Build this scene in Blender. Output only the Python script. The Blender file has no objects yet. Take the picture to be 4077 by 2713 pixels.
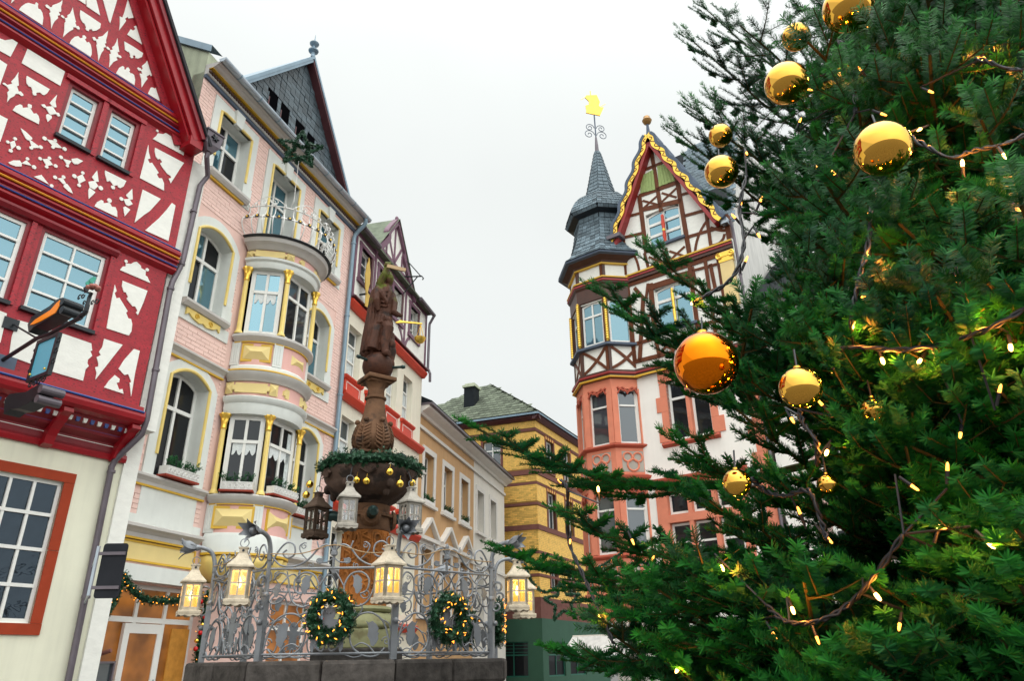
import bpy, bmesh, math, random
from mathutils import Matrix, Vector, Euler, noise as mnoise
random.seed(7)
R = math.radians
sc = bpy.context.scene
COL = sc.collection
# ---------------- camera (a hand-held 25 mm view, tilted up) ----------------
W_, H_ = 4077.0, 2713.0
FP = 25.2 / 36 * W_; PITCH = R(24.1); ROLL = R(-0.9); EYE = 1.6
_cp, _sp, _cr, _sr = math.cos(PITCH), math.sin(PITCH), math.cos(ROLL), math.sin(ROLL)
_r = Vector((1, 0, 0)); _f = Vector((0, _cp, _sp)); _u = Vector((0, -_sp, _cp))
CR = _cr * _r + _sr * _u; CU = -_sr * _r + _cr * _u; CAM = Vector((0, 0, EYE))
cam = bpy.data.cameras.new('camera'); cam.lens = 25.2; cam.sensor_width = 36; cam.clip_start = .05; cam.clip_end = 3000
camo = bpy.data.objects.new('camera', cam); COL.objects.link(camo)
m = Matrix((CR, CU, -_f)).transposed().to_4x4(); m.translation = CAM; camo.matrix_world = m
sc.camera = camo
# ---------------- overcast daylight ----------------
SUN_EL, SUN_AZ = R(46), R(163)      # soft sun behind the cloud, behind the viewer
w = bpy.data.worlds.new('World'); sc.world = w; w.use_nodes = True
nt = w.node_tree; nt.nodes.clear()
def N(t, nt=nt, **k):
    n = nt.nodes.new(t)
    for a, b in k.items(): setattr(n, a, b)
    return n
def L(a, b, nt=nt): nt.links.new(a, b)
sky = N('ShaderNodeTexSky', sky_type='NISHITA', sun_disc=False, sun_elevation=SUN_EL, sun_rotation=SUN_AZ, air_density=1.0, dust_density=4.0, ozone_density=1.0)
skys = N('ShaderNodeVectorMath', operation='SCALE'); skys.inputs['Scale'].default_value = .06; L(sky.outputs[0], skys.inputs[0])
tc = N('ShaderNodeTexCoord'); sep = N('ShaderNodeSeparateXYZ'); L(tc.outputs['Generated'], sep.inputs[0])
# closed cloud deck: brighter towards the zenith, as an overcast sky is
cz = N('ShaderNodeMath', operation='MAXIMUM'); L(sep.outputs[2], cz.inputs[0]); cz.inputs[1].default_value = 0.0
cz4 = N('ShaderNodeMath', operation='POWER'); L(cz.outputs[0], cz4.inputs[0]); cz4.inputs[1].default_value = 7.0
deck = N('ShaderNodeMath', operation='MULTIPLY_ADD'); L(cz4.outputs[0], deck.inputs[0]); deck.inputs[1].default_value = 1.1; deck.inputs[2].default_value = .53
nz = N('ShaderNodeTexNoise'); nz.inputs['Scale'].default_value = 1.7; nz.inputs['Detail'].default_value = 5; nz.inputs['Roughness'].default_value = .45
L(tc.outputs['Generated'], nz.inputs['Vector'])
mr = N('ShaderNodeMapRange'); L(nz.outputs[0], mr.inputs[0]); mr.inputs[1].default_value = .3; mr.inputs[2].default_value = .7; mr.inputs[3].default_value = .92; mr.inputs[4].default_value = 1.05
mul = N('ShaderNodeMath', operation='MULTIPLY'); L(deck.outputs[0], mul.inputs[0]); L(mr.outputs[0], mul.inputs[1])
# smooth glow added to the unseen deck round the sun, lighting the fronts
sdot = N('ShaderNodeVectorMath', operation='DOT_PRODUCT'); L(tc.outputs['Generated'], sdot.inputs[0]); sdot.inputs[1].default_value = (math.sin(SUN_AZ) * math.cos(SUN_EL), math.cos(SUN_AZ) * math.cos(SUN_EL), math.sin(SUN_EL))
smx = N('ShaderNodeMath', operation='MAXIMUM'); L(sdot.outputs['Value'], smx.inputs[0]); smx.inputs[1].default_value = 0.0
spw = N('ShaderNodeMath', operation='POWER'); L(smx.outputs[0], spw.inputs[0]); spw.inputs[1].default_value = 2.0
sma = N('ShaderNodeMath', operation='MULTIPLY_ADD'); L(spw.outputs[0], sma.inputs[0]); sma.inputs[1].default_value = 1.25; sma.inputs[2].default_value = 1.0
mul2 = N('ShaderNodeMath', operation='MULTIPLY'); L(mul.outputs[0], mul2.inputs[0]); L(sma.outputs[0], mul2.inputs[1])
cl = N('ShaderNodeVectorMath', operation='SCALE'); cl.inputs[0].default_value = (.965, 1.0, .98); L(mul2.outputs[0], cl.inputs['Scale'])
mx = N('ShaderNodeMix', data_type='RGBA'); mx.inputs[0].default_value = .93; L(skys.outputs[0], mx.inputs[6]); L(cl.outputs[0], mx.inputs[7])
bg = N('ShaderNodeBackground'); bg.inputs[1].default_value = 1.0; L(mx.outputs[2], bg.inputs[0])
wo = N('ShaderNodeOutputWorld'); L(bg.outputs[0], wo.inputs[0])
sun = bpy.data.lights.new('sun', 'SUN'); sun.energy = .5; sun.angle = R(160); sun.color = (1, .97, .92)
suno = bpy.data.objects.new('sun', sun); COL.objects.link(suno)
sd = Vector((math.sin(SUN_AZ) * math.cos(SUN_EL), math.cos(SUN_AZ) * math.cos(SUN_EL), math.sin(SUN_EL)))
suno.rotation_euler = sd.to_track_quat('Z', 'Y').to_euler(); suno.location = (0, -5, 30)
sc.view_settings.view_transform = 'Standard'; sc.view_settings.look = 'None'; sc.view_settings.gamma = 1; sc.view_settings.exposure = .8
sc.view_settings.use_curve_mapping = False
sc.cycles.use_denoising = True; sc.cycles.max_bounces = 5; sc.cycles.diffuse_bounces = 2; sc.cycles.glossy_bounces = 3; sc.cycles.transmission_bounces = 4; sc.cycles.transparent_max_bounces = 8
sc.cycles.caustics_reflective = False; sc.cycles.caustics_refractive = False; sc.cycles.sample_clamp_indirect = 4

# ---------------- helpers ----------------
def ray(px, py):
    x = (px - W_ / 2) / FP; y = -(py - H_ / 2) / FP
    return x * CR + y * CU + _f
def crop(ox, oy, s): return lambda x, y: (ox + x / s, oy + y / s)
V = crop(0, 0, .57795)
class Fac:
    """vertical facade plane; local x along it (left to right as seen), -y outwards, z up"""
    def __init__(s, yaw, p, Y, right=False):
        a = R(yaw); d = Vector((math.sin(a), math.cos(a), 0))
        if right: d = -d
        s.u = d; s.n = Vector((d.y, -d.x, 0)); q = ray(*p); P = q * (Y / q.y); s.o = Vector((P.x, P.y, 0))
        s.rz = math.atan2(d.y, d.x); s.M = Matrix.Translation(s.o) @ Matrix.Rotation(s.rz, 4, 'Z')
    def uz(s, p, off=0.):
        q = ray(*p); t = (s.o.dot(s.n) + off) / q.dot(s.n); P = q * t
        return (P - s.o).dot(s.u), P.z + EYE
    def at_u(s, p, u):      # intersection with the cross plane x = u -> (outward n, z)
        q = ray(*p); t = (s.o.dot(s.u) + u) / q.dot(s.u); P = q * t
        return (P - s.o).dot(s.n), P.z + EYE
    def at_z(s, p, z):
        q = ray(*p); P = q * ((z - EYE) / q.z); d = P - s.o
        return d.dot(s.u), d.dot(s.n)
    def tr(s, c, pts, off=0.): return [s.uz(c(*p), off) for p in pts]
def world_at(p, Y):
    q = ray(*p); return CAM + q * (Y / q.y)

def thing(name, label, cat, M=None, group=None):
    o = bpy.data.objects.new(name, None); COL.objects.link(o); o.empty_display_size = .2
    if M is not None: o.matrix_world = M
    return tag(o, label, cat, group)
def tag(o, label=None, cat=None, group=None, kind=None):
    if label: o['label'] = label
    if cat: o['category'] = cat
    if group: o['group'] = group
    if kind: o['kind'] = kind
    return o
class MB:
    def __init__(s): s.v = []; s.f = []
    def add(s, vs, fs):
        b = len(s.v); s.v += [tuple(v) for v in vs]; s.f += [tuple(i + b for i in f) for f in fs]; return s
    def box(s, x0, x1, y0, y1, z0, z1):
        return s.add([(x0, y0, z0), (x1, y0, z0), (x1, y1, z0), (x0, y1, z0), (x0, y0, z1), (x1, y0, z1), (x1, y1, z1), (x0, y1, z1)],
                     [(3, 2, 1, 0), (4, 5, 6, 7), (0, 1, 5, 4), (1, 2, 6, 5), (2, 3, 7, 6), (3, 0, 4, 7)])
    def poly(s, pts, y0, y1):           # prism, outline in x,z; y0 is the front
        n = len(pts)
        a = sum(pts[i][0] * pts[(i + 1) % n][1] - pts[(i + 1) % n][0] * pts[i][1] for i in range(n))
        if a < 0: pts = pts[::-1]
        return s.add([(x, y0, z) for x, z in pts] + [(x, y1, z) for x, z in pts],
                     [tuple(range(n)), tuple(range(2 * n - 1, n - 1, -1))] + [((i + 1) % n, i, n + i, n + (i + 1) % n) for i in range(n)])
    def bar(s, a, b, w, y0, y1):        # straight timber in the facade plane
        dx, dz = b[0] - a[0], b[1] - a[1]; l = math.hypot(dx, dz) or 1; nx, nz_ = -dz / l * w / 2, dx / l * w / 2
        return s.poly([(a[0] + nx, a[1] + nz_), (a[0] - nx, a[1] - nz_), (b[0] - nx, b[1] - nz_), (b[0] + nx, b[1] + nz_)], y0, y1)
    def arcbar(s, a, b, c, w, y0, y1, n=8):  # curved timber a->b bowed through c (quadratic)
        P = [((1 - t) ** 2 * a[0] + 2 * t * (1 - t) * c[0] + t * t * b[0], (1 - t) ** 2 * a[1] + 2 * t * (1 - t) * c[1] + t * t * b[1]) for t in [i / n for i in range(n + 1)]]
        return s.ribbon(P, w, y0, y1)
    def ribbon(s, P, w, y0, y1):
        l = []; r = []
        for i, p in enumerate(P):
            q0 = P[max(0, i - 1)]; q1 = P[min(len(P) - 1, i + 1)]; dx, dz = q1[0] - q0[0], q1[1] - q0[1]; k = math.hypot(dx, dz) or 1
            ww = w[i] if isinstance(w, (list, tuple)) else w
            l.append((p[0] - dz / k * ww / 2, p[1] + dx / k * ww / 2)); r.append((p[0] + dz / k * ww / 2, p[1] - dx / k * ww / 2))
        return s.poly(l + r[::-1], y0, y1)
    def circ(s, c, r, y0, y1, n=10, rz=None):
        rz = rz or r
        return s.poly([(c[0] + r * math.cos(2 * math.pi * i / n), c[1] + rz * math.sin(2 * math.pi * i / n)) for i in range(n)], y0, y1)
    def ext(s, prof, x0, x1):           # profile (y,z) run along x
        n = len(prof)
        return s.add([(x0, y, z) for y, z in prof] + [(x1, y, z) for y, z in prof],
                     [tuple(range(n)), tuple(range(2 * n - 1, n - 1, -1))] + [(i, n + i, n + (i + 1) % n, (i + 1) % n) for i in range(n)])
    def sweep(s, prof, path, closed=False):  # profile (out,z) swept along a plan path (x,y); out = to the right of travel
        n = len(prof); m_ = len(path); vs = []
        for i, p in enumerate(path):
            a = path[i - 1] if (i or closed) else None; b = path[(i + 1) % m_] if (i < m_ - 1 or closed) else None
            ds = []
            if a: ds.append(Vector((p[0] - a[0], p[1] - a[1])).normalized())
            if b: ds.append(Vector((b[0] - p[0], b[1] - p[1])).normalized())
            nn = [Vector((d.y, -d.x)) for d in ds]; q = nn[0] if len(nn) == 1 else (nn[0] + nn[1])
            if len(nn) == 2: q = q / max(.35, (1 + nn[0].dot(nn[1])))
            vs += [(p[0] + q.x * o, p[1] + q.y * o, z) for o, z in prof]
        fs = []
        for i in range(m_ if closed else m_ - 1):
            j = (i + 1) % m_
            fs += [(i * n + k, j * n + k, j * n + (k + 1) % n, i * n + (k + 1) % n) for k in range(n)]
        if not closed: fs += [tuple(range(n)), tuple((m_ - 1) * n + k for k in range(n - 1, -1, -1))]
        return s.add(vs, fs)
    def tube(s, P, r, n=6, cap=True):
        P = [Vector(p) for p in P]; m_ = len(P); vs = []; up = None
        for i, p in enumerate(P):
            t = (P[min(m_ - 1, i + 1)] - P[max(0, i - 1)])
            t = t.normalized() if t.length > 1e-9 else Vector((0, 0, 1))
            if up is None: up = Vector((0, 0, 1)) if abs(t.z) < .9 else Vector((1, 0, 0))
            a = t.cross(up); a = a.normalized() if a.length > 1e-6 else t.orthogonal().normalized(); b = a.cross(t); up = b
            rr = r[i] if isinstance(r, (list, tuple)) else r
            vs += [p + rr * (math.cos(2 * math.pi * k / n) * a + math.sin(2 * math.pi * k / n) * b) for k in range(n)]
        fs = [(i * n + k, i * n + (k + 1) % n, (i + 1) * n + (k + 1) % n, (i + 1) * n + k) for i in range(m_ - 1) for k in range(n)]
        if cap: fs += [tuple(range(n - 1, -1, -1)), tuple((m_ - 1) * n + k for k in range(n))]
        return s.add(vs, fs)
    def lathe(s, prof, n=24, c=(0, 0), a0=0., fn=None):
        vs = []
        for r_, z in prof:
            for k in range(n):
                a = a0 + 2 * math.pi * k / n; rr = r_ if fn is None else fn(r_, z, a)
                vs.append((c[0] + rr * math.cos(a), c[1] + rr * math.sin(a), z))
        m_ = len(prof)
        fs = [(i * n + k, i * n + (k + 1) % n, (i + 1) * n + (k + 1) % n, (i + 1) * n + k) for i in range(m_ - 1) for k in range(n)]
        fs += [tuple(range(n - 1, -1, -1)), tuple((m_ - 1) * n + k for k in range(n))]
        return s.add(vs, fs)
    def ball(s, c, r, n=12, m_=8, sc_=(1, 1, 1)):
        vs = [(c[0], c[1], c[2] - r * sc_[2])]
        for j in range(1, m_):
            t = math.pi * j / m_
            vs += [(c[0] + r * sc_[0] * math.sin(t) * math.cos(2 * math.pi * k / n), c[1] + r * sc_[1] * math.sin(t) * math.sin(2 * math.pi * k / n), c[2] - r * sc_[2] * math.cos(t)) for k in range(n)]
        vs.append((c[0], c[1], c[2] + r * sc_[2])); e = len(vs) - 1
        fs = [(0, 1 + (k + 1) % n, 1 + k) for k in range(n)] + [(e, 1 + (m_ - 2) * n + k, 1 + (m_ - 2) * n + (k + 1) % n) for k in range(n)]
        fs += [(1 + j * n + k, 1 + j * n + (k + 1) % n, 1 + (j + 1) * n + (k + 1) % n, 1 + (j + 1) * n + k) for j in range(m_ - 2) for k in range(n)]
        return s.add(vs, fs)
    def xf(s, M):
        s.v = [tuple(M @ Vector(v)) for v in s.v]; return s
    def mesh(s, name, mat=None, smooth=False):
        me = bpy.data.meshes.new(name); me.from_pydata(s.v, [], s.f); me.validate(); me.update()
        if mat: me.materials.append(mat)
        if smooth:
            me.polygons.foreach_set('use_smooth', [True] * len(me.polygons))
            if smooth != 'all':
                bm = bmesh.new(); bm.from_mesh(me); lim = R(38)
                for e in bm.edges:
                    if len(e.link_faces) == 2 and e.calc_face_angle(0) > lim: e.smooth = False
                bm.to_mesh(me); bm.free()
        return me
def fixn(me):
    bm = bmesh.new(); bm.from_mesh(me); bmesh.ops.recalc_face_normals(bm, faces=bm.faces); bm.to_mesh(me); bm.free(); return me
def ob(name, me, parent=None, M=None):
    o = bpy.data.objects.new(name, me); COL.objects.link(o)
    if parent is not None: o.parent = parent
    if M is not None: o.matrix_local = M
    return o
def part(name, mb, mat, parent=None, M=None, smooth=False, bevel=0, fix=True):
    me = mb.mesh(name, mat, smooth)
    if fix: fixn(me)
    o = ob(name, me, parent, M)
    if bevel:
        b = o.modifiers.new('bevel', 'BEVEL'); b.width = bevel; b.segments = 2; b.limit_method = 'ANGLE'
    return o
def dup(o, parent=None, M=None):
    c = o.copy(); COL.objects.link(c); c.parent = parent
    if M is not None:
        if parent is None: c.matrix_world = M
        else: c.matrix_local = M
    for ch in list(o.children): dup(ch, c)
    return c
def spiral(c, r0, r1, a0, a1, n=16):
    return [(c[0] + (r0 + (r1 - r0) * t) * math.cos(a0 + (a1 - a0) * t), c[1] + (r0 + (r1 - r0) * t) * math.sin(a0 + (a1 - a0) * t)) for t in [i / n for i in range(n + 1)]]
def smoothpath(P, n=6):                # Catmull-Rom through points
    P = [Vector(p) for p in P]; out = []
    for i in range(len(P) - 1):
        p0 = P[max(0, i - 1)]; p1 = P[i]; p2 = P[i + 1]; p3 = P[min(len(P) - 1, i + 2)]
        for k in range(n):
            t = k / n
            out.append(.5 * ((2 * p1) + (-p0 + p2) * t + (2 * p0 - 5 * p1 + 4 * p2 - p3) * t * t + (-p0 + 3 * p1 - 3 * p2 + p3) * t ** 3))
    out.append(P[-1]); return out

# ---------------- materials ----------------
MATS = {}
def mat(name, col, rough=.6, var=.12, vs=2.5, bump=.0, bs=60., metal=0., stretch=(1, 1, 1), spec=.5, rnd=0., streak=0., dark=None, darkamt=0., darkscale=30, emit=None, estr=0):
    m_ = bpy.data.materials.new(name); m_.use_nodes = True; t = m_.node_tree; b = t.nodes['Principled BSDF']
    b.inputs['Roughness'].default_value = rough; b.inputs['Metallic'].default_value = metal; b.inputs['Specular IOR Level'].default_value = spec if (spec != .5 or rough < .55) else .18
    tcn = N('ShaderNodeTexCoord', t); mp = N('ShaderNodeMapping', t); mp.inputs['Scale'].default_value = stretch; L(tcn.outputs['Object'], mp.inputs[0], t)
    oi = None
    if rnd:
        oi = N('ShaderNodeObjectInfo', t)
    n1 = N('ShaderNodeTexNoise', t); n1.inputs['Scale'].default_value = vs; n1.inputs['Detail'].default_value = 7; n1.inputs['Roughness'].default_value = .62; L(mp.outputs[0], n1.inputs['Vector'], t)
    r1 = N('ShaderNodeMapRange', t); r1.inputs[1].default_value = .28; r1.inputs[2].default_value = .72; r1.inputs[3].default_value = 1 - var; r1.inputs[4].default_value = 1 + var; L(n1.outputs[0], r1.inputs[0], t)
    f = r1.outputs[0]
    def times(f, g):
        q = N('ShaderNodeMath', t, operation='MULTIPLY'); L(f, q.inputs[0], t); L(g, q.inputs[1], t); return q.outputs[0]
    if rnd:
        rr = N('ShaderNodeMapRange', t); rr.inputs[3].default_value = 1 - rnd; rr.inputs[4].default_value = 1 + rnd; L(oi.outputs['Random'], rr.inputs[0], t); f = times(f, rr.outputs[0])
    if streak:
        mp2 = N('ShaderNodeMapping', t); mp2.inputs['Scale'].default_value = (5, 5, .35); L(tcn.outputs['Object'], mp2.inputs[0], t)
        n3 = N('ShaderNodeTexNoise', t); n3.inputs['Scale'].default_value = 1.3; n3.inputs['Detail'].default_value = 5; L(mp2.outputs[0], n3.inputs['Vector'], t)
        r3 = N('ShaderNodeMapRange', t); r3.inputs[1].default_value = .42; r3.inputs[2].default_value = .7; r3.inputs[3].default_value = 1; r3.inputs[4].default_value = 1 - streak; L(n3.outputs[0], r3.inputs[0], t); f = times(f, r3.outputs[0])
    vm = N('ShaderNodeVectorMath', t, operation='SCALE'); vm.inputs[0].default_value = col[:3]; L(f, vm.inputs['Scale'], t); out = vm.outputs[0]
    if dark is not None:
        mp3 = N('ShaderNodeMapping', t); mp3.inputs['Scale'].default_value = stretch; L(tcn.outputs['Object'], mp3.inputs[0], t)
        n4 = N('ShaderNodeTexNoise', t); n4.inputs['Scale'].default_value = darkscale; n4.inputs['Detail'].default_value = 4; L(mp3.outputs[0], n4.inputs['Vector'], t)
        r4 = N('ShaderNodeMapRange', t); r4.inputs[1].default_value = .56; r4.inputs[2].default_value = .64; r4.inputs[3].default_value = 0; r4.inputs[4].default_value = darkamt; L(n4.outputs[0], r4.inputs[0], t)
        mm = N('ShaderNodeMix', t, data_type='RGBA'); L(r4.outputs[0], mm.inputs[0], t); L(out, mm.inputs[6], t); mm.inputs[7].default_value = (*dark[:3], 1); out = mm.outputs[2]
    L(out, b.inputs['Base Color'], t)
    if bump:
        n2 = N('ShaderNodeTexNoise', t); n2.inputs['Scale'].default_value = bs; n2.inputs['Detail'].default_value = 5; L(mp.outputs[0], n2.inputs['Vector'], t)
        bu = N('ShaderNodeBump', t); bu.inputs['Strength'].default_value = bump; bu.inputs['Distance'].default_value = .01; L(n2.outputs[0], bu.inputs['Height'], t); L(bu.outputs[0], b.inputs['Normal'], t)
    if emit: b.inputs['Emission Color'].default_value = (*emit, 1); b.inputs['Emission Strength'].default_value = estr
    MATS[name] = m_; return m_
def s2l(r, g, b):
    f = lambda c: (c / 255) / 12.92 if c <= 10 else ((c / 255 + .055) / 1.055) ** 2.4
    return (f(r), f(g), f(b))
timber_red = mat('red painted timber', (.38, .011, .024), .5, .22, 3, .35, 45, dark=(.09, .006, .012), darkamt=.95, darkscale=22, stretch=(1, 1, 2.6))
red_smooth = mat('red gloss paint', (.33, .006, .013), .32, .15, 4, .12, 30)
red_dark = mat('deep red paint', (.22, .008, .016), .4, .2, 4, .15, 30)
blue_strip = mat('blue painted strip', (.02, .06, .26), .4, .1); orange_strip = mat('ochre painted strip', (.62, .25, .01), .4, .1)
plaster_w = mat('white lime plaster', (.88, .88, .82), .85, .06, 6, .35, 28, stretch=(1, 1, 2))
plaster_c = mat('cream render', (.86, .85, .68), .85, .05, 1.2, .12, 70, streak=.10)
plaster_g = mat('greenish old render', (.50, .54, .40), .9, .18, 2, .3, 30, streak=.25)
white_paint = mat('white window paint', (.84, .84, .80), .45, .04, 3)
wall_pink = mat('pink painted mortar', (.84, .58, .51), .8, .06, 3)
brick_pink = mat('pink painted brick', (.90, .64, .57), .65, .05, 5, .12, 60, rnd=.05)
pink_flat = mat('pink panel paint', (.82, .48, .43), .6, .05, 4)
grey_trim = mat('pale grey trim paint', (.78, .81, .77), .6, .05, 3, .05, 80, streak=.06)
grey_mould = mat('warm grey moulding', (.58, .56, .53), .6, .08, 4)
slate_band = mat('blue grey band', (.10, .13, .18), .6, .1)
yellow_p = mat('yellow ornament paint', (.86, .65, .20), .5, .06, 5); yellow_d = mat('ochre line paint', (.70, .42, .03), .45, .06, 5)
gold = mat('gilding', (.9, .58, .10), .3, .1, 6, .1, 40, metal=.85)
cream_yel = mat('pale yellow panel', (.85, .68, .30), .6, .05, 3)
zinc = mat('weathered zinc', (.42, .48, .54), .35, .15, 3, .05, 20, metal=.6); zinc_d = mat('dark zinc pipe', (.14, .12, .14), .42, .2, 2, metal=.3)
zinc_b = mat('blue grey pipe', (.22, .32, .40), .42, .15, 2, metal=.25)
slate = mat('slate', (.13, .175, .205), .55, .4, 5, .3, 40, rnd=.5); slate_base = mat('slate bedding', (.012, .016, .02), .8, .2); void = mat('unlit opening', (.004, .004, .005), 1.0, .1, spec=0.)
slate_dk = mat('dark wall slate', (.075, .105, .125), .5, .3, 4, .2, 40, rnd=.35); slate_moss = mat('mossy slate', (.125, .145, .105), .8, .4, 3, .3, 40, rnd=.35)
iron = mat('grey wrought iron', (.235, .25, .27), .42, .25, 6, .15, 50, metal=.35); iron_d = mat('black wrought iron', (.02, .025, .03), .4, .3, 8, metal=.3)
iron_w = mat('white wrought iron', (.85, .85, .82), .45, .05)
brown_dk = mat('maroon timber', (.10, .03, .035), .5, .2, 4, .2, 30)
def glassmat(name, col, refl, tint, interior=None):
    m_ = bpy.data.materials.new(name); m_.use_nodes = True; t = m_.node_tree; b = t.nodes['Principled BSDF']
    b.inputs['Base Color'].default_value = (*col, 1); b.inputs['Roughness'].default_value = .5; b.inputs['Specular IOR Level'].default_value = .05
    g = N('ShaderNodeBsdfGlossy', t); g.inputs['Color'].default_value = (*tint, 1); g.inputs['Roughness'].default_value = .03
    tcn = N('ShaderNodeTexCoord', t); n2 = N('ShaderNodeTexNoise', t); n2.inputs['Scale'].default_value = 1.6; L(tcn.outputs['Object'], n2.inputs['Vector'], t)
    bu = N('ShaderNodeBump', t); bu.inputs['Strength'].default_value = .06; bu.inputs['Distance'].default_value = .05; L(n2.outputs[0], bu.inputs['Height'], t); L(bu.outputs[0], g.inputs['Normal'], t)
    mixs = N('ShaderNodeMixShader', t); mixs.inputs[0].default_value = refl; L(b.outputs[0], mixs.inputs[1], t); L(g.outputs[0], mixs.inputs[2], t)
    L(mixs.outputs[0], t.nodes['Material Output'].inputs[0], t); return m_
glass_sky = glassmat('window glass under open sky', (.05, .11, .15), .36, (.50, .82, .95))
glass_skyblue = glassmat('sky tinted glass', (.04, .11, .15), .26, (.55, .84, .95))  # holds the blue of the reflected sky in its own colour
glass_dark = glassmat('window glass, dark room', (.010, .011, .013), .035, (.9, .95, 1))
glass_grey = glassmat('window glass, grey room', (.04, .052, .058), .11, (.9, .95, 1))
curtain = mat('net curtain', (.6, .66, .66), .9, .2, 18)
lace = mat('lace curtain', (.72, .76, .76), .9, .15, 30)
box_green = mat('fir sprig needles', (.02, .11, .035), .55, .5, 30, rnd=.3)
box_green2 = mat('garland needles', (.015, .085, .035), .5, .5, 40)
wood_box = mat('white planter', (.82, .81, .77), .5, .08, 10); terracotta = mat('red planter base', (.32, .05, .03), .6)

# ---------------- shared builders ----------------
def free_intervals(a, b, holes, z0, z1):
    iv = [(a, b)]
    for h in holes:
        if h[2] < z1 - 1e-4 and h[3] > z0 + 1e-4:
            nv = []
            for p, q in iv:
                if h[1] <= p or h[0] >= q: nv.append((p, q)); continue
                if h[0] > p: nv.append((p, h[0]))
                if h[1] < q: nv.append((h[1], q))
            iv = nv
    return iv
def wall(mb, a, b, z0, z1, holes, y0=0., y1=.3):
    zs = sorted({z0, z1} | {min(max(z, z0), z1) for h in holes for z in h[2:4]})
    for p, q in zip(zs[:-1], zs[1:]):
        if q - p < 1e-4: continue
        for s, e in free_intervals(a, b, holes, p, q):
            if e - s > 1e-4: mb.box(s, e, y0, y1, p, q)
    return mb
_unit = {}
def unit_box(mat_, key):
    k = (mat_.name, key)
    if k not in _unit:
        me = MB().box(0, 1, 0, 1, 0, 1).mesh('piece', mat_); _unit[k] = me
    return _unit[k]
def pieces(name, items, mat_, parent, M=None, limit=300, rank=None):
    """items: boxes (x0,x1,y0,y1,z0,z1) in the frame; the largest `limit` as objects, the rest joined"""
    if rank: items = sorted(items, key=rank)
    M = M or Matrix.Identity(4); me = unit_box(mat_, name)
    for x0, x1, y0, y1, z0, z1 in items[:limit]:
        ob(name, me, parent, M @ Matrix.Translation((x0, y0, z0)) @ Matrix.Diagonal((x1 - x0, y1 - y0, z1 - z0, 1)))
    if len(items) > limit:
        mb = MB()
        for it in items[limit:]: mb.box(*it)
        tag(part(name + '_courses', mb, mat_, parent, M, fix=False), kind='stuff')
def brickwork(name, a, b, z0, z1, holes, mat_, parent, M=None, ch=.083, bl=.25, gap=.009, y0=-.012, y1=.002, limit=300, rank=None):
    items = []; z = z0; k = 0
    while z < z1 - .02:
        zt = min(z + ch - gap, z1)
        for s, e in free_intervals(a, b, holes, z, zt):
            x = s - ((s - a) % bl) - (bl / 2 if k % 2 else 0)
            while x < e:
                p, q = max(x, s), min(x + bl - gap, e)
                if q - p > .03: items.append((p, q, y0 + random.uniform(-.003, .003), y1, z, zt))
                x += bl
        z += ch; k += 1
    pieces(name, items, mat_, parent, M, limit, rank)
def window(parent, u0, u1, z0, z1, y=.12, cols=2, rows=(.62,), fw=.06, mw=.05, frame=white_paint, glass=glass_dark, M=None, tops=None, curtainm=None, arch=0., name='window', bars=None, th=.05):
    """frame is the part; each pane a sub-part. y = recess of the frame's front face. rows = heights (fractions) of transoms"""
    mb = MB(); W = u1 - u0; H = z1 - z0
    def top(x):     # underside of a segmental arch
        if not arch: return z1
        t = (x - u0) / W * 2 - 1; return z1 - arch * t * t
    mb.box(u0, u0 + fw, y, y + th, z0, top(u0 + fw / 2)); mb.box(u1 - fw, u1, y, y + th, z0, top(u1 - fw / 2)); mb.box(u0 + fw, u1 - fw, y, y + th, z0, z0 + fw * 1.2)
    n = 8 if arch else 1; xs = [u0 + fw + (W - 2 * fw) * i / n for i in range(n + 1)]
    for p, q in zip(xs[:-1], xs[1:]):
        mb.poly([(p, top(p) - fw), (q, top(q) - fw), (q, top(q)), (p, top(p))], y + .001, y + th)
    cx = [u0 + fw + (W - 2 * fw) * i / cols for i in range(cols + 1)]; zr = [z0 + fw * 1.2] + [z0 + H * r for r in rows] + [z1 - fw]
    for c in cx[1:-1]: mb.box(c - mw / 2, c + mw / 2, y - .012, y + th, z0 + fw * 1.2, z1 - fw - arch * 0)
    for r in zr[1:-1]: mb.box(u0 + fw, u1 - fw, y - .02, y + th - .002, r - mw * .6, r + mw * .6)
    if bars:        # thin glazing bars
        for r in bars: mb.box(u0 + fw, u1 - fw, y - .003, y + th - .004, z0 + H * r - .014, z0 + H * r + .014)
    w_ = part(name, mb, frame, parent, M)
    for i in range(cols):
        for j in range(len(zr) - 1):
            xa, xb = cx[i], cx[i + 1]; za, zb = zr[j], zr[j + 1]
            if arch and j == len(zr) - 2:
                pts = [(xa, za), (xb, za)] + [(xb + (xa - xb) * k / 4, top(xb + (xa - xb) * k / 4) - fw * .6) for k in range(5)]
            else: pts = [(xa, za), (xb, za), (xb, zb), (xa, zb)]
            g = glass[(i + j) % len(glass)] if isinstance(glass, (list, tuple)) else glass
            part('pane', MB().poly(pts, y + .022, y + .03), g, w_, fix=False)
    return w_
def shrubbox(parent_fn, *a): pass
_sprig = []
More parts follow.
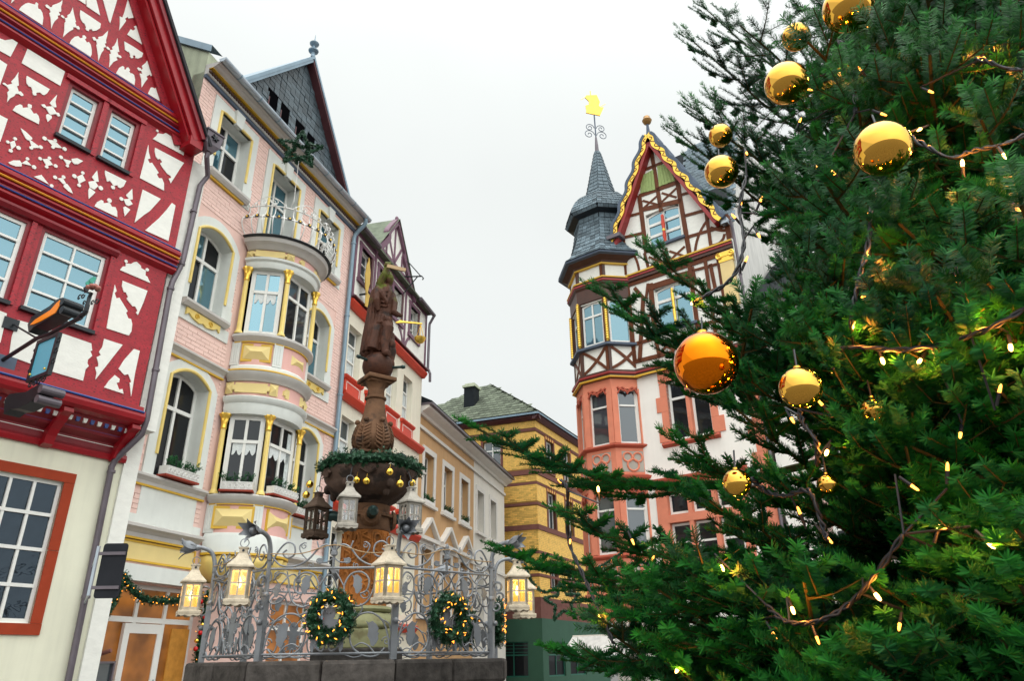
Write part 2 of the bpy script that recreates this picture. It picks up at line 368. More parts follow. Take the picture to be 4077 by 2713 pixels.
def needles_mesh(name, m_, segs, per_m=160, nl=.03, nw=.004, seed=1, stem_r=.004, spread=1.0, stem=None):
    """shoots with needles all round; segs = list of polylines"""
    rnd = random.Random(seed); vs = []; fs = []
    for P in segs:
        for a, b in zip(P[:-1], P[1:]):
            a = Vector(a); b = Vector(b); d = b - a; l = d.length
            if l < 1e-5: continue
            d.normalize(); o = d.orthogonal().normalized(); o2 = d.cross(o)
            for _ in range(max(1, int(l * per_m))):
                t = rnd.random(); an = rnd.uniform(0, 2 * math.pi); s = math.cos(an) * o + math.sin(an) * o2
                e = (s * spread + d * rnd.uniform(.35, .9)).normalized() * nl * rnd.uniform(.7, 1.1); p = a + d * l * t
                q = e.cross(d).normalized() * nw / 2; k = len(vs)
                vs += [p - q, p + q, p + e * .6 + q, p + e, p + e * .6 - q]; fs.append((k, k + 1, k + 2, k + 3, k + 4))
    me = bpy.data.meshes.new(name); me.from_pydata([tuple(v) for v in vs], [], fs); me.materials.append(m_); me.update(); return me
# ======================= ground =======================
cob = mat('granite setts', (.13, .12, .115), .75, .35, 2.2, .6, 9)
_t = cob.node_tree; _v = N('ShaderNodeTexVoronoi', _t, feature='DISTANCE_TO_EDGE'); _v.inputs['Scale'].default_value = 8; _tc = N('ShaderNodeTexCoord', _t); L(_tc.outputs['Object'], _v.inputs['Vector'], _t)
_b = N('ShaderNodeBump', _t); _b.inputs['Strength'].default_value = .8; _b.inputs['Distance'].default_value = .03; L(_v.outputs['Distance'], _b.inputs['Height'], _t); L(_b.outputs[0], _t.nodes['Principled BSDF'].inputs['Normal'], _t)
tag(part('ground', MB().add([(-600, -600, 0), (600, -600, 0), (600, 900, 0), (-600, 900, 0)], [(0, 1, 2, 3)]), cob), kind='structure')

# ======================= red half-timbered house =======================
RED = Fac(32, V(325, 950), 11)
cA = crop(0, 0, 3.92); cB = crop(350, 0, 3.4844); cC = crop(0, 350, 3.92); cD = crop(350, 450, 3.136); cE = crop(0, 650, 3.92); cG = crop(300, 950, 3.136); cH = crop(0, 1250, 2.6133); cI = crop(0, 1100, 2.6133)
cZ3 = crop(0, 1800, 1.717)
red = thing('half_timbered_house', 'red timber-framed gabled house with carved white plaster panels and jettied floors', 'house', RED.M)
RW = -7.2; AP = (-3.6, 16.5)
holes2 = []; 
def quadrect(ps, off=0.):
    q = [RED.uz(p, off) for p in ps]; us = sorted(a for a, b in q); zs = sorted(b for a, b in q)
    return (sum(us[:2]) / 2, sum(us[2:]) / 2, sum(zs[:2]) / 2, sum(zs[2:]) / 2)
w1 = quadrect([cC(1140, 5), cC(1560, 180), cC(895, 730), cC(1350, 975)]); w2 = quadrect([cD(300, 5), cD(620, 105), cD(148, 548), cD(470, 720)])
w3 = quadrect([cE(705, 1065), cG(385, 225), cI(250, 320), cI(935, 580)])
w4 = (w3[0] - (w3[1] - w3[0]) - .26, w3[0] - .26, w3[2], w3[3])
zt = 10.55
w1 = (w1[0], w1[1], w1[2], w1[3]); w2 = (w2[0], w2[1], w1[2], w1[3])
wins2 = [w1, w2, (w1[0] - 3.1, w1[1] - 3.1, w1[2], w1[3]), (w2[0] - 3.1, w2[1] - 3.1, w1[2], w1[3])]
wins1 = [w3, w4, (w4[0] - 2.2, w4[1] - 2.2, w4[2], w4[3])]
# timber front of the two upper floors (red), with the gable above
part('timber_front', wall(MB(), RW, 0, 8.1, 10.9, [(a - .06, b + .06, c - .04, d + .06) for a, b, c, d in wins2]), timber_red, red)
part('timber_front', wall(MB(), RW, -.06, 5.25, 8.1, [(a - .05, b + .05, c - .03, d + .05) for a, b, c, d in wins1]), timber_red, red)
part('gable_front', MB().poly([(RW, 10.9), (0, 10.9), (-.02, 10.93), (AP[0], AP[1] - .25), (RW + .02, 10.93)], 0, .25), timber_red, red)
part('ground_wall', wall(MB(), RW, .14, 0, 4.72, [(-2.42, -.70, 2.17, 4.14)], .45, .9), plaster_c, red)
part('house_body', MB().box(RW + .02, -.08, .27, 7, 5.25, 10.9).box(RW + .02, .1, .95, 7, 0, 4.7), plaster_w, red)
# white end pier between this house and the pink one
sx = RED.uz((680, 1416), -.08)[0]
part('end_pier', MB().box(.004, sx, .08, .7, 5.12, 10.45).box(.12, sx + .02, .4, .7, 0, 5.12), plaster_w, red)
# plaster panels, one by one
PAN = [
 (cA, [(290,155),(330,100),(390,58),(440,45),(490,60),(545,75),(548,45),(565,38),(592,62),(585,95),(590,135),(625,150),(655,200),(670,280),(655,395)]),
 (cA, [(700,80),(725,70),(765,100),(770,115),(805,110),(820,80),(880,60),(940,30),(968,0),(965,50),(945,110),(950,160),(945,185),(910,185),(932,235),(895,245),(900,285),(850,330),(820,380),(795,450),(785,280),(762,205),(785,190),(765,140),(740,130),(710,110)]),
 (cA, [(945,240),(970,238),(1000,270),(998,290),(975,282),(950,262)]),
 (cA, [(1130,120),(1140,180),(1155,250),(1180,345),(1165,350),(1190,410),(1215,405),(1240,440),(1235,462),(1205,458),(1180,430),(1135,425),(1138,460),(1080,490),(1020,540),(978,582),(998,480),(1003,350),(1020,345),(1008,285),(1050,275),(1045,240),(1090,210),(1115,160)]),
 (cA, [(1250,158),(1400,255),(1568,370),(1555,440),(1500,478),(1440,485),(1425,455),(1385,460),(1380,488),(1345,475),(1325,440),(1340,428),(1310,365),(1290,360),(1255,300),(1240,220)]),
 (cA, [(1080,680),(1110,620),(1160,575),(1215,565),(1245,598),(1285,590),(1282,555),(1310,552),(1340,580),(1338,605),(1315,610),(1350,665),(1380,655),(1410,700),(1425,780),(1425,850),(1405,890)]),
 (cB, [(-30,-40),(100,-40),(165,215),(-20,90)]), (cA, [(1190,-20),(1330,-20),(1330,70)]), (cA, [(180,0),(220,0),(168,55)]),
 (cB, [(195,-40),(412,-40),(340,200),(305,320),(290,300),(245,140)]),
 (cB, [(560,-40),(662,-40),(750,260),(640,245),(560,258),(545,235),(510,260),(525,290),(490,340),(430,420),(440,330),(438,228),(475,245),(505,160)]),
 (cB, [(650,360),(720,345),(790,355),(905,725),(540,480),(590,405),(620,425),(655,400),(630,370)]),
 (cB, [(55,515),(90,515),(110,545),(143,545),(140,515),(200,500),(275,425),(262,500),(245,560),(250,600),(228,605),(245,655),(210,660),(215,695),(180,740),(140,850),(135,760),(112,620),(125,615),(108,565),(75,560)]),
 (cB, [(245,650),(270,648),(300,680),(298,698),(265,685)]),
 (cB, [(405,530),(412,620),(430,720),(405,722),(415,760),(450,775),(462,800),(440,810),(415,790),(388,795),(405,835),(350,860),(290,935),(300,830),(295,750),(318,745),(300,697),(342,690),(328,655),(365,630),(390,580)]),
 (cB, [(500,575),(620,645),(760,738),(745,790),(690,815),(655,805),(650,770),(615,770),(625,805),(600,812),(578,785),(585,765),(560,715),(545,722),(510,690)]),
 (cB, [(848,790),(945,850),(975,930),(1012,1050),(920,1048),(865,1055),(855,1035),(808,1062),(822,1095),(780,1150),(740,1215),(735,1100),(712,1020),(752,1028),(735,985),(700,980),(678,950),(690,935),(725,950),(735,968),(758,958),(742,915),(800,870)]),
 (cB, [(385,1020),(430,940),(475,918),(498,930),(500,965),(525,965),(530,940),(555,935),(578,970),(575,985),(565,990),(585,1018),(605,1018),(635,1040),(650,1110),(640,1185)]),
 (cB, [(940,1150),(1000,1140),(1060,1152),(1100,1260),(1185,1525),(828,1305),(870,1215),(895,1215),(920,1230),(958,1195)]),
 (cA, [(-200,520),(0,605),(70,630),(185,615),(272,668),(158,888),(0,800),(-240,690)]), (cA, [(425,762),(1008,1118),(935,1342),(333,988)]), (cA, [(-200,820),(0,940),(107,1010),(0,1310),(-80,1500),(-300,1400)]),
 (cA, [(285,1125),(275,1200),(288,1335),(258,1345),(285,1430),(320,1430),(362,1480),(355,1498),(325,1500),(290,1470),(240,1465),(218,1500),(150,1540),(105,1598),(118,1500),(108,1445),(140,1410),(100,1350),(40,1315),(38,1295),(65,1293),(105,1328),(160,1315),(188,1305),(168,1275),(230,1210)]),
 (cA, [(415,1185),(770,1395),(725,1465),(680,1488),(655,1480),(620,1445),(558,1450),(565,1485),(540,1495),(515,1490),(498,1445),(505,1425),(480,1360),(440,1350),(410,1300),(405,1220)]),
 (cC, [(190,352),(240,285),(305,258),(340,275),(350,315),(435,305),(425,270),(440,250),(490,272),(490,315),(465,320),(520,405),(560,398),(595,440),(610,500),(600,570),(400,470)]),
 (cC, [(885,108),(860,215),(875,300),(850,308),(800,275),(770,240),(800,200)]),
 (cC, [(638,260),(690,258),(715,295),(815,288),(872,385),(915,395),(935,440),(900,450),(870,410),(785,420),(765,410),(712,318),(680,310),(650,285)]),
 (cC, [(715,420),(745,410),(800,440),(803,475),(740,533),(715,465)]), (cC, [(-150,360),(0,430),(115,490),(0,840),(-150,780)]),
 (cC, [(150,850),(220,825),(245,905),(175,965)], [(230,797,30),(115,848,28),(160,985,32),(282,940,36)]),
 (cC, [(317,630),(400,690),(495,780),(497,805),(440,825),(400,800),(345,700)]), (cC, [(450,815),(470,818),(590,905),(610,940),(480,940),(485,910)], [(480,940,30),(630,928,32)]),
 (cC, [(720,805),(825,825),(880,860),(965,945),(830,930),(800,890)], [(690,792,36),(855,825,28),(820,930,28),(1000,957,34)]),
 (cC, [(118,1168),(200,1135),(300,1135),(335,1180),(330,1230),(240,1228),(160,1200)]), (cC, [(340,1172),(405,1130),(490,1220),(345,1185)], [(422,1110,28),(525,1240,35)]),
 (cC, [(655,1115),(750,1110),(820,1205),(725,1220),(700,1185)], [(620,1107,30),(765,1100,28),(862,1222,31),(720,1237,28)]),
 (cC, [(978,1110),(1110,1145),(1070,1200),(1035,1195)], [(945,1087,32),(1045,1220,26)]), (cC, [(1112,1110),(1200,1100),(1292,1145),(1210,1195),(1150,1190),(1117,1150)]),
 (cC, [(520,1390),(640,1360),(760,1515),(640,1450)], [(800,1532,30)]), (cC, [(890,1415),(975,1408),(1025,1500),(980,1505)], [(855,1400,32),(985,1395,30)]),
 (cE, [(985,350),(1005,328),(1040,325),(1100,400),(1130,480),(1060,440),(990,375)]), (cC, [(1195,1390),(1280,1350),(1328,1450),(1228,1500)], [(1155,1380,36),(1285,1330,28),(1228,1525,30)]),
 (cD, [(110,720),(130,860),(90,862),(45,805)]), (cD, [(0,860),(80,848),(125,915),(75,960),(20,930)], [(155,940,30)]), (cD, [(5,1075),(0,970),(15,935),(88,990),(75,1010)]),
 (cD, [(210,718),(475,850),(440,920),(400,940),(375,930),(365,905),(320,910),(310,900),(270,850),(235,860),(208,760)], [(308,932,26)]),
 (cD, [(78,1170),(110,1115),(160,1088),(188,1100),(190,1130),(265,1120),(295,1172),(340,1178),(360,1230),(362,1305)], [(263,1095,30)]),
 (cD, [(548,950),(555,1080),(520,1085),(470,1030)]), (cD, [(440,1080),(510,1072),(555,1140),(500,1165),(468,1145)], [(413,1075,26)]), (cD, [(437,1180),(460,1168),(525,1210),(455,1292)]),
 (cD, [(805,325),(850,285),(870,255),(935,265),(985,240),(1080,295),(1115,350),(1165,400),(1165,460),(1195,480),(1190,530)], [(862,225,17),(1185,402,17)]),
 (cD, [(750,400),(755,490),(775,570),(742,578),(765,628),(795,622),(880,750),(855,768),(880,815),(920,818),(945,880),(945,972),(645,815)]),
 (cD, [(835,435),(1195,625),(1150,690),(1030,880),(1003,820),(1035,812),(1030,790),(985,760),(930,690),(900,640),(905,622),(925,615),(895,575),(870,582),(845,550),(830,480)]),
 (cD, [(680,958),(905,1075),(770,1225),(690,1280),(580,1370)]), (cD, [(710,1470),(890,1310),(980,1210),(1045,1125),(1088,1158),(1000,1600)]),
 (cG, [(550,395),(590,352),(625,350),(625,312),(690,320),(720,300),(760,292),(815,345),(815,370),(875,405),(870,465),(895,480),(930,558)], [(628,287,22),(892,393,22)]),
 (cG, [(488,580),(510,660),(485,685),(508,750),(545,742),(648,910),(628,930),(655,998),(690,1010),(705,1070),(695,1160),(662,1215),(385,1125),(450,760)]),
 (cG, [(585,530),(895,655),(845,800),(775,960),(752,930),(770,905),(740,850),(710,850),(640,765),(640,740),(655,735),(625,675),(600,670),(578,600)]),
 (cH, [(1080,262),(1272,325),(990,685),(1000,620),(985,560),(1018,550),(1020,520),(1000,455),(1045,430),(1025,400),(1060,350)]),
 (cH, [(1390,368),(1450,388),(1400,620),(1360,862),(1345,720),(1362,712),(1330,630),(1290,640),(1230,575),(1290,480)]),
 (cH, [(1190,640),(1240,680),(1235,715),(1208,722),(1225,765),(1235,790),(1270,785),(1280,835),(1080,770),(1130,700)]),
 (cH, [(178,65),(330,108),(490,160),(700,225),(945,310),(955,385),(935,390),(955,440),(910,480),(905,520),(920,545),(885,580),(860,700),(540,605),(90,440),(120,240)]),
 (cI, [(-200,290),(0,365),(68,392),(0,695),(-200,620)]), (cI, [(-150,850),(0,905),(22,915),(5,970),(-150,930)]),
]
def panel(cr, pts, circs=(), up=0.):
    mb = MB(); P = RED.tr(cr, pts); mb.poly(P, -.014, .004)
    for k, (x, y, r) in enumerate(circs):
        c = RED.uz(cr(x, y)); e = RED.uz(cr(x + r, y)); s_ = RED.uz(cr(x, y + r))
        rr = max(.02, .5 * (abs(e[0] - c[0]) + abs(s_[1] - c[1]))); mb.circ(c, rr, -.016 - .0008 * k, .003, 10)
    return mb
for p in PAN: part('plaster_panel', panel(*p), plaster_w, red, fix=False)
# moulded storey bands
def band(zt, zb, out, parent, x0, x1):
    h = zt - zb
    P = [(.0, zt + .02), (-out * .45, zt), (-out * .75, zt - h * .06), (-out, zt - h * .16), (-out, zt - h * .26), (-out * .72, zt - h * .34), (-out * .70, zt - h * .46), (-out * .86, zt - h * .5), (-out * .86, zt - h * .56), (-out * .5, zt - h * .62), (-out * .46, zt - h * .78), (-out * .62, zt - h * .83), (-out * .62, zt - h * .9), (-out * .2, zt - h), (0, zb - .02)]
    part('storey_band', MB().ext(P, x0, x1), red_smooth, parent)
    part('painted_strip', MB().tube([(x0, -out * .62, zt - h * .0), (x1, -out * .62, zt - h * .0)], .015), blue_strip, parent)
    part('painted_strip', MB().tube([(x0, -out * .86, zt - h * .40), (x1, -out * .86, zt - h * .40)], .019), orange_strip, parent)
    part('painted_strip', MB().tube([(x0, -out * .62, zt - h * .74), (x1, -out * .62, zt - h * .74)], .014), blue_strip, parent)
band(11.04, 10.6, .15, red, RW, .02); band(8.37, 7.92, .15, red, RW, .05)
# jetty above the ground floor
P = [(0, 5.42), (-.06, 5.42), (-.06, 5.35), (-.13, 5.33), (-.15, 5.24), (-.13, 5.17), (-.08, 5.13), (.02, 5.10), (.1, 5.10), (.1, 5.42)]
part('jetty_sill', MB().ext(P, RW, .0), red_smooth, red); part('painted_strip', MB().tube([(RW, -.145, 5.31), (-.03, -.145, 5.31)], .018), blue_strip, red)
part('jetty_cove', MB().ext([(.06, 5.12), (.1, 5.02), (.22, 4.96), (.24, 4.9), (.36, 4.84), (.38, 4.72), (.40, 4.66), (.46, 4.66), (.5, 5.12)], RW, 0.), red_dark, red)
part('painted_strip', MB().box(RW, -.05, .225, .24, 4.94, 4.955), blue_strip, red); part('painted_strip', MB().box(RW, -.05, .365, .375, 4.80, 4.815), plaster_w, red)
part('wall_plate', MB().ext([(.40, 4.6), (.38, 4.66), (.40, 4.72), (.46, 4.72), (.46, 4.6)], RW, .14), red_smooth, red)
for i in range(46):
    x = -.12 - i * .11
    part('dentil', MB().poly([(x - .045, 5.10), (x + .045, 5.10), (x + .02, 4.99), (x - .02, 4.99)], .085, .12), blue_strip if i % 2 else plaster_w, red)
for x in (-.06, -1.12, -2.15, -3.2, -4.2):
    part('bracket', MB().xf(Matrix()).add(*(lambda q: ([(x - .07, y, z) for y, z in q] + [(x + .07, y, z) for y, z in q], [tuple(range(len(q))), tuple(range(2 * len(q) - 1, len(q) - 1, -1))] + [(i, (i + 1) % len(q), len(q) + (i + 1) % len(q), len(q) + i) for i in range(len(q))]))([(-.06, 5.11), (-.07, 5.05), (.02, 5.0), (.08, 4.93), (.12, 4.9), (.2, 4.83), (.26, 4.74), (.3, 4.62), (.42, 4.58), (.44, 5.11)])), red_smooth, red)
# windows of the upper floors: white frames in red linings, dark sills
for i, (a, b, c, d) in enumerate(wins2):
    window(red, a, b, c, d, .07, 1, (.25, .5, .75), .055, .026, glass=glass_sky)
    part('window_lining', MB().box(a - .06, a - .001, .01, .2, c, d + .06).box(b + .001, b + .06, .01, .2, c, d + .06).box(a - .001, b + .001, .012, .2, d + .001, d + .06), red_dark, red)
    part('window_sill', MB().box(a - .06, b + .05, -.07, .08, c - .06, c - .002), iron_d, red)
    part('window_architrave', MB().box(b + .06, b + .14, -.03, .02, c - .04, d + .08).box(a - .14, b + .14, -.05, .02, d + .06, d + .14), timber_red, red)
for i, (a, b, c, d) in enumerate(wins1):
    window(red, a, b, c, d, .045, 2, (.25, .5, .75), .055, .03, glass=glass_sky)
    part('window_lining', MB().box(a - .05, a - .001, .01, .2, c, d + .05).box(b + .001, b + .05, .01, .2, c, d + .05).box(a - .001, b + .001, .012, .2, d + .001, d + .05), red_dark, red)
    part('window_sill', MB().box(a - .06, b + .06, -.08, .06, c - .06, c - .002), iron_d, red)
    part('window_head', MB().ext([(.01, d + .05), (-.05, d + .06), (-.09, d + .12), (-.09, d + .16), (.01, d + .18)], a - .12, b + .14), red_dark, red)
    part('window_architrave', MB().box(b + .05, b + .12, -.03, .02, c - .03, d + .05), timber_red, red)
# ground-floor window in its painted stone frame
stone_red = mat('iron red painted sandstone', (.36, .052, .02), .7, .1, 5, .15, 80)
a, b, c, d = -2.42, -.70, 2.17, 4.14; f = .15
part('stone_jamb', MB().box(b, b + f, .43, .6, c, (c + d) / 2 - .004), stone_red, red); part('stone_jamb', MB().box(b, b + f, .43, .6, (c + d) / 2 + .004, d), stone_red, red)
part('stone_jamb', MB().box(a - f, a, .43, .6, c, d), stone_red, red); part('stone_lintel', MB().box(a - f, b + f, .427, .6, d + .003, d + f), stone_red, red); part('stone_sill', MB().box(a - f, b + f, .42, .6, c - f, c - .003), stone_red, red)
leaded = glassmat('old rippled glass', (.010, .012, .016), .06, (.6, .8, 1))
_t = leaded.node_tree
for n_ in _t.nodes:
    if n_.type == 'BUMP': n_.inputs['Strength'].default_value = .3
    if n_.type == 'TEX_NOISE': n_.inputs['Scale'].default_value = 5
window(red, a, b, c, d, .50, 5, (.25, .5, .75), .05, .04, glass=leaded)
# roof with bargeboards on the front gable
def slope(du0, du1): pass
roofm = mat('dark roof slate', (.03, .03, .035), .6, .3, 8)
for sgn, e in ((1, -.12), (-1, RW + .12)):
    zE = 10.62; ax, az = AP; dx, dz = e - ax, zE - az; l = math.hypot(dx, dz); nx, nz_ = -dz / l * (1 if sgn > 0 else -1), abs(dx) / l
    nx = abs(nx) * sgn
    def off(t, o): return (ax + dx * t + nx * o, az + dz * t + nz_ * o)
    part('bargeboard', MB().poly([off(0, -.16), off(1, -.16), off(1.0, .02), off(0, .02)], -.34, -.28), red_smooth, red)
    part('bargeboard_moulding', MB().poly([off(0, -.02), off(1, -.02), off(1.0, .06), off(0, .06)], -.40, -.342), red_dark, red)
    part('gable_moulding', MB().poly([off(0, -.36), off(1, -.36), off(1, -.22), off(0, -.22)], -.06, .02), timber_red, red)
    part('soffit', MB().poly([off(0, -.22), off(1, -.22), off(1, -.17), off(0, -.17)], -.278, .02), red_smooth, red)
    part('roof', MB().poly([off(-.0, .075), off(1.02, .075), off(1.02, .13), off(-.0, .13)], -.44, 7), roofm, red)
    if sgn > 0: part('eave_end', MB().box(e - .2, e + .06, -.335, .1, zE - .2, zE + .0), red_smooth, red)
# rain hopper and downpipe
hop = RED.uz((842, 560), .34); u0, zh = hop
dp = thing('downpipe', 'dark rain downpipe with star-marked hopper on the red house corner', 'downpipe', RED.M)
hb = MB(); 
def ring(z, hx, hy, cy): return [(u0 - hx, cy - hy, z), (u0 + hx, cy - hy, z), (u0 + hx, cy + hy, z), (u0 - hx, cy + hy, z)]
def frust(mb, rings):
    vs = [v for r_ in rings for v in r_]; n = len(rings)
    mb.add(vs, [(3, 2, 1, 0), tuple(range(4 * n - 4, 4 * n))] + [(4 * i + k, 4 * i + (k + 1) % 4, 4 * i + 4 + (k + 1) % 4, 4 * i + 4 + k) for i in range(n - 1) for k in range(4)])
frust(hb, [ring(zh - .27, .07, .07, -.3), ring(zh - .14, .15, .13, -.3), ring(zh + .12, .17, .15, -.3)]); frust(hb, [ring(zh + .12, .19, .17, -.3), ring(zh + .15, .19, .17, -.3)])
hp = part('hopper', hb, zinc_d, dp); st = []
for k in range(12):
    a_ = math.pi / 6 * k; r_ = .085 if k % 2 == 0 else .025; st.append((u0 + r_ * math.cos(a_), zh + .0 + r_ * math.sin(a_)))
part('star_emblem', MB().poly(st, -.475, -.44), iron_d, hp)
pp = [RED.uz(p, .1) for p in ((845, 605), (800, 655), (775, 700), (745, 850), (712, 1000), (690, 1080), (655, 1110))]
pl = [(u0, -.3, zh - .25), (u0, -.29, zh - .36), (sx * .55, .0, zh - .62), (sx * .5, .02, zh - 1.0), (sx * .48, .02, 8.25), (sx * .40, .0, 8.05), (sx * .30, .0, 7.85), (.10, .0, 7.6), (.09, .0, 5.2), (.06, .0, 4.98), (-.02, .28, 4.76), (-.1, .37, 4.62), (-.1, .37, .2)]
pl = [pl[0], pl[1], (.32, -.04, zh - .55), (.24, .02, zh - .8), (.20, .02, 8.3), (.16, .01, 8.1), (.05, -.04, 7.75), (.04, -.04, 7.5), (.09, -.04, 5.25), (.07, -.02, 5.0), (-.06, .34, 4.62), (-.08, .38, 4.5), (-.02, .38, .2)]
part('pipe', MB().tube(pl, .048, 10), zinc_d, dp, smooth=True)
for x, y, z in ((.215, .02, 9.35), (.18, .012, 8.2), (.045, -.04, 7.62), (.075, -.04, 6.1), (-.07, .38, 4.42), (-.045, .38, 2.55)):
    part('pipe_clip', MB().lathe([(.05, z - .025), (.062, z - .02), (.062, z + .02), (.05, z + .025)], 12, (x, y)).box(x - .01, x + .01, y, y + .1, z - .015, z + .015), zinc_d, dp)
# ======================= pink house with the bow window =======================
PK = Fac(17.3, (350 / .578, 1240 / .578), 12.5)
cK4 = crop(600, 100, 1.742)
pink = thing('bow_window_house', 'pink painted brick house with round bow window, yellow ornament and slate-hung gable', 'house', PK.M)
UL, UR = -.95, 5.45; BX = 2.16
cols_ = {'L': (-.28, .72), 'R': (3.68, 4.67)}
opn = []
for k, (a, b) in cols_.items(): opn += [(a, b, 4.62, 6.72), (a, b, 8.0, 9.88), (a, b, 11.1, 12.68)]
opn += [(1.63, 2.71, 10.2, 12.66)]
shop = (-.62, 1.5, .05, 2.86)
bayrect = [(1.4, 2.92, 3.0, 10.2)]
part('wall', wall(MB(), UL, UR, 0, 13.2, opn + bayrect + [shop, (3.6, 5.1, .05, 2.86)]), wall_pink, pink)
part('house_body', MB().box(UL + .01, UR - .01, .62, 8, 0, 13.38), plaster_g, pink)
part('dark_room_sheet', MB().box(UL + .05, UR - .05, .5, .6, 0, 13.2), void, pink)  # black sheet stands in for the unlit rooms
# brickwork skin between the trims
tr_holes = [(a - .27, b + .27, z0, z1) for (a, b) in cols_.values() for z0, z1 in ((4.4, 6.98), (7.62, 10.16), (10.9, 12.92))]
tr_holes += [(1.36, 2.98, 10.1, 12.95), (.9, 3.42, 9.5, 10.2), (1.05, 3.25, 0, 9.6)]
flat = [(UL, UR, 6.86, 7.1), (UL, UR, 4.4, 4.63), (UL, UR, 0, 3.93), (-.46, .88, 3.9, 4.45), (3.5, 4.85, 3.9, 4.45)]
brickwork('brick', UL, UR, 3.93, 13.06, tr_holes + flat, brick_pink, pink, limit=290, rank=lambda i: i[0] + abs(i[4] - 5) * .15)
def trim_arch(a, b, z0, zs, rise, tw, ztop, name='window_surround'):
    """flat painted surround with a segmental arch opening"""
    def arc(x): t = (x - a) / (b - a) * 2 - 1; return zs + rise * (1 - t * t)
    o = [(a - tw, z0), (a, z0)] + [(a + (b - a) * i / 10, arc(a + (b - a) * i / 10)) for i in range(11)] + [(b, z0), (b + tw, z0)]
    if rise: o += [(b + tw, zs + .02)] + [(b + tw + (a - b - 2 * tw) * i / 10, zs + .02 + (ztop - zs - .02) * math.sin(math.pi * i / 10) ** .7) for i in range(1, 10)] + [(a - tw, zs + .02)]
    else: o += [(b + tw, ztop), (a - tw, ztop)]
    w_ = part(name, MB().poly(o, -.035, .03), grey_trim, pink)
    yl = [(a - .025, 0, z0 + .38), (a - .025, 0, zs)] + [(a + (b - a) * i / 10, 0, arc(a + (b - a) * i / 10) + .025) for i in range(1, 10)] + [(b + .025, 0, zs), (b + .025, 0, z0 + .38)]
    part('yellow_roll', MB().tube([(x, -.04, z) for x, y, z in yl], .033, 8), yellow_p, w_, smooth=True)
    part('reveal', MB().box(a, a + .006, -.03, .3, z0, zs), grey_trim, w_); part('reveal', MB().box(b - .006, b, -.03, .3, z0, zs), grey_trim, w_)
    if not rise: part('reveal', MB().box(a + .006, b - .006, -.03, .3, zs, zs + .016), grey_trim, w_)
    if rise:
        sp = MB()
        for i in range(10):
            x0, x1 = a + (b - a) * i / 10, a + (b - a) * (i + 1) / 10
            sp.poly([(x0, arc(x0)), (x1, arc(x1)), (x1, zs + rise + .01), (x0, zs + rise + .01)], .032, .3)
        part('spandrel', sp, grey_trim, w_)
    return w_
def flowerbox(a, b, y, z, label, seed):
    M = PK.M @ Matrix.Translation(((a + b) / 2, y, z)); W = (b - a) / 2
    t = thing('flower_box', label, 'flower box', M, 'window boxes filled with fir sprigs'); return fill_box(t, W, seed)
def fill_box(t, W, seed, h=.15, d=.09, iron=True):
    rnd = random.Random(seed)
    part('box', MB().box(-W, W, -d, d, 0, h), wood_box, t); part('base_strip', MB().box(-W - .02, W + .02, -d - .015, d + .015, -.035, -.001), terracotta, t)
    if iron:
        g = MB(); n = max(4, int(W * 2 / .1))
        for i in range(n):
            x = -W + (i + .5) * 2 * W / n; P = spiral((x, h * .45), .035, .035, 0, 2 * math.pi, 12); g.tube([(p, -d - .025, q) for p, q in P], .008, 5)
        g.tube([(-W, -d - .025, h * .9), (W, -d - .025, h * .9)], .008, 5)
        part('iron_scrolls', g, iron_w, t)
    segs = []
    for i in range(int(W * 90)):
        x = rnd.uniform(-W, W); yy = rnd.uniform(-d, d); L_ = rnd.uniform(.1, .24); dx = rnd.gauss(0, .35); dy = rnd.gauss(-.25, .3)
        p0 = Vector((x, yy, h - .02)); p1 = p0 + Vector((dx * .5, dy * .5, 1)).normalized() * L_ * .6; p2 = p1 + Vector((dx, dy, .4)).normalized() * L_ * .5; segs.append([p0, p1, p2])
        if rnd.random() < .6: segs.append([p1, p1 + Vector((rnd.gauss(0, 1), rnd.gauss(-.3, .6), .5)).normalized() * L_ * .5])
    me = needles_mesh('sprigs', box_green, segs, 260, .035, .008, seed); ob('sprigs', me, t); return t
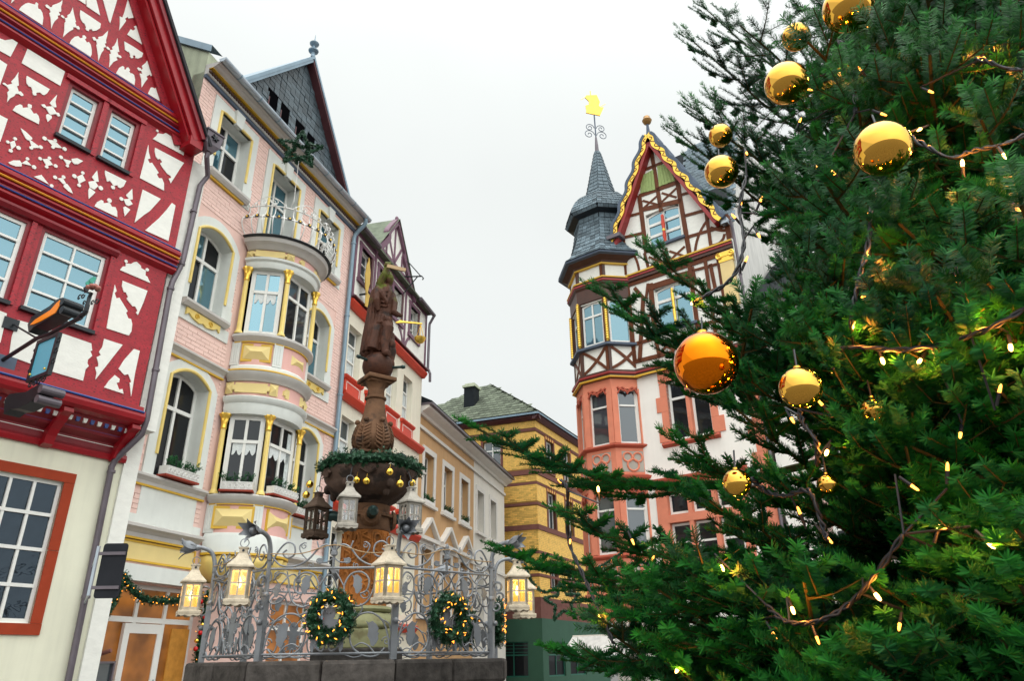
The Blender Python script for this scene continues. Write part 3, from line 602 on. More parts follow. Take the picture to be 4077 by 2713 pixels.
for side, (a, b) in cols_.items():
    g2 = [glass_skyblue, glass_dark, glass_skyblue]
    # first upper floor
    trim_arch(a, b, 4.62, 6.5, .2, .25, 6.94); window(pink, a, b, 4.64, 6.69, .24, 2, (.66,), .07, .06, glass=glass_dark, arch=.18)
    # second
    trim_arch(a, b, 8.02, 9.66, .2, .25, 10.12); window(pink, a, b, 8.03, 9.85, .24, 2, (.64,), .07, .06, glass=[glass_dark, glass_skyblue, glass_dark, glass_grey], arch=.18)
    [part('surround_shoulder', MB().box(x0, x1, -.03, .02, z0, z1), grey_trim, pink) for x0, x1, z0, z1 in ((a - .29, a, 8.02, 8.35), (b, b + .29, 8.02, 8.35), (a - .29, b + .29, 7.64, 7.9))]
    s_ = part('window_sill', MB().ext([(.02, 7.9), (-.1, 7.9), (-.14, 7.94), (-.17, 7.97), (-.17, 8.02), (-.02, 8.04), (.24, 8.04), (.24, 7.95)], a - .14, b + .14), grey_mould, pink)
    ap = [(a + .02, 7.89), (b - .02, 7.89), (b - .02, 7.74), (b - .1, 7.8), (b - .2, 7.74), ((a + b) / 2 + .1, 7.7), ((a + b) / 2, 7.74), ((a + b) / 2 - .1, 7.7), (a + .2, 7.74), (a + .1, 7.8), (a + .02, 7.74)]
    apo = part('yellow_apron', MB().poly(ap, -.07, -.03), yellow_p, s_)
    part('apron_scroll', MB().tube([(x, -.075, z) for x, z in spiral(((a + b) / 2 - .2, 7.8), .06, .012, 0, 9, 18)], .012, 5), yellow_d, apo); part('apron_scroll', MB().tube([(x, -.075, z) for x, z in spiral(((a + b) / 2 + .2, 7.8), .06, .012, math.pi, math.pi - 9, 18)], .012, 5), yellow_d, apo)
    # third, flat heads with keystones
    trim_arch(a, b, 11.1, 12.66, 0, .25, 12.94); window(pink, a, b, 11.12, 12.66, .24, 2, (.62,), .07, .06, glass=[glass_skyblue, glass_dark])
    part('keystone', MB().poly([((a + b) / 2 - .1, 12.62), ((a + b) / 2 + .1, 12.62), ((a + b) / 2 + .15, 13.0), ((a + b) / 2 - .15, 13.0)], -.1, .0), grey_trim, pink, bevel=.008)
    [part('surround_shoulder', MB().box(x0, x1, -.03, .02, 10.9, 11.45), grey_trim, pink) for x0, x1 in ((a - .29, a - .02), (b + .02, b + .29))]
    part('window_sill', MB().ext([(.02, 10.94), (-.1, 10.94), (-.14, 10.98), (-.17, 11.02), (-.17, 11.08), (-.02, 11.1), (.24, 11.1), (.24, 11.0)], a - .14, b + .14), grey_mould, pink)
    part('yellow_line', MB().box(a - .05, b + .05, -.075, -.02, 10.9, 10.94), yellow_d, pink)
    part('blank_panel', MB().box(a - .18, b + .18, -.02, .02, 3.93, 4.42), grey_trim, pink)
flowerbox(-.18, .62, -.13, 4.66, 'white window box of fir sprigs on the sill beside the downpipe', 3)
flowerbox(3.8, 4.6, -.13, 4.66, 'white window box of fir sprigs behind the fountain garland', 4)
# balcony door
a, b = 1.63, 2.71; trim_arch(a, b, 10.2, 12.64, 0, .25, 12.94); window(pink, a, b, 10.22, 12.64, .3, 2, (.72,), .08, .06, glass=[glass_skyblue, glass_sky], name='balcony_door')
part('keystone', MB().poly([(BX - .1, 12.6), (BX + .1, 12.6), (BX + .15, 13.0), (BX - .15, 13.0)], -.1, .0), grey_trim, pink, bevel=.008)
# straight string courses
def course(z0, z1, out, parent, gaps=((1.05, 3.27),), line=True):
    h = z1 - z0; P = [(.01, z0), (-out * .35, z0), (-out * .4, z0 + h * .3), (-out * .7, z0 + h * .5), (-out, z0 + h * .65), (-out, z0 + h * .85), (-out * .5, z1), (.01, z1)]
    for s, e in free_intervals(UL, UR, [(g[0], g[1], z0, z1) for g in gaps], z0, z1):
        part('string_course', MB().ext(P, s, e), grey_mould, parent)
        if line: part('yellow_line', MB().box(s, e, -out * .39, -.0, z0 - .035, z0 - .001), yellow_d, parent)
course(6.88, 7.08, .14, pink); course(4.44, 4.62, .13, pink); course(3.56, 3.78, .2, pink)
part('plinth_band', MB().box(UL, 1.1, -.03, .01, 3.78, 3.93), grey_trim, pink); part('plinth_band', MB().box(3.22, UR, -.03, .01, 3.78, 3.93), grey_trim, pink)
# shop front
for a, b in ((-.83, 1.04), (3.3, 5.2)):
    part('sign_panel', MB().box(a, b, -.03, .01, 3.21, 3.48), cream_yel, pink)
    part('sign_panel_frame', MB().box(a - .03, a, -.045, .01, 3.18, 3.51).box(b, b + .03, -.045, .01, 3.18, 3.51).box(a, b, -.045, .01, 3.18, 3.21).box(a, b, -.045, .01, 3.48, 3.51), yellow_d, pink)
part('fascia', MB().box(-.62, 1.1, -.12, .05, 2.88, 3.13), grey_trim, pink)
lit = mat('warm lit shop room', (.10, .035, .01), .3, .5, 1.8, emit=(1, .36, .06), estr=.0)
_t = lit.node_tree; _p = _t.nodes['Principled BSDF']; _n = N('ShaderNodeTexNoise', _t); _n.inputs['Scale'].default_value = 2.2; _c = N('ShaderNodeTexCoord', _t); L(_c.outputs['Object'], _n.inputs['Vector'], _t)
_m = N('ShaderNodeMapRange', _t); _m.inputs[1].default_value = .35; _m.inputs[2].default_value = .7; _m.inputs[3].default_value = .05; _m.inputs[4].default_value = .2; L(_n.outputs[0], _m.inputs[0], _t); L(_m.outputs[0], _p.inputs['Emission Strength'], _t)
window(pink, -.62, 1.5, .1, 2.86, .16, 3, (.8,), .07, .07, glass=lit, name='shop_window')
part('shop_curtain_wall', MB().box(1.0, 1.44, .15, .17, .2, 2.2), mat('glowing amber drape', (.42, .19, .04), .8, .3, 6, emit=(1, .45, .05), estr=.06), pink)  # cloth glows faintly in place of the shop's lamplight
dr = part('shop_door', MB().box(-.12, .0, .1, .16, .12, 2.25).box(.62, .74, .1, .16, .12, 2.25).box(0, .62, .1, .16, 2.1, 2.25).box(0, .62, .1, .16, .12, .35), white_paint, pink)
part('pane', MB().box(.0, .62, .12, .13, .35, 2.1), lit, dr); part('handle', MB().tube([(.66, .06, 1.1), (.66, .06, 1.4)], .015), zinc, dr)
window(pink, 3.6, 5.1, .1, 2.86, .16, 2, (.8,), .07, .07, glass=lit, name='shop_window')
# --- the bow ---
cy0 = -.05
def arcp(r, n=24, a0=math.pi * 1.0, a1=2 * math.pi): return [(BX + r * math.cos(a0 + (a1 - a0) * i / n), cy0 + r * math.sin(a0 + (a1 - a0) * i / n)) for i in range(n + 1)]
bow = arcp(.9)
def ringp(name, prof, mat_, parent=pink, smooth=True): return part(name, MB().sweep(prof, bow), mat_, parent, smooth=smooth)
ringp('bow_base', [(-.3, 3.5), (.09, 3.5), (.09, 3.8), (.06, 3.86), (-.3, 3.86)], grey_trim)
ringp('yellow_line', [(-.2, 3.46), (.11, 3.46), (.11, 3.5), (-.2, 3.5)], yellow_d)
ringp('bow_pedestal', [(-.3, 3.86), (.04, 3.86), (.04, 4.4), (-.3, 4.4)], pink_flat)
ringp('bow_sill', [(-.3, 4.4), (.07, 4.4), (.12, 4.44), (.16, 4.48), (.18, 4.54), (.12, 4.58), (-.3, 4.6)], grey_mould); ringp('yellow_line', [(0, 4.375), (.075, 4.375), (.075, 4.399), (0, 4.399)], yellow_d)
ringp('bow_architrave', [(-.35, 6.18), (.06, 6.18), (.10, 6.3), (.10, 6.4), (.15, 6.44), (.17, 6.52), (.1, 6.56), (-.35, 6.56)], grey_trim)
ringp('bow_frieze', [(-.3, 6.56), (.06, 6.56), (.06, 6.87), (-.3, 6.87)], pink_flat)
ringp('bow_cornice', [(-.3, 6.87), (.1, 6.87), (.14, 6.93), (.2, 6.98), (.22, 7.05), (.1, 7.09), (-.3, 7.09)], grey_mould); ringp('yellow_line', [(.0, 7.092), (.14, 7.092), (.14, 7.12), (.0, 7.12)], yellow_d)
ringp('bow_base', [(-.3, 7.12), (.09, 7.12), (.09, 7.2), (.05, 7.24), (-.3, 7.24)], grey_trim); ringp('bow_pedestal', [(-.3, 7.24), (.04, 7.24), (.04, 7.76), (-.3, 7.76)], pink_flat)
ringp('bow_sill', [(-.3, 7.76), (.07, 7.76), (.12, 7.8), (.17, 7.85), (.17, 7.9), (.1, 7.94), (-.3, 7.95)], grey_mould); ringp('yellow_line', [(0, 7.735), (.075, 7.735), (.075, 7.759), (0, 7.759)], yellow_d)
ringp('bow_architrave', [(-.35, 9.52), (.06, 9.52), (.10, 9.6), (.10, 9.66), (.15, 9.69), (.16, 9.74), (-.35, 9.75)], grey_trim)
ringp('bow_frieze', [(-.3, 9.75), (.06, 9.75), (.06, 9.96), (-.3, 9.96)], pink_flat)
ringp('bow_cornice', [(-.3, 9.96), (.1, 9.96), (.15, 10.0), (.18, 10.04), (.27, 10.08), (.3, 10.14), (.3, 10.17), (-.3, 10.17)], grey_mould)
part('balcony_slab', MB().sweep([(-.9, 10.17), (.34, 10.17), (.37, 10.19), (.34, 10.225), (-.9, 10.225)], bow), iron_d, pink)
# scalloped yellow corbel below
part('shell_corbel', MB().lathe([(.3, 2.98), (.5, 3.0), (.7, 3.06), (.85, 3.17), (.93, 3.32), (.95, 3.44)], 80, (BX, cy0), fn=lambda r_, z, a_: r_ * (1 + .05 * abs(math.sin(a_ * 10)))), yellow_p, pink, smooth='all')
# facets with windows, columns and panels
CA = [(BX + .93 * math.cos(t), cy0 + .93 * math.sin(t)) for t in (math.pi * 1.02, math.pi * 1.31, math.pi * 1.69, math.pi * 1.98)]
orn = {}
for i in range(3):
    p, q = Vector(CA[i]), Vector(CA[i + 1]); d = (q - p); l = d.length; ang = math.atan2(d.y, d.x); Mf = Matrix.Translation((p.x, p.y, 0)) @ Matrix.Rotation(ang, 4, 'Z')
    for lev, (z0, z1) in enumerate(((4.6, 6.18), (7.95, 9.52))):
        gl = [glass_dark, glass_dark] if lev == 0 else ([glass_sky, glass_skyblue] if i == 0 else [glass_dark, glass_grey])
        w_ = window(pink, .07, l - .07, z0, z1, .03, 2, (.66,), .09, .055, glass=gl, M=Mf, name='bow_window')
        if lev == 0 or i == 0:
            hw = (l - .14 - .18) / 2
            for c in range(2):
                x0 = .07 + .09 + c * hw + .03; x1 = x0 + hw - .06; n = 24; top = z0 + (z1 - z0) * .66 - .03
                pts = [(x0, top), (x1, top)] + [(x1 + (x0 - x1) * k / n, top - .13 - .11 * abs(math.sin(math.pi * 1.5 * k / n + .4))) for k in range(n + 1)]
                part('lace_valance', MB().poly(pts, .038, .043), lace, w_)
        if lev == 0 and i == 1: part('side_curtain', MB().box(l - .3, l - .18, .038, .045, z0 + .15, z1 - .15), curtain, w_)
    xm = l / 2
    def pyramid(x0, x1, z0, z1, y, h): return MB().add([(x0, y, z0), (x1, y, z0), (x1, y, z1), (x0, y, z1), (x0 + (z1 - z0) * .5, y - h, (z0 + z1) / 2), (x1 - (z1 - z0) * .5, y - h, (z0 + z1) / 2)], [(0, 1, 5, 4), (1, 2, 5), (2, 3, 4, 5), (3, 0, 4), (3, 2, 1, 0)])
    yb = -.12 if i == 1 else -.1
    for (z0, z1, wq) in ((3.98, 4.3, .33), (7.36, 7.66, .26)):
        fr = part('panel_frame', MB().box(xm - wq - .04, xm + wq + .04, yb, .05, z0 - .05, z1 + .05), yellow_d if z0 < 5 else yellow_d, pink, Mf); part('pyramid_panel', pyramid(xm - wq, xm + wq, z0, z1, yb - .002, .09), cream_yel, fr)
    for (z0, z1) in ((6.62, 6.82), (9.78, 9.93)):
        wq = .36; e = .05
        pts = [(xm - wq, z0 + e), (xm - wq + e, z0 + e), (xm - wq + e, z0), (xm + wq - e, z0), (xm + wq - e, z0 + e), (xm + wq, z0 + e), (xm + wq, z1 - e), (xm + wq - e, z1 - e), (xm + wq - e, z1), (xm - wq + e, z1), (xm - wq + e, z1 - e), (xm - wq, z1 - e)]
        part('cartouche', MB().poly(pts, yb - .05, .0), cream_yel, pink, Mf)
flute = lambda r_, z, a_: r_ * (1 + .05 * math.cos(a_ * 10))
for i, c in enumerate(CA):
    d = (Vector(c) - Vector((BX, cy0))).normalized(); cx, cy = BX + d.x * .97, cy0 + d.y * .97
    for z0, z1 in ((4.58, 6.18), (7.94, 9.52)):
        cl_ = part('column', MB().lathe([(.085, z0), (.085, z0 + .03), (.07, z0 + .06), (.055, z0 + .09)] + [(.052, z0 + .1), (.046, z1 - .32)], 40, (cx, cy), fn=lambda r_, z, a_, z0=z0: flute(r_, z, a_) if z > z0 + .095 else r_), yellow_p, pink, smooth=True)
        part('capital', MB().lathe([(.05, z1 - .32), (.062, z1 - .3), (.055, z1 - .27), (.055, z1 - .2), (.065, z1 - .17), (.06, z1 - .14), (.07, z1 - .08), (.1, z1 - .03), (.1, z1)], 24, (cx, cy), fn=lambda r_, z, a_, z1=z1: r_ * (1 + .14 * math.cos(a_ * 8)) if z > z1 - .16 else r_), gold, cl_, smooth=True)
    for z0, z1 in ((3.86, 4.4), (7.24, 7.76)):
        ang = math.atan2(d.y, d.x) + math.pi / 2; Mp = Matrix.Translation((cx - d.x * .06, cy - d.y * .06, 0)) @ Matrix.Rotation(ang, 4, 'Z')
        mb = MB().box(-.1, .1, -.06, .06, z0, z1)
        for k in range(3): mb.box(-.065 + k * .05, -.04 + k * .05, -.07, -.058, z0 + .06, z1 - .06)
        part('pilaster', mb, grey_trim, pink, Mp)
    for z0, z1 in ((6.6, 6.85), (9.77, 9.95)):
        ang = math.atan2(d.y, d.x) + math.pi / 2; Mp = Matrix.Translation((BX + d.x * .98, cy0 + d.y * .98, 0)) @ Matrix.Rotation(ang, 4, 'Z')
        part('diamond_block', MB().add([(-.09, -.0, z0), (.09, 0, z0), (.09, 0, z1), (-.09, 0, z1), (0, -.08, (z0 + z1) / 2)], [(0, 1, 4), (1, 2, 4), (2, 3, 4), (3, 0, 4), (3, 2, 1, 0)]), cream_yel, pink, Mp)
for i, lab in ((0, 'white window box of fir sprigs on the near side of the bow sill'), (1, 'white window box of fir sprigs on the front of the bow sill')):
    p, q = Vector(CA[i]), Vector(CA[i + 1]); d = (q - p); md = (p + q) / 2; nn = Vector((d.y, -d.x)).normalized(); ang = math.atan2(d.y, d.x)
    t = thing('flower_box', lab, 'flower box', PK.M @ Matrix.Translation((md.x + nn.x * .14, md.y + nn.y * .14, 4.64)) @ Matrix.Rotation(ang, 4, 'Z'), 'window boxes filled with fir sprigs'); fill_box(t, d.length / 2 - .12, 20 + i)
# balcony railing: bellied white iron with a rail of small suns
rl = thing('balcony_railing', 'white curly wrought-iron railing with little dark suns on the bow roof', 'railing', PK.M)
rr = arcp(1.12, 32)
part('rail', MB().tube([(x, y, 11.02) for x, y in rr], .016, 6), iron_w, rl); part('rail', MB().tube([(BX + (x - BX) * 1.16, cy0 + (y - cy0) * 1.16, 10.62) for x, y in rr], .02, 6), iron_w, rl)
for k in range(19):
    a_ = math.pi * (1 + k / 18); ca, sa = math.cos(a_), math.sin(a_)
    prof = [(1.12, 10.22), (1.26, 10.36), (1.33, 10.5), (1.30, 10.64), (1.18, 10.76), (1.12, 10.88), (1.14, 11.0), (1.22, 11.04), (1.26, 10.97), (1.2, 10.93)]
    P = smoothpath([(BX + r_ * ca, cy0 + r_ * sa, z) for r_, z in prof], 4); part('baluster', MB().tube(P, .012, 5), iron_w, rl)
    if k < 18:
        a2 = math.pi * (1 + (k + .5) / 18); x, y = BX + 1.325 * math.cos(a2), cy0 + 1.325 * math.sin(a2); st = []
        for j in range(16): r_ = .055 if j % 2 == 0 else .028; st.append((r_ * math.cos(math.pi / 8 * j), r_ * math.sin(math.pi / 8 * j)))
        Ms = Matrix.Translation((x, y, 10.62)) @ Matrix.Rotation(a2 + math.pi / 2, 4, 'Z')
        s_ = part('sun_rosette', MB().poly(st, -.02, .0), iron_d, rl, Ms); part('rosette_centre', MB().ball((0, -.02, 0), .024, 8, 6), gold, s_)
for a_ in (1.12, 1.38, 1.62, 1.88):
    P = []
    for c, s0 in ((-1, 1), (1, -1)):
        ps = spiral((0, 0), .09, .02, math.pi / 2, math.pi / 2 + s0 * 8, 16)
        P.append([(BX + 1.13 * math.cos(math.pi * (a_ + (c * .11 + x) / 3.4)), cy0 + 1.13 * math.sin(math.pi * (a_ + (c * .11 + x) / 3.4)), 11.12 + z) for x, z in ps])
    mb = MB(); [mb.tube(p, .009, 5) for p in P]
    mb.tube([(BX + 1.13 * math.cos(math.pi * (a_ + t * .11)), cy0 + 1.13 * math.sin(math.pi * (a_ + t * .11)), 11.04 + .22 * math.cos(t * math.pi / 2)) for t in [i / 8 - 1 for i in range(17)]], .009, 5)
    part('crest_scroll', mb, iron_w, rl)
# main cornice, gutter
part('cornice_band', MB().box(UL, UR, -.06, .02, 13.04, 13.13), slate_band, pink)
part('cornice', MB().ext([(.02, 13.13), (-.08, 13.13), (-.1, 13.15), (-.1, 13.25), (-.2, 13.27), (-.26, 13.29), (-.3, 13.32), (-.38, 13.34), (-.38, 13.38), (.02, 13.4)], UL, UR), grey_mould, pink)
part('ochre_line', MB().box(UL, UR, -.2, -.1, 13.25, 13.27), yellow_d, pink)
bead = MB().ball((0, 0, 0), .04, 8, 6).mesh('bead', mat('carved brown bead', (.10, .06, .045), .6))
for i in range(80): ob('bead', bead, pink, Matrix.Translation((UL + .04 + i * .08, -.115, 13.2)))
gt = MB(); gp = [(-.44 + .09 * math.cos(a_), 13.42 + .09 * math.sin(a_)) for a_ in [math.pi + math.pi * k / 8 for k in range(9)]]
gt.ext(gp, UL - .03, UR + .1); part('gutter', gt, zinc, pink)
for i in range(9): part('gutter_joint', MB().ext([(-.44 + .096 * math.cos(math.pi + math.pi * k / 8), 13.42 + .096 * math.sin(math.pi + math.pi * k / 8)) for k in range(9)], UL + .5 + i * .72, UL + .53 + i * .72), zinc_b, pink)
# roof and slate-hung gable
G0, G1, GA = -.24, 5.0, (2.38, 16.72)
part('gable', MB().poly([(G0, 13.4), (G1, 13.4), GA], .04, .4), slate_base, pink)
part('gable_roof', MB().add([(G0 - .12, -.22, 13.4), (GA[0], -.22, GA[1] + .12), (G1 + .12, -.22, 13.4), (G0 - .12, 3.2, 13.4), (GA[0], 3.2, GA[1] + .12), (G1 + .12, 3.2, 13.4), (G0 - .02, -.22, 13.4), (GA[0], -.22, GA[1]), (G1 + .02, -.22, 13.4), (G0 - .02, 3.2, 13.4), (GA[0], 3.2, GA[1]), (G1 + .02, 3.2, 13.4)],
    [(0, 1, 7, 6), (1, 2, 8, 7), (0, 3, 4, 1), (1, 4, 5, 2), (6, 7, 10, 9), (7, 8, 11, 10), (3, 9, 10, 4), (4, 10, 11, 5)]), zinc_b, pink)
part('verge_soffit', MB().bar((GA[0] + .02, GA[1] - .06), (G1, 13.4), .1, -.2, .04), brown_dk, pink); part('verge_board', MB().bar((GA[0] - .02, GA[1] - .06), (G0, 13.4), .1, -.2, .04), zinc_b, pink)
gaps = [(1.1, 1.47, 13.9, 14.62), (1.6, 1.97, 13.9, 14.62), (2.26, 2.63, 13.9, 14.62), (2.78, 3.15, 13.9, 14.62)]
items = []; z = 13.45; k = 0
while z < GA[1] - .1:
    f_ = (GA[1] - z) / (GA[1] - 13.4); a = GA[0] - (GA[0] - G0) * f_ + .05; b = GA[0] + (G1 - GA[0]) * f_ - .05
    for s, e in free_intervals(a, b, gaps, z, z + .13):
        x = s - ((s - a) % .2) - (.1 if k % 2 else 0)
        while x < e:
            p, q = max(x, s), min(x + .186, e)
            if q - p > .03: items.append((p, q, .0 + random.uniform(0, .02), .045, z, z + .118))
            x += .2
    z += .13; k += 1
pieces('slate', items, slate_dk, pink, None, 300)
for g in gaps:
    d_ = part('dormer_opening', MB().box(g[0], g[1], .02, .05, g[2], g[3]), void, pink); part('shutter', MB().box(g[0] + .02, g[0] + .06, .012, .019, g[2], g[3] - .25), brown_dk, d_)  # black panels stand in for the shade inside the openings
part('finial', MB().lathe([(.06, 16.8), (.05, 16.95), (.13, 17.0), (.14, 17.03), (.04, 17.06), (.035, 17.2), (.12, 17.26), (.13, 17.29), (.03, 17.33), (.015, 17.45), (.005, 17.62)], 16, (GA[0], -.15)), zinc_b, pink, smooth=True)
# greenish party wall above the red roof
q1 = PK.at_u(cK4(405, 185), UL); q2 = PK.at_u(cK4(140, 100), UL)
part('roof', MB().ext([(-.3, 13.4), (-.3, 13.46), (-q1[0], q1[1] - .02), (-q2[0], q2[1] - .02), (9, 13.4)], UL + .32, UR), slate_base, pink)
part('party_wall', MB().add([(UL, -q1[0], 9.5), (UL, -q1[0], q1[1]), (UL, -q2[0], q2[1]), (UL, -q2[0], 9.5), (UL + .3, -q1[0], 9.5), (UL + .3, -q1[0], q1[1]), (UL + .3, -q2[0], q2[1]), (UL + .3, -q2[0], 9.5)], [(0, 1, 2, 3), (7, 6, 5, 4), (0, 4, 5, 1), (1, 5, 6, 2), (2, 6, 7, 3)]), plaster_g, pink)
part('party_wall_flashing', MB().add([(UL - .05, -q1[0] - .1, q1[1] - .06), (UL - .05, -q1[0] - .1, q1[1] + .12), (UL - .05, -q2[0], q2[1] + .14), (UL - .05, -q2[0], q2[1] - .04), (UL + .3, -q1[0] - .1, q1[1] + .12), (UL + .3, -q2[0], q2[1] + .14)], [(0, 1, 2, 3), (1, 4, 5, 2)]), zinc_b, pink)
# blue-grey downpipe at the far end
dpp = thing('downpipe', 'blue-grey rain downpipe between the pink house and the narrow house', 'downpipe', PK.M)
part('pipe', MB().tube(smoothpath([(UR - .1, -.44, 13.36), (UR - .06, -.4, 13.2), (UR - .08, -.14, 12.9), (UR - .08, -.1, 12.7)], 4) + [(UR - .08, -.1, .2)], .06, 10), zinc_b, dpp, smooth=True)
for z in (12.6, 10.3, 8.0, 5.7, 3.4, 1.5): part('pipe_clip', MB().lathe([(.062, z - .03), (.075, z - .025), (.075, z + .025), (.062, z + .03)], 12, (UR - .08, -.1)), zinc_b, dpp)
# ======================= narrow white house with red bands and mauve timber gable =======================
H3 = Fac(13.6, (765 / .578, 1070 / .578), 17.8); c6 = crop(1300, 800, 1.3067)
wall_cr = mat('pale cream stucco', (.84, .80, .66), .8, .05, 2, .06, 60, streak=.06); vermil = mat('vermilion paint', (.62, .05, .018), .5, .1, 4); mauve = mat('mauve timber paint', (.17, .075, .12), .5, .15, 5, .15, 40)
h3 = thing('narrow_house', 'narrow cream house with vermilion bands under a mauve half-timbered gable', 'house', H3.M)
WC = [(.28, 1.08), (1.62, 2.42), (2.98, 3.78), (4.3, 5.1)]; op3 = [(a, b, z0, z1) for a, b in WC for z0, z1 in ((8.78, 10.28), (5.85, 7.62), (2.9, 4.7))]
top3 = [(.42, 1.12, 11.75, 12.85), (1.7, 2.4, 11.75, 12.85), (2.85, 3.55, 11.75, 12.85), (4.35, 5.05, 11.75, 12.85)]
part('wall', wall(MB(), 0, 5.95, 0, 10.8, op3, 0, .4), wall_cr, h3); part('upper_wall', wall(MB(), .02, 5.93, 10.8, 13.25, top3, -.1, .3), plaster_w, h3)
part('house_body', MB().box(.03, 5.9, .6, 9, 0, 13.2), wall_cr, h3); part('dark_room_sheet', MB().box(.1, 5.85, .5, .58, 0, 13.2), iron_d, h3)
for i, (a, b) in enumerate(WC):
    for z0, z1 in ((8.78, 10.28), (5.85, 7.62)):
        w_ = window(h3, a + .02, b - .02, z0, z1, .17, 1, (.36, .68), .06, .04, glass=glass_grey); part('curtain', MB().box(a + .1, b - .1, (.19), .191, z0 + .08, z1 - .5), curtain, w_)
    window(h3, a + .02, b - .02, 2.9, 4.7, .26, 1, (.66,), .06, .04, glass=glass_dark)
    for z in (8.18, 5.3):
        p_ = part('apron_panel', MB().box(a - .08, b + .08, -.05, .01, z, z + .44), vermil, h3); part('panel_line', MB().box(a, b, -.058, -.048, z + .05, z + .07).box(a, a + .02, -.058, -.048, z + .05, z + .38).box(b - .02, b, -.058, -.048, z + .05, z + .38).box(a, b, -.058, -.048, z + .36, z + .38), plaster_w, p_)
        part('apron_sill', MB().ext([(.01, z + .44), (-.07, z + .44), (-.12, z + .5), (-.12, z + .54), (.26, z + .58), (.26, z + .44)], a - .14, b + .14), vermil, h3)
for z in (10.72, 8.0, 5.1, 2.4): part('string_course', MB().ext([(.01, z), (-.1, z), (-.16, z + .08), (-.2, z + .14), (-.2, z + .2), (-.05, z + .25), (.01, z + .25)], 0, 5.95), vermil, h3)
part('band_cap', MB().box(0, 5.95, -.26, .0, 10.975, 11.02), brown_dk, h3)
for a, b, z0, z1 in top3:
    window(h3, a, b, z0, z1, .06, 1, (.33, .66), .06, .03, glass=glass_grey)
    part('timber_frame', MB().box(a - .14, a, -.13, -.02, z0 - .1, z1 + .14), mauve, h3); part('timber_frame', MB().box(b, b + .14, -.13, .1, z0 - .1, z1 + .14), brown_dk, h3); part('timber_sill', MB().box(a - .18, b + .18, -.17, -.02, z0 - .12, z0), mauve, h3); part('timber_head', MB().box(a - .16, b + .16, -.135, -.02, z1 + .0, z1 + .12), mauve, h3)
for u in (.06, 1.4, 2.62, 3.9, 5.86): part('post', MB().box(u - .06, u + .06, -.125, -.02, 11.02, 13.25), mauve, h3)
part('rail_timber', MB().box(.02, 5.93, -.128, -.02, 13.08, 13.25), mauve, h3); part('rail_timber', MB().box(.02, 5.93, -.128, -.02, 11.02, 11.14), mauve, h3)
for x in (1.4, 3.9):
    part('brace', MB().arcbar((x + .1, 11.1), (x + .5, 11.6), (x + .2, 11.5), .1, -.126, -.02), mauve, h3); part('brace', MB().arcbar((x - .1, 11.1), (x - .5, 11.6), (x - .2, 11.5), .1, -.126, -.02), mauve, h3)
# gable
ga = (2.74, 15.2)
part('gable', MB().poly([(1.3, 13.25), (4.45, 13.25), ga], -.1, .3), plaster_w, h3)
for e, cx in (((1.2, 13.15), 1.75), ((4.55, 13.05), 3.75)):
    P = [ga, ((ga[0] * .6 + e[0] * .4), ga[1] - .75), ((ga[0] + e[0]) / 2 + (.1 if e[0] < 2 else -.1), ga[1] - 1.1), e]
    part('verge_board', MB().ribbon([tuple(p) for p in smoothpath([(p[0], p[1]) if False else Vector((p[0], p[1], 0)) for p in P], 6) and [(v.x, v.y) for v in smoothpath([Vector((p[0], p[1], 0)) for p in P], 6)]], .2, -.2, -.02), mauve, h3)
for a_, b_ in (((2.74, 13.25), (2.74, 15.0)), ((2.1, 13.25), (2.1, 14.2)), ((3.38, 13.25), (3.38, 14.2)), ((2.74, 13.6), (2.2, 14.4)), ((2.74, 13.6), (3.28, 14.4)), ((1.5, 13.6), (4.2, 13.6))): part('gable_timber', MB().bar(a_, b_, .1, -.125, -.05), mauve, h3)
part('finial_scroll', MB().ball((2.74, -.12, 15.3), .09, 10, 8, (1, .7, 1.3)), mauve, h3)
part('hoist_bracket', MB().tube([(3.6, -.1, 13.55), (3.65, -.75, 13.5), (3.66, -.8, 13.42), (3.64, -.78, 13.36)], .025).tube([(3.6, -.1, 14.3), (3.63, -.7, 13.52)], .02).tube([(3.6, -.1, 12.85), (3.63, -.6, 13.5)], .02), iron_d, h3)
# roof
part('roof', MB().ext([(-.32, 13.2), (-.32, 13.27), (4, 16.4), (9, 13.2)], 0, 5.98), slate_moss, h3); part('gable_roof', MB().add([(1.12, -.24, 13.2), (ga[0], -.24, ga[1] + .1), (4.62, -.24, 13.1), (1.12, 3, 13.2), (ga[0], 3, ga[1] + .1), (4.62, 3, 13.1)], [(0, 1, 4, 3), (1, 2, 5, 4)]), slate_moss, h3)
sl = MB()
for k in range(14):
    for j in range(8):
        y0 = -.3 + j * .13; z0 = 13.28 + (y0 + .32) * .725; x0 = .05 + k * .1 - (.05 if j % 2 else 0)
        if x0 + .09 < 1.2 - 0: sl.add([(x0, y0, z0 + .03), (x0 + .09, y0, z0 + .03), (x0 + .09, y0 + .16, z0 + .12), (x0, y0 + .16, z0 + .12)], [(0, 1, 2, 3)])
tag(part('slate_rows', sl, slate_moss, h3, fix=False), kind='stuff')
part('gutter', MB().tube([(-.02, -.36, 13.2), (1.1, -.36, 13.2)], .07, 8), zinc_d, h3); part('gutter', MB().tube([(4.6, -.36, 13.18), (6.0, -.36, 13.18)], .07, 8), zinc_d, h3)
dp3 = thing('downpipe', 'dark downpipe at the corner of the narrow gabled house', 'downpipe', H3.M)
part('pipe', MB().tube([(5.98, -.36, 13.15), (5.98, -.2, 12.85), (5.96, -.2, 12.7), (5.96, -.2, 11.1), (5.98, -.28, 10.9), (6.0, -.28, 10.6)], .05, 8), zinc_d, dp3)
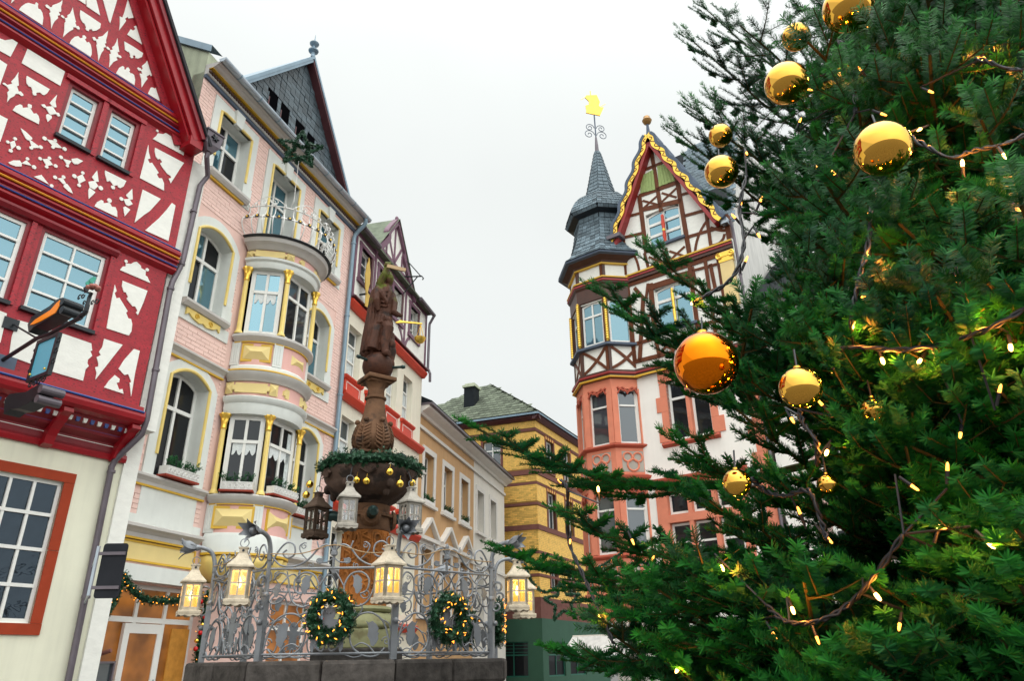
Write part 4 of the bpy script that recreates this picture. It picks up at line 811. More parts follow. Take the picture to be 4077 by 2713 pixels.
# gilded sign plaque on the narrow house
gs = thing('gilded_sign', 'upright gilded leaf-work sign on the narrow house beside the statue', 'sign', H3.M)
q = H3.uz((1462, 1110), .3)
P = [(q[0] + .16 * math.sin(t * 3.14) * (1 if k else -1), q[1] - .6 + 1.3 * t) for k in (0, 1) for t in ([i / 10 for i in range(11)] if not k else [1 - i / 10 for i in range(11)])]
part('leaf_plate', MB().poly([(x + .015 * math.sin(i * 2.3), z) for i, (x, z) in enumerate(P)], -.32, -.3), gold, gs); part('arm', MB().tube([(q[0], -.1, q[1] - .5), (q[0], -.32, q[1] - .5)], .03), iron_d, gs)
part('hanging_plate', MB().poly([(q[0] - .02, q[1] - .9), (q[0] + .3, q[1] - .82), (q[0] + .3, q[1] - .45), (q[0] - .02, q[1] - .4)], -.31, -.295), gold, gs)

# ======================= beige house =======================
BE = Fac(13.5, (965 / .578, 1040 / .578), 24); c4 = crop(1400, 2050, 2.366)
beige_p = mat('ochre beige stucco', (.62, .38, .19), .8, .07, 1.5, .1, 50, streak=.08); cream_p = mat('off white stucco', (.82, .78, .70), .8, .06, 2, .06, 60, streak=.06); stone_tr = mat('painted stone trim', (.76, .73, .68), .7, .06, 4)
be = thing('terrace_house', 'long beige house with white window frames and triangular pediments beyond the fountain', 'house', BE.M)
bw = [(.5, 1.5), (2.6, 3.6), (4.7, 5.7)]; bw2 = [(7.0, 8.0), (9.1, 10.1)]
opb = [(a, b, z0, z1) for a, b in bw + bw2 for z0, z1 in ((6.62, 8.35), (3.0, 5.1))]
part('wall', wall(MB(), -.2, 6.5, 0, 9.7, opb, 0, .4), beige_p, be); part('wall', wall(MB(), 6.5, 11.7, 0, 9.7, opb, 0, .4), cream_p, be)
part('house_body', MB().box(-.15, 11.65, .6, 8, 0, 9.7), beige_p, be); part('dark_room_sheet', MB().box(-.1, 11.6, .5, .58, 0, 9.6), iron_d, be)
for i, (a, b) in enumerate(bw + bw2):
    for z0, z1 in ((6.62, 8.35), (3.0, 5.1)):
        w_ = window(be, a, b, z0, z1, .24, 2, (.66,), .07, .05, glass=glass_grey, frame=white_paint)
        part('surround', MB().box(a - .2, a, -.03, .02, z0 - .02, z1).box(b, b + .2, -.03, .02, z0 - .02, z1).box(a - .2, b + .2, -.033, .02, z1, z1 + .2), stone_tr, be); part('window_sill', MB().box(a - .25, b + .25, -.12, .24, z0 - .14, z0 - .03), stone_tr, be)
    if i < 3:
        pd = part('pediment', MB().poly([(a - .25, 5.42), (b + .25, 5.42), ((a + b) / 2, 6.02)], -.06, .01), beige_p, be)
        part('pediment_moulding', MB().bar((a - .4, 5.38), (b + .4, 5.38), .12, -.2, .0), stone_tr, pd)
        for s in (-1, 1): part('pediment_moulding', MB().bar(((a + b) / 2 + s * .9, 5.44), ((a + b) / 2 + s * .01, 6.08), .13, -.2, .0), stone_tr, pd)
        t = thing('flower_box', ['green trough of fir sprigs on the beige house, nearest the narrow house', 'green trough of fir sprigs at the middle window of the beige house', 'green trough of fir sprigs at the beige window nearest the off-white bay'][i], 'flower box', BE.M @ Matrix.Translation(((a + b) / 2, -.02, 6.6)), 'window boxes filled with fir sprigs'); fill_box(t, .45, 60 + i, .1, .07, False)
part('string_course', MB().box(-.2, 11.7, -.08, .01, 9.02, 9.14), stone_tr, be); part('cornice', MB().ext([(.01, 9.5), (-.1, 9.5), (-.15, 9.58), (-.3, 9.66), (-.4, 9.72), (-.4, 9.8), (.01, 9.82)], -.25, 11.8), stone_tr, be)
part('eave', MB().box(-.28, 11.85, -.52, .0, 9.8, 9.87), zinc_d, be); part('roof', MB().ext([(-.5, 9.87), (-.5, 9.93), (4, 12.2), (8.4, 9.87)], -.25, 11.8), slate_base, be)
part('base_band', MB().box(-.2, 11.7, -.06, .01, 5.2, 5.32), stone_tr, be)

# ======================= yellow brick corner building =======================
c7 = crop(1950, 1700, 1.5475); YL = Fac(-68.8, c7(290, 400), 36, True); YRf = Fac(26, c7(290, 400), 36)
yb = mat('yellow glazed brick', (.80, .50, .13), .55, .2, 5, .1, 50, rnd=.25); ymort = mat('dark mortar', (.30, .16, .05), .9, .1); sandst = mat('maroon sandstone', (.20, .085, .07), .8, .15, 3, .2, 40); green_p = mat('dark green shop render', (.045, .115, .075), .6, .08, 2, .05, 40)
redbr = mat('red arch brick', (.42, .10, .05), .7, .1); greenfr = mat('green joinery', (.01, .12, .08), .5)
ye = thing('corner_building', 'yellow brick corner building with maroon stone bands over a dark green shopfront', 'building', YL.M); RM = YL.M.inverted() @ YRf.M
wl = [(-6.3, -5.3, 10.68, 12.25), (-2.95, -1.95, 10.68, 12.25), (-6.3, -5.3, 7.6, 9.4), (-3.0, -1.95, 7.6, 9.4), (-3.0, -1.95, 4.6, 6.3)]
wr = [(1.3, 2.3, 10.68, 12.4), (3.7, 4.7, 10.68, 12.4), (1.3, 2.3, 7.7, 9.6), (3.7, 4.7, 7.7, 9.6), (1.4, 2.2, 4.7, 6.2), (3.7, 4.5, 4.7, 6.2)]
bands = [(12.55, 12.7), (10.26, 10.5), (9.75, 9.87), (8.72, 8.84), (7.5, 7.75), (6.35, 6.5), (5.3, 5.42), (4.1, 4.35)]
part('wall', wall(MB(), -9, 0, 3.4, 13.4, wl, 0, .4), ymort, ye); part('wall', wall(MB(), 0, 9, 3.4, 13.4, wr, 0, .4), ymort, ye, RM)
part('house_body', MB().box(-9, -.3, .7, 8, 3.4, 13.4), ymort, ye); part('dark_room_sheet', MB().box(-8.9, -.4, .6, .68, 3.4, 13.3), iron_d, ye); part('dark_room_sheet', MB().box(.5, 8.9, .6, .68, 3.4, 13.3), iron_d, ye, RM)
bz = [(-99, 99, z0, z1) for z0, z1 in bands] + [(-99, 99, 3.3, 4.2)]
brickwork('brick', -5.2, 0, 4.35, 13.1, [(a - .14, b + .14, z0 - .1, z1 + .32) for a, b, z0, z1 in wl] + bz, yb, ye, limit=290, rank=lambda i: abs(i[4] - 9) - i[0])
brickwork('brick_face', 0, 6.5, 4.35, 13.1, [(a - .14, b + .14, z0 - .1, z1 + .2) for a, b, z0, z1 in wr] + bz, yb, ye, RM, limit=0)
for Mx, a, b in ((None, -9.03, .03), (RM, -.03, 9)):
    for z0, z1 in bands: part('stone_band', MB().box(a, b, -.06 if z1 - z0 > .2 else -.03, .02, z0, z1), sandst, ye, Mx)
    part('ground_stone', MB().box(a, b, -.05, .02, 3.4, 4.1), sandst, ye, Mx); part('eave_cornice', MB().ext([(.01, 13.1), (-.12, 13.1), (-.3, 13.25), (-.3, 13.4), (.01, 13.42)], a - (.3 if Mx else 0), b + (0 if Mx else .3)), brown_dk, ye, Mx)
for Mx, ws in ((None, wl), (RM, wr)):
    for a, b, z0, z1 in ws:
        window(ye, a, b, z0, z1, .14, 2, (.68,), .08, .06, glass=glass_grey, M=Mx); part('stone_frame', MB().box(a - .13, a, -.04, .14, z0 - .1, z1).box(b, b + .13, -.04, .14, z0 - .1, z1).box(a - .13, b + .13, -.05, .14, z0 - .1, z0), sandst, ye, Mx)
        n = 9
        for k in range(n):
            x0 = a - .13 + (b - a + .26) * k / n; x1 = x0 + (b - a + .26) / n - .015; t0 = (x0 + x1 - a - b) / (b - a)
            part('arch_brick', MB().poly([(x0, z1 + .01), (x1, z1 + .01), (x1 + t0 * .07, z1 + .3 - .05 * t0 * t0), (x0 + t0 * .07, z1 + .3 - .05 * t0 * t0)], -.03, .02), redbr if k % 2 == 0 else yb, ye, Mx)
gl_ = [(-2.1, -.6, .9, 2.4), (-4.4, -2.9, .9, 2.4)]; gr_ = [(.55, 2.6, .9, 2.4), (3.2, 5.4, .9, 2.4)]
part('shopfront', wall(MB(), -9, .1, 0, 3.4, gl_, -.12, .2), green_p, ye); part('shopfront', wall(MB(), -.1, 9, 0, 3.4, gr_, -.12, .2), green_p, ye, RM)
for Mx, ws in ((None, gl_), (RM, gr_)):
    for a, b, z0, z1 in ws: window(ye, a, b, z0, z1, -.04, 2, (.62,), .05, .05, frame=greenfr, glass=glass_dark, M=Mx, name='shop_window', bars=(.7, .8, .9))
ap = Vector((*(lambda q: (q[0], 4.2, q[1]))(YL.uz(c6(850, 955), -4.2)),))
e0 = Vector((.36, -.45, 13.42)); eL = Vector((-9.4, -.45, 13.42)); eR = RM @ Vector((8.5, -.4, 13.42)); eB = eL + (eR - e0)
part('roof', MB().add([e0, eL, eB, eR, ap], [(1, 0, 4), (0, 3, 4), (3, 2, 4), (2, 1, 4)]), slate_moss, ye)
part('eave', MB().add([e0, eL, eL - Vector((0, 0, .1)), e0 - Vector((0, 0, .1)), eR, eR - Vector((0, 0, .1))], [(0, 1, 2, 3), (4, 0, 3, 5)]), zinc_b, ye)
def plane_tiles(A, B, T, nrow, w, name, mat_, parent, limit=200):
    """courses of slates on the triangle A-B-T"""
    A, B, T = Vector(A), Vector(B), Vector(T); it = []; n = (B - A).cross(T - A).normalized()
    for k in range(nrow):
        f0, f1 = k / nrow, (k + 1.25) / nrow; p, q = A.lerp(T, f0), B.lerp(T, f0); l = (q - p).length; d = (q - p).normalized(); up = n.cross(d).normalized(); hh = (f1 - f0) * ((T - A) - d * (T - A).dot(d)).length
        c = int(l / w)
        for j in range(c - (1 if k % 2 else 0)):
            o = p + d * (w * (j + (.5 if k % 2 else 0))); it.append((o, d, up, n, w * .96, hh))
    return it
def slate_cells(name, it, mat_, parent, limit, th=.02, tilt=.06):
    me = unit_box(mat_, name); rest = MB()
    for i, (o, d, up, n, w_, h) in enumerate(it):
        u2 = (up - n * tilt).normalized(); n2 = d.cross(u2).normalized()
        if n2.dot(n) < 0: n2 = -n2
        o2 = o + n * (h * tilt + .004 + .006 * random.random())
        M = Matrix(((d.x * w_, n2.x * th, u2.x * h, o2.x), (d.y * w_, n2.y * th, u2.y * h, o2.y), (d.z * w_, n2.z * th, u2.z * h, o2.z), (0, 0, 0, 1)))
        if i < limit: ob(name, me, parent, M)
        else: rest.add([M @ Vector(c) for c in ((0, 0, 0), (1, 0, 0), (1, 1, 0), (0, 1, 0), (0, 0, 1), (1, 0, 1), (1, 1, 1), (0, 1, 1))], [(0, 1, 5, 4), (1, 2, 6, 5), (2, 3, 7, 6), (3, 0, 4, 7), (4, 5, 6, 7)])
    if rest.v: tag(part(name + '_courses', rest, mat_, parent, fix=False), kind='stuff')
slate_cells('slate', plane_tiles(eL, e0, ap, 16, .34, 's', slate_moss, ye) + plane_tiles(e0, eR, ap, 16, .34, 's', slate_moss, ye), slate_moss, ye, 250)
cu, cz_ = YL.uz(c6(757, 960), -1.6); cb_ = YL.uz(c6(760, 1115), -1.6)
ch = part('chimney', MB().box(cu - .32, cu + .32, 1.2, 1.9, 13.6, cz_ - .25), slate_base, ye); part('chimney_cap', MB().box(cu - .4, cu + .4, 1.12, 1.98, cz_ - .25, cz_ - .12).box(cu - .3, cu + .3, 1.25, 1.85, cz_ - .12, cz_), plaster_g, ch)
qs = YL.uz(c6(925, 1070), -1.2); part('skylight', MB().add([(qs[0] - .45, 1.0, qs[1] - .3), (qs[0] + .45, 1.0, qs[1] - .3), (qs[0] + .45, 1.6, qs[1] + .35), (qs[0] - .45, 1.6, qs[1] + .35), (qs[0] - .45, 1.1, qs[1] - .4), (qs[0] + .45, 1.1, qs[1] - .4)], [(0, 1, 2, 3), (0, 4, 5, 1)]), zinc, ye)
# ======================= turreted half-timbered house =======================
TW = Fac(-52.9, (1600 / .578, 1100 / .578), 22, True); T = crop(2150, 350, 1.96); T2 = crop(2150, 1000, 1.742); T3 = c7
tb = mat('brown stained timber', (.135, .042, .018), .55, .25, 4, .25, 40); tbd = mat('dark brown timber', (.07, .025, .014), .5, .2, 4, .2, 40); salmon = mat('salmon sandstone paint', (.72, .25, .155), .7, .08, 3, .1, 60); salmon_d = mat('dark salmon moulding', (.45, .10, .06), .65, .1, 3)
tred = mat('oxblood line', (.30, .02, .02), .5); white_s = mat('bright stucco', (.93, .90, .84), .85, .04, 1.5, .1, 60, streak=.03); gable_w = mat('grey white party render', (.66, .65, .62), .9, .08, 1.5, .2, 30, streak=.2)
verd = mat('faded green shutter', (.34, .44, .17), .7, .25, 8, .2, 30, stretch=(6, 1, 1))
tw = thing('turret_house', 'white and salmon corner house with brown timber framing, oriel and slate turret', 'house', TW.M)
LX, RX = -3.2, 2.31; UA = -.12
W1 = (-.64, .78, 7.98, 10.02); W0 = (-1.04, 1.3, 3.9, 6.36); W2 = (-.68, .66, 11.84, 13.5); W3 = (-.7, .62, 15.18, 16.62)
part('wall', wall(MB(), LX, RX, 0, 10.5, [W1, W0], 0, .4), white_s, tw)
part('framed_wall', wall(MB(), LX, RX, 10.5, 14.3, [W2], -.02, .4), plaster_w, tw)
def half(z): return (19.75 - z) * .475
gp_ = [(UA - 2.42, 14.3), (RX, 14.3), (RX, 15.0), (UA + half(15.2), 15.2), (UA, 19.75), (UA - half(15.2), 15.2), (UA - 2.42, 15.0)]
gb = MB(); zs = [14.3, 15.0, 15.18, 16.62, 17.5, 18.5, 19.2, 19.72]
for z0, z1 in zip(zs[:-1], zs[1:]):
    h0 = min(2.43, half(z0)) if z0 > 15.1 else 2.43; h1 = min(2.43, half(z1)) if z1 > 15.1 else 2.43
    if abs(z0 - 15.18) < .01: gb.poly([(UA - h0, z0), (W3[0], z0), (W3[0], z1), (UA - h1, z1)], -.04, .4).poly([(W3[1], z0), (UA + h0, z0), (UA + h1, z1), (W3[1], z1)], -.04, .4)
    else: gb.poly([(UA - h0, z0), (UA + h0, z0), (UA + h1, z1), (UA - h1, z1)], -.04, .4)
part('gable', gb, plaster_w, tw)
part('house_body', MB().box(LX + .1, RX - .02, .62, 8, 0, 15), gable_w, tw); part('dark_room_sheet', MB().box(LX + .1, RX - .1, .52, .6, 0, 17), iron_d, tw)
def tbar(c, a, b, w, y=-.065, m_=tb, name='timber'): part(name, MB().bar(TW.uz(c(*a), .05), TW.uz(c(*b), .05), w * 1.18, y, -.02), m_, tw)
def tarc(c, a, m_, b, w, y=-.062): part('curved_brace', MB().arcbar(TW.uz(c(*a), .05), TW.uz(c(*b), .05), TW.uz(c(*m_), .05), w, y, -.02), tb, tw)
# gable timbers
for a, b, w_ in (((865, 470), (945, 960), .13), ((775, 840), (830, 1290), .14), ((1065, 690), (1165, 1290), .14), ((815, 640), (1000, 565), .11), ((770, 845), (1085, 735), .13), ((800, 950), (1100, 880), .16), ((700, 1000), (790, 975), .09), ((655, 1168), (800, 1135), .1), ((1100, 835), (1210, 805), .09), ((1125, 1000), (1290, 955), .1), ((1150, 1165), (1440, 1080), .1), ((1285, 900), (1335, 1240), .1), ((650, 1180), (665, 1460), .12), ((815, 1290), (850, 1420), .09), ((980, 1250), (1005, 1360), .1), ((1325, 985), (1305, 1040), .05)):
    tbar(T, a, b, w_, -.066 if abs(a[0] - b[0]) > 60 else -.07)
for x0, x1, y0, y1 in ((800, 915, 860, 935), (950, 1065, 800, 880), (850, 975, 1300, 1400), (1010, 1130, 1255, 1340)):
    s_ = -.22 * (x1 - x0); tbar(T, (x0, y0 + 20), (x1, y1 - 20 + s_ * .2), .07, -.058); tbar(T, (x0, y1 + 10), (x1, y0 - 18), .07, -.06)
tarc(T, (1210, 1280), (1220, 1150), (1300, 1040), .09); tarc(T, (660, 1240), (760, 1290), (775, 1440), .09); tarc(T, (740, 1310), (690, 1330), (655, 1345), .09); tarc(T, (1330, 1090), (1440, 1130), (1480, 1100), .1); tarc(T, (1340, 1230), (1430, 1220), (1440, 1140), .09)
part('corner_board', MB().box(RX - .16, RX + .004, -.07, .3, 14.45, 15.4), tb, tw)
# second-floor timbers
for a, b, w_ in (((605, 245), (655, 770), .14), ((715, 330), (690, 770), .12), ((748, 225), (735, 330), .08), ((655, 255), (720, 330), .11), ((765, 225), (800, 600), .15), ((625, 480), (790, 440), .08), ((640, 650), (800, 605), .1), ((800, 605), (830, 740), .1), ((600, 240), (1230, 30), .12), ((650, 770), (930, 700), .12), ((940, 570), (960, 700), .1), ((1180, 90), (1215, 260), .1), ((1055, 110), (1080, 230), .09), ((930, 170), (1225, 90), .07)): tbar(T2, a, b, w_)
tbar(T2, (815, 630), (935, 690), .07, -.06); tbar(T2, (820, 720), (940, 590), .07, -.058)
for u in (1.3, 1.75): part('timber', MB().box(u - .06, u + .06, -.064, -.02, 10.7, 14.1), tb, tw)
for z in (11.6, 12.7): part('timber', MB().box(.75, 2.2, -.068, -.02, z, z + .1), tb, tw)
part('timber_head', MB().box(-.8, .78, -.075, -.02, 13.5, 13.72), tb, tw); part('timber_post', MB().box(.66, .8, -.072, -.02, 10.7, 14.1), tb, tw)
# storey mouldings: brown beam, red, black and ochre lines
def mould(z, x0, x1, M=None, flip=False):
    z2 = z - .14
    part('storey_beam', MB().box(x0, x1, -.12, .0, z2 - .02, z2 + .26), tbd, tw, M); part('red_line', MB().box(x0, x1, -.15, -.119, z2 + .1, z2 + .17), tred, tw, M)
    part('ochre_line', MB().box(x0, x1, -.17, -.118, (z2 + .2) if not flip else z2 - .04, (z2 + .26) if not flip else z2 + .02), yellow_d, tw, M)
mould(10.56, -1.68, RX, None, True); mould(14.24, -1.68, RX)
# windows
window(tw, *W3, .05, 2, (.33, .66), .07, .09, glass=glass_sky, arch=.1); part('window_sill', MB().box(W3[0] - .1, W3[1] + .1, -.16, .05, W3[2] - .1, W3[2] - .01), slate_band, tw)
part('red_baluster', MB().lathe([(.05, 15.2), (.06, 15.28), (.045, 15.3), (.07, 15.45), (.05, 15.65), (.06, 15.7), (.045, 15.75), (.07, 15.95), (.05, 16.2), (.06, 16.28), (.05, 16.35)], 12, (-.04, -.06)), vermil, tw, smooth=True); part('gold_ring', MB().lathe([(.06, 15.66), (.07, 15.7), (.06, 15.74)], 12, (-.04, -.06)), gold, tw)
window(tw, *W2, .05, 2, (.68,), .07, .09, glass=glass_sky, arch=.1); part('window_sill', MB().box(W2[0] - .1, W2[1] + .1, -.16, .05, W2[2] - .1, W2[2] - .01), slate_band, tw)
part('gold_baluster', MB().lathe([(.05, 11.86), (.06, 12.0), (.045, 12.1), (.06, 12.4), (.045, 12.8), (.06, 12.9), (.05, 13.3)], 12, (-.01, -.06)), gold, tw, smooth=True)
window(tw, W1[0], 0.0, W1[2], W1[3], .16, 1, (.7,), .08, .07, glass=glass_dark); window(tw, .14, W1[1], W1[2], W1[3], .16, 1, (.7,), .08, .07, glass=glass_dark)
jp = MB()
part('window_mullion', MB().box(.002, .138, -.03, .2, W1[2], W1[3]), salmon, tw); part('window_lintel', MB().poly([(W1[0] - .26, W1[3]), (W1[1] + .26, W1[3]), (W1[1] + .26, 10.4), (W1[0] - .26, 10.4)], -.035, .15), salmon, tw)
part('ogee_moulding', MB().ribbon([(W1[0] - .05 + .86 * i / 12 * 1.75, W1[3] + .12 + .1 * abs(math.sin(math.pi * 2 * i / 12))) for i in range(13)], .05, -.07, -.03), salmon, tw)
for side in (-1, 1):
    e = W1[0] if side < 0 else W1[1]
    for k in range(4): 
        z0 = W1[2] + k * .51; wq = .24 if k % 2 else .4; part('quoin_stone', MB().box(min(e, e + side * wq), max(e, e + side * wq), -.03, .16, z0, z0 + .505), salmon, tw)
part('window_sill', MB().ext([(.16, 7.96), (-.04, 7.96), (-.12, 7.92), (-.14, 7.86), (-.06, 7.8), (.01, 7.78), (.16, 7.78)], W1[0] - .3, W1[1] + .22), salmon_d, tw)
for i in range(3):
    a = W0[0] + i * .8; window(tw, a + .04, a + .7, 5.68, 6.34, .14, 1, (), .07, .05, glass=glass_dark); window(tw, a + .04, a + .7, 3.95, 5.4, .14, 1, (.6,), .07, .05, glass=glass_dark)
    part('stone_mullion', MB().box(a - .1 if i else a - .34, a + .038, -.03, .2, 3.9, 6.36), salmon, tw)
part('stone_mullion', MB().box(1.302, 1.56, -.03, .2, 3.9, 6.36), salmon, tw); part('stone_transom', MB().box(W0[0], W0[1], -.04, .18, 5.42, 5.66), salmon, tw); part('stone_lintel', MB().box(W0[0] - .34, 1.56, -.032, .2, 6.362, 6.62), salmon, tw)
part('label_mould', MB().ext([(.01, 6.6), (-.08, 6.6), (-.16, 6.68), (-.2, 6.74), (-.2, 6.8), (.01, 6.84)], W0[0] - .46, 1.66), salmon_d, tw)
for k in range(22):
    z0 = .1 + k * .47; wq = .28 if k % 2 else .46; part('corner_quoin', MB().box(RX - wq, RX + .02, -.03, .3, z0, z0 + .465), salmon, tw)
# corner pilaster
pil = part('corner_pilaster', MB().box(1.82, 2.26, -.16, .0, 12.0, 13.6), mat('cream pilaster paint', (.80, .62, .30), .6, .06), tw); part('pilaster_capital', MB().box(1.78, 2.3, -.2, .0, 13.78, 13.95).box(1.8, 2.28, -.18, .0, 13.6, 13.78).tube([(x, -.2, z) for x, z in spiral((1.84, 13.82), .12, .03, 1.6, 9, 16)], .03).tube([(x, -.2, z) for x, z in spiral((2.24, 13.82), .12, .03, 1.5, -6, 16)], .03), gold, pil)
# green shutters, plank by plank
for c0, c1, c2, c3 in (((790, 690), (885, 640), (903, 795), (785, 825)), ((915, 612), (1005, 590), (1055, 725), (930, 772))):
    q = [TW.uz(T(*c), .06) for c in (c0, c1, c2, c3)]; n = 5
    for k in range(n):
        f0, f1 = k / n, (k + .92) / n; lp = lambda a_, b_, f_: (a_[0] + (b_[0] - a_[0]) * f_, a_[1] + (b_[1] - a_[1]) * f_)
        part('shutter_plank', MB().poly([lp(q[0], q[1], f0), lp(q[0], q[1], f1), lp(q[3], q[2], f1), lp(q[3], q[2], f0)], -.085 - .006 * (k % 2), -.03), verd, tw)
# carved gilt verge
def vpt(t, s): z = 19.85 - t * 4.75; return (UA + s * (half(z) + .06 + .055 * math.sin(t * 6 * 2 * math.pi)), z)
for s in (-1, 1):
    P = [vpt(i / 60, s) for i in range(61)] if s > 0 else [vpt(i / 60, s) for i in range(53)]
    part('verge_slate_edge', MB().ribbon([(x + s * .12, z + .03) for x, z in P], .12, -.42, .2), slate_band, tw)
    v_ = part('carved_verge', MB().ribbon(P, .2, -.4, -.34), gold, tw)
    part('verge_carving', MB().ribbon([(UA + s * (half(z) + .05 + .07 * math.sin(t * 15 * 2 * math.pi)), z) for t, z in [(i / 110, 19.7 - i / 110 * (4.4 if s > 0 else 3.8)) for i in range(111)]], .035, -.405, -.39), tb, v_)
    part('red_verge_line', MB().bar((UA, 19.5), (UA + s * (half(15.1 if s > 0 else 15.7) - .14), 15.05 if s > 0 else 15.65), .13, -.36, -.04), tred, tw)
fn_ = part('gable_finial', MB().lathe([(.1, 19.9), (.07, 20.1), (.05, 20.35), (.05, 20.45)], 12, (UA, -.25)), slate_band, tw, smooth=True); part('finial_knob', MB().lathe([(.05, 20.42), (.14, 20.5), (.17, 20.58), (.19, 20.62), (.15, 20.68), (.13, 20.78), (.05, 20.84), (.01, 20.86)], 16, (UA, -.25)), mat('old bronze', (.32, .17, .05), .4, .2, metal=.6), fn_, smooth=True)
# main roof: ridge runs along the square, gable end closed by a rendered party wall
rn, rz_ = TW.at_u(T(1512, 322), RX); rn = -rn
en, ez = TW.at_u(T(1750, 640), RX); en = -en
kk = (ez - rz_) / (en - rn)
part('party_wall', MB().add([(RX + .03, .3, 0), (RX + .03, .3, 15.1), (RX + .03, rn, rz_), (RX + .03, 9, rz_ + kk * (9 - rn)), (RX + .03, 9, 0), (RX - .25, .3, 0), (RX - .25, .3, 15.1), (RX - .25, rn, rz_), (RX - .25, 9, rz_ + kk * (9 - rn)), (RX - .25, 9, 0)], [(0, 1, 2, 3, 4), (9, 8, 7, 6, 5), (0, 5, 6, 1), (1, 6, 7, 2), (2, 7, 8, 3)]), gable_w, tw)
rA, rB, rC, rD = Vector((-2.4, .0, 14.9)), Vector((RX - .26, .0, 14.9)), Vector((RX - .26, rn, rz_ - .1)), Vector((-2.4, rn, rz_ - .1))
part('main_roof', MB().add([rA, rB, rC, rD, (-2.4, 8, 14), (RX - .26, 8, 14)], [(0, 1, 2, 3), (3, 2, 5, 4)]), slate_base, tw)
it = []; dn = (rB - rA).normalized(); up = (rD - rA).normalized(); nn = dn.cross(up).normalized(); Ls = (rD - rA).length; k = 0; s_ = 0
while s_ < Ls:
    x = 2.6
    while x < 4.6: it.append((rA + dn * (x + (.12 if k % 2 else 0)) + up * s_, dn, up, nn, .23, .26)); x += .24
    s_ += .2; k += 1
slate_cells('slate', it, slate, tw, 150)
part('gable_roof', MB().add([(UA, -.3, 19.9), (UA + half(15) + .1, -.3, 14.9), (UA - half(15) - .1, -.3, 14.9), (UA, rn, 19.9), (UA + half(15) + .1, 3, 14.9), (UA - half(15) - .1, 3, 14.9)], [(0, 1, 4, 3), (0, 3, 5, 2)]), slate_base, tw)
part('eave_box', MB().box(RX - .2, RX + .02, -.3, .3, 14.95, 15.15), zinc, tw); part('eave_box', MB().box(-2.15, -1.6, -.5, .0, 15.9, 16.05), zinc_d, tw)
# ---- oriel / turret octagon ----
OC = Vector((-2.89, .67)); S8 = 1.1; APO = S8 * 1.2071
def octv(ap, k): a_ = -math.pi / 2 + math.pi / 8 + k * math.pi / 4; r_ = ap / math.cos(math.pi / 8); return (OC.x + r_ * math.cos(a_), OC.y + r_ * math.sin(a_))
def octring(ap): return [octv(ap, k) for k in range(8)]
def octprof(name, prof, m_, sm=False):
    mb = MB(); n = len(prof); vs = [(x, y, z) for ap_, z in prof for x, y in octring(ap_)]
    fs = [(i * 8 + k, i * 8 + (k + 1) % 8, (i + 1) * 8 + (k + 1) % 8, (i + 1) * 8 + k) for i in range(n - 1) for k in range(8)] + [tuple(range(7, -1, -1)), tuple((n - 1) * 8 + k for k in range(8))]
    return part(name, mb.add(vs, fs), m_, tw)
A_ = APO
octprof('oriel_corbel', [(.2, 2.3), (.6, 2.6), (A_ - .25, 3.1), (A_ + .02, 3.35), (A_ + .08, 3.4), (A_ + .08, 3.5)], salmon)
octprof('oriel_core', [(A_ - .22, 3.5), (A_ - .22, 15.2)], iron_d)
for z0, z1, m_ in ((3.5, 4.45, salmon), (6.55, 6.85, salmon), (7.05, 7.95, salmon), (10.0, 10.4, salmon), (10.4, 11.62, plaster_w), (13.42, 15.05, plaster_w)): octprof('oriel_band', [(A_, z0), (A_, z1)], m_)
octprof('oriel_cornice', [(A_, 6.83), (A_ + .06, 6.85), (A_ + .14, 6.93), (A_ + .16, 7.0), (A_ + .05, 7.06), (A_, 7.07)], salmon_d)
for z in (4.45, 7.95): octprof('oriel_sill', [(A_, z - .02), (A_ + .05, z), (A_ + .12, z + .05), (A_ + .12, z + .09), (A_ + .02, z + .14), (A_ - .2, z + .15)], salmon_d)
octprof('oriel_beam', [(A_ + .01, 10.36), (A_ + .1, 10.4), (A_ + .12, 10.66), (A_ + .01, 10.7)], tbd); octprof('red_line', [(A_ + .1, 10.5), (A_ + .15, 10.52), (A_ + .15, 10.58), (A_ + .1, 10.6)], tred); octprof('ochre_line', [(A_ + .08, 10.38), (A_ + .14, 10.39), (A_ + .14, 10.43), (A_ + .08, 10.44)], yellow_d)
octprof('oriel_sill', [(A_, 11.58), (A_ + .16, 11.6), (A_ + .16, 11.68), (A_ - .2, 11.72)], slate_band)
octprof('oriel_beam', [(A_ + .01, 13.46), (A_ + .05, 13.48), (A_ + .06, 14.0), (A_ + .12, 14.08), (A_ + .12, 14.3), (A_ + .01, 14.34)], tbd); octprof('red_line', [(A_ + .11, 14.12), (A_ + .15, 14.14), (A_ + .15, 14.2), (A_ + .11, 14.22)], tred); octprof('ochre_line', [(A_ + .1, 14.25), (A_ + .16, 14.26), (A_ + .16, 14.31), (A_ + .1, 14.32)], yellow_d)
octprof('oriel_beam', [(A_ + .01, 14.86), (A_ + .05, 14.88), (A_ + .1, 15.0), (A_ + .3, 15.12), (A_ + .33, 15.16), (A_ + .01, 15.2)], tbd); octprof('ochre_line', [(A_ + .04, 14.84), (A_ + .09, 14.85), (A_ + .09, 14.9), (A_ + .04, 14.91)], yellow_d)
octprof('turret_eave', [(A_ + .3, 15.12), (A_ + .42, 15.14), (A_ + .44, 15.2), (A_ + .36, 15.26), (A_, 15.3)], slate_band)
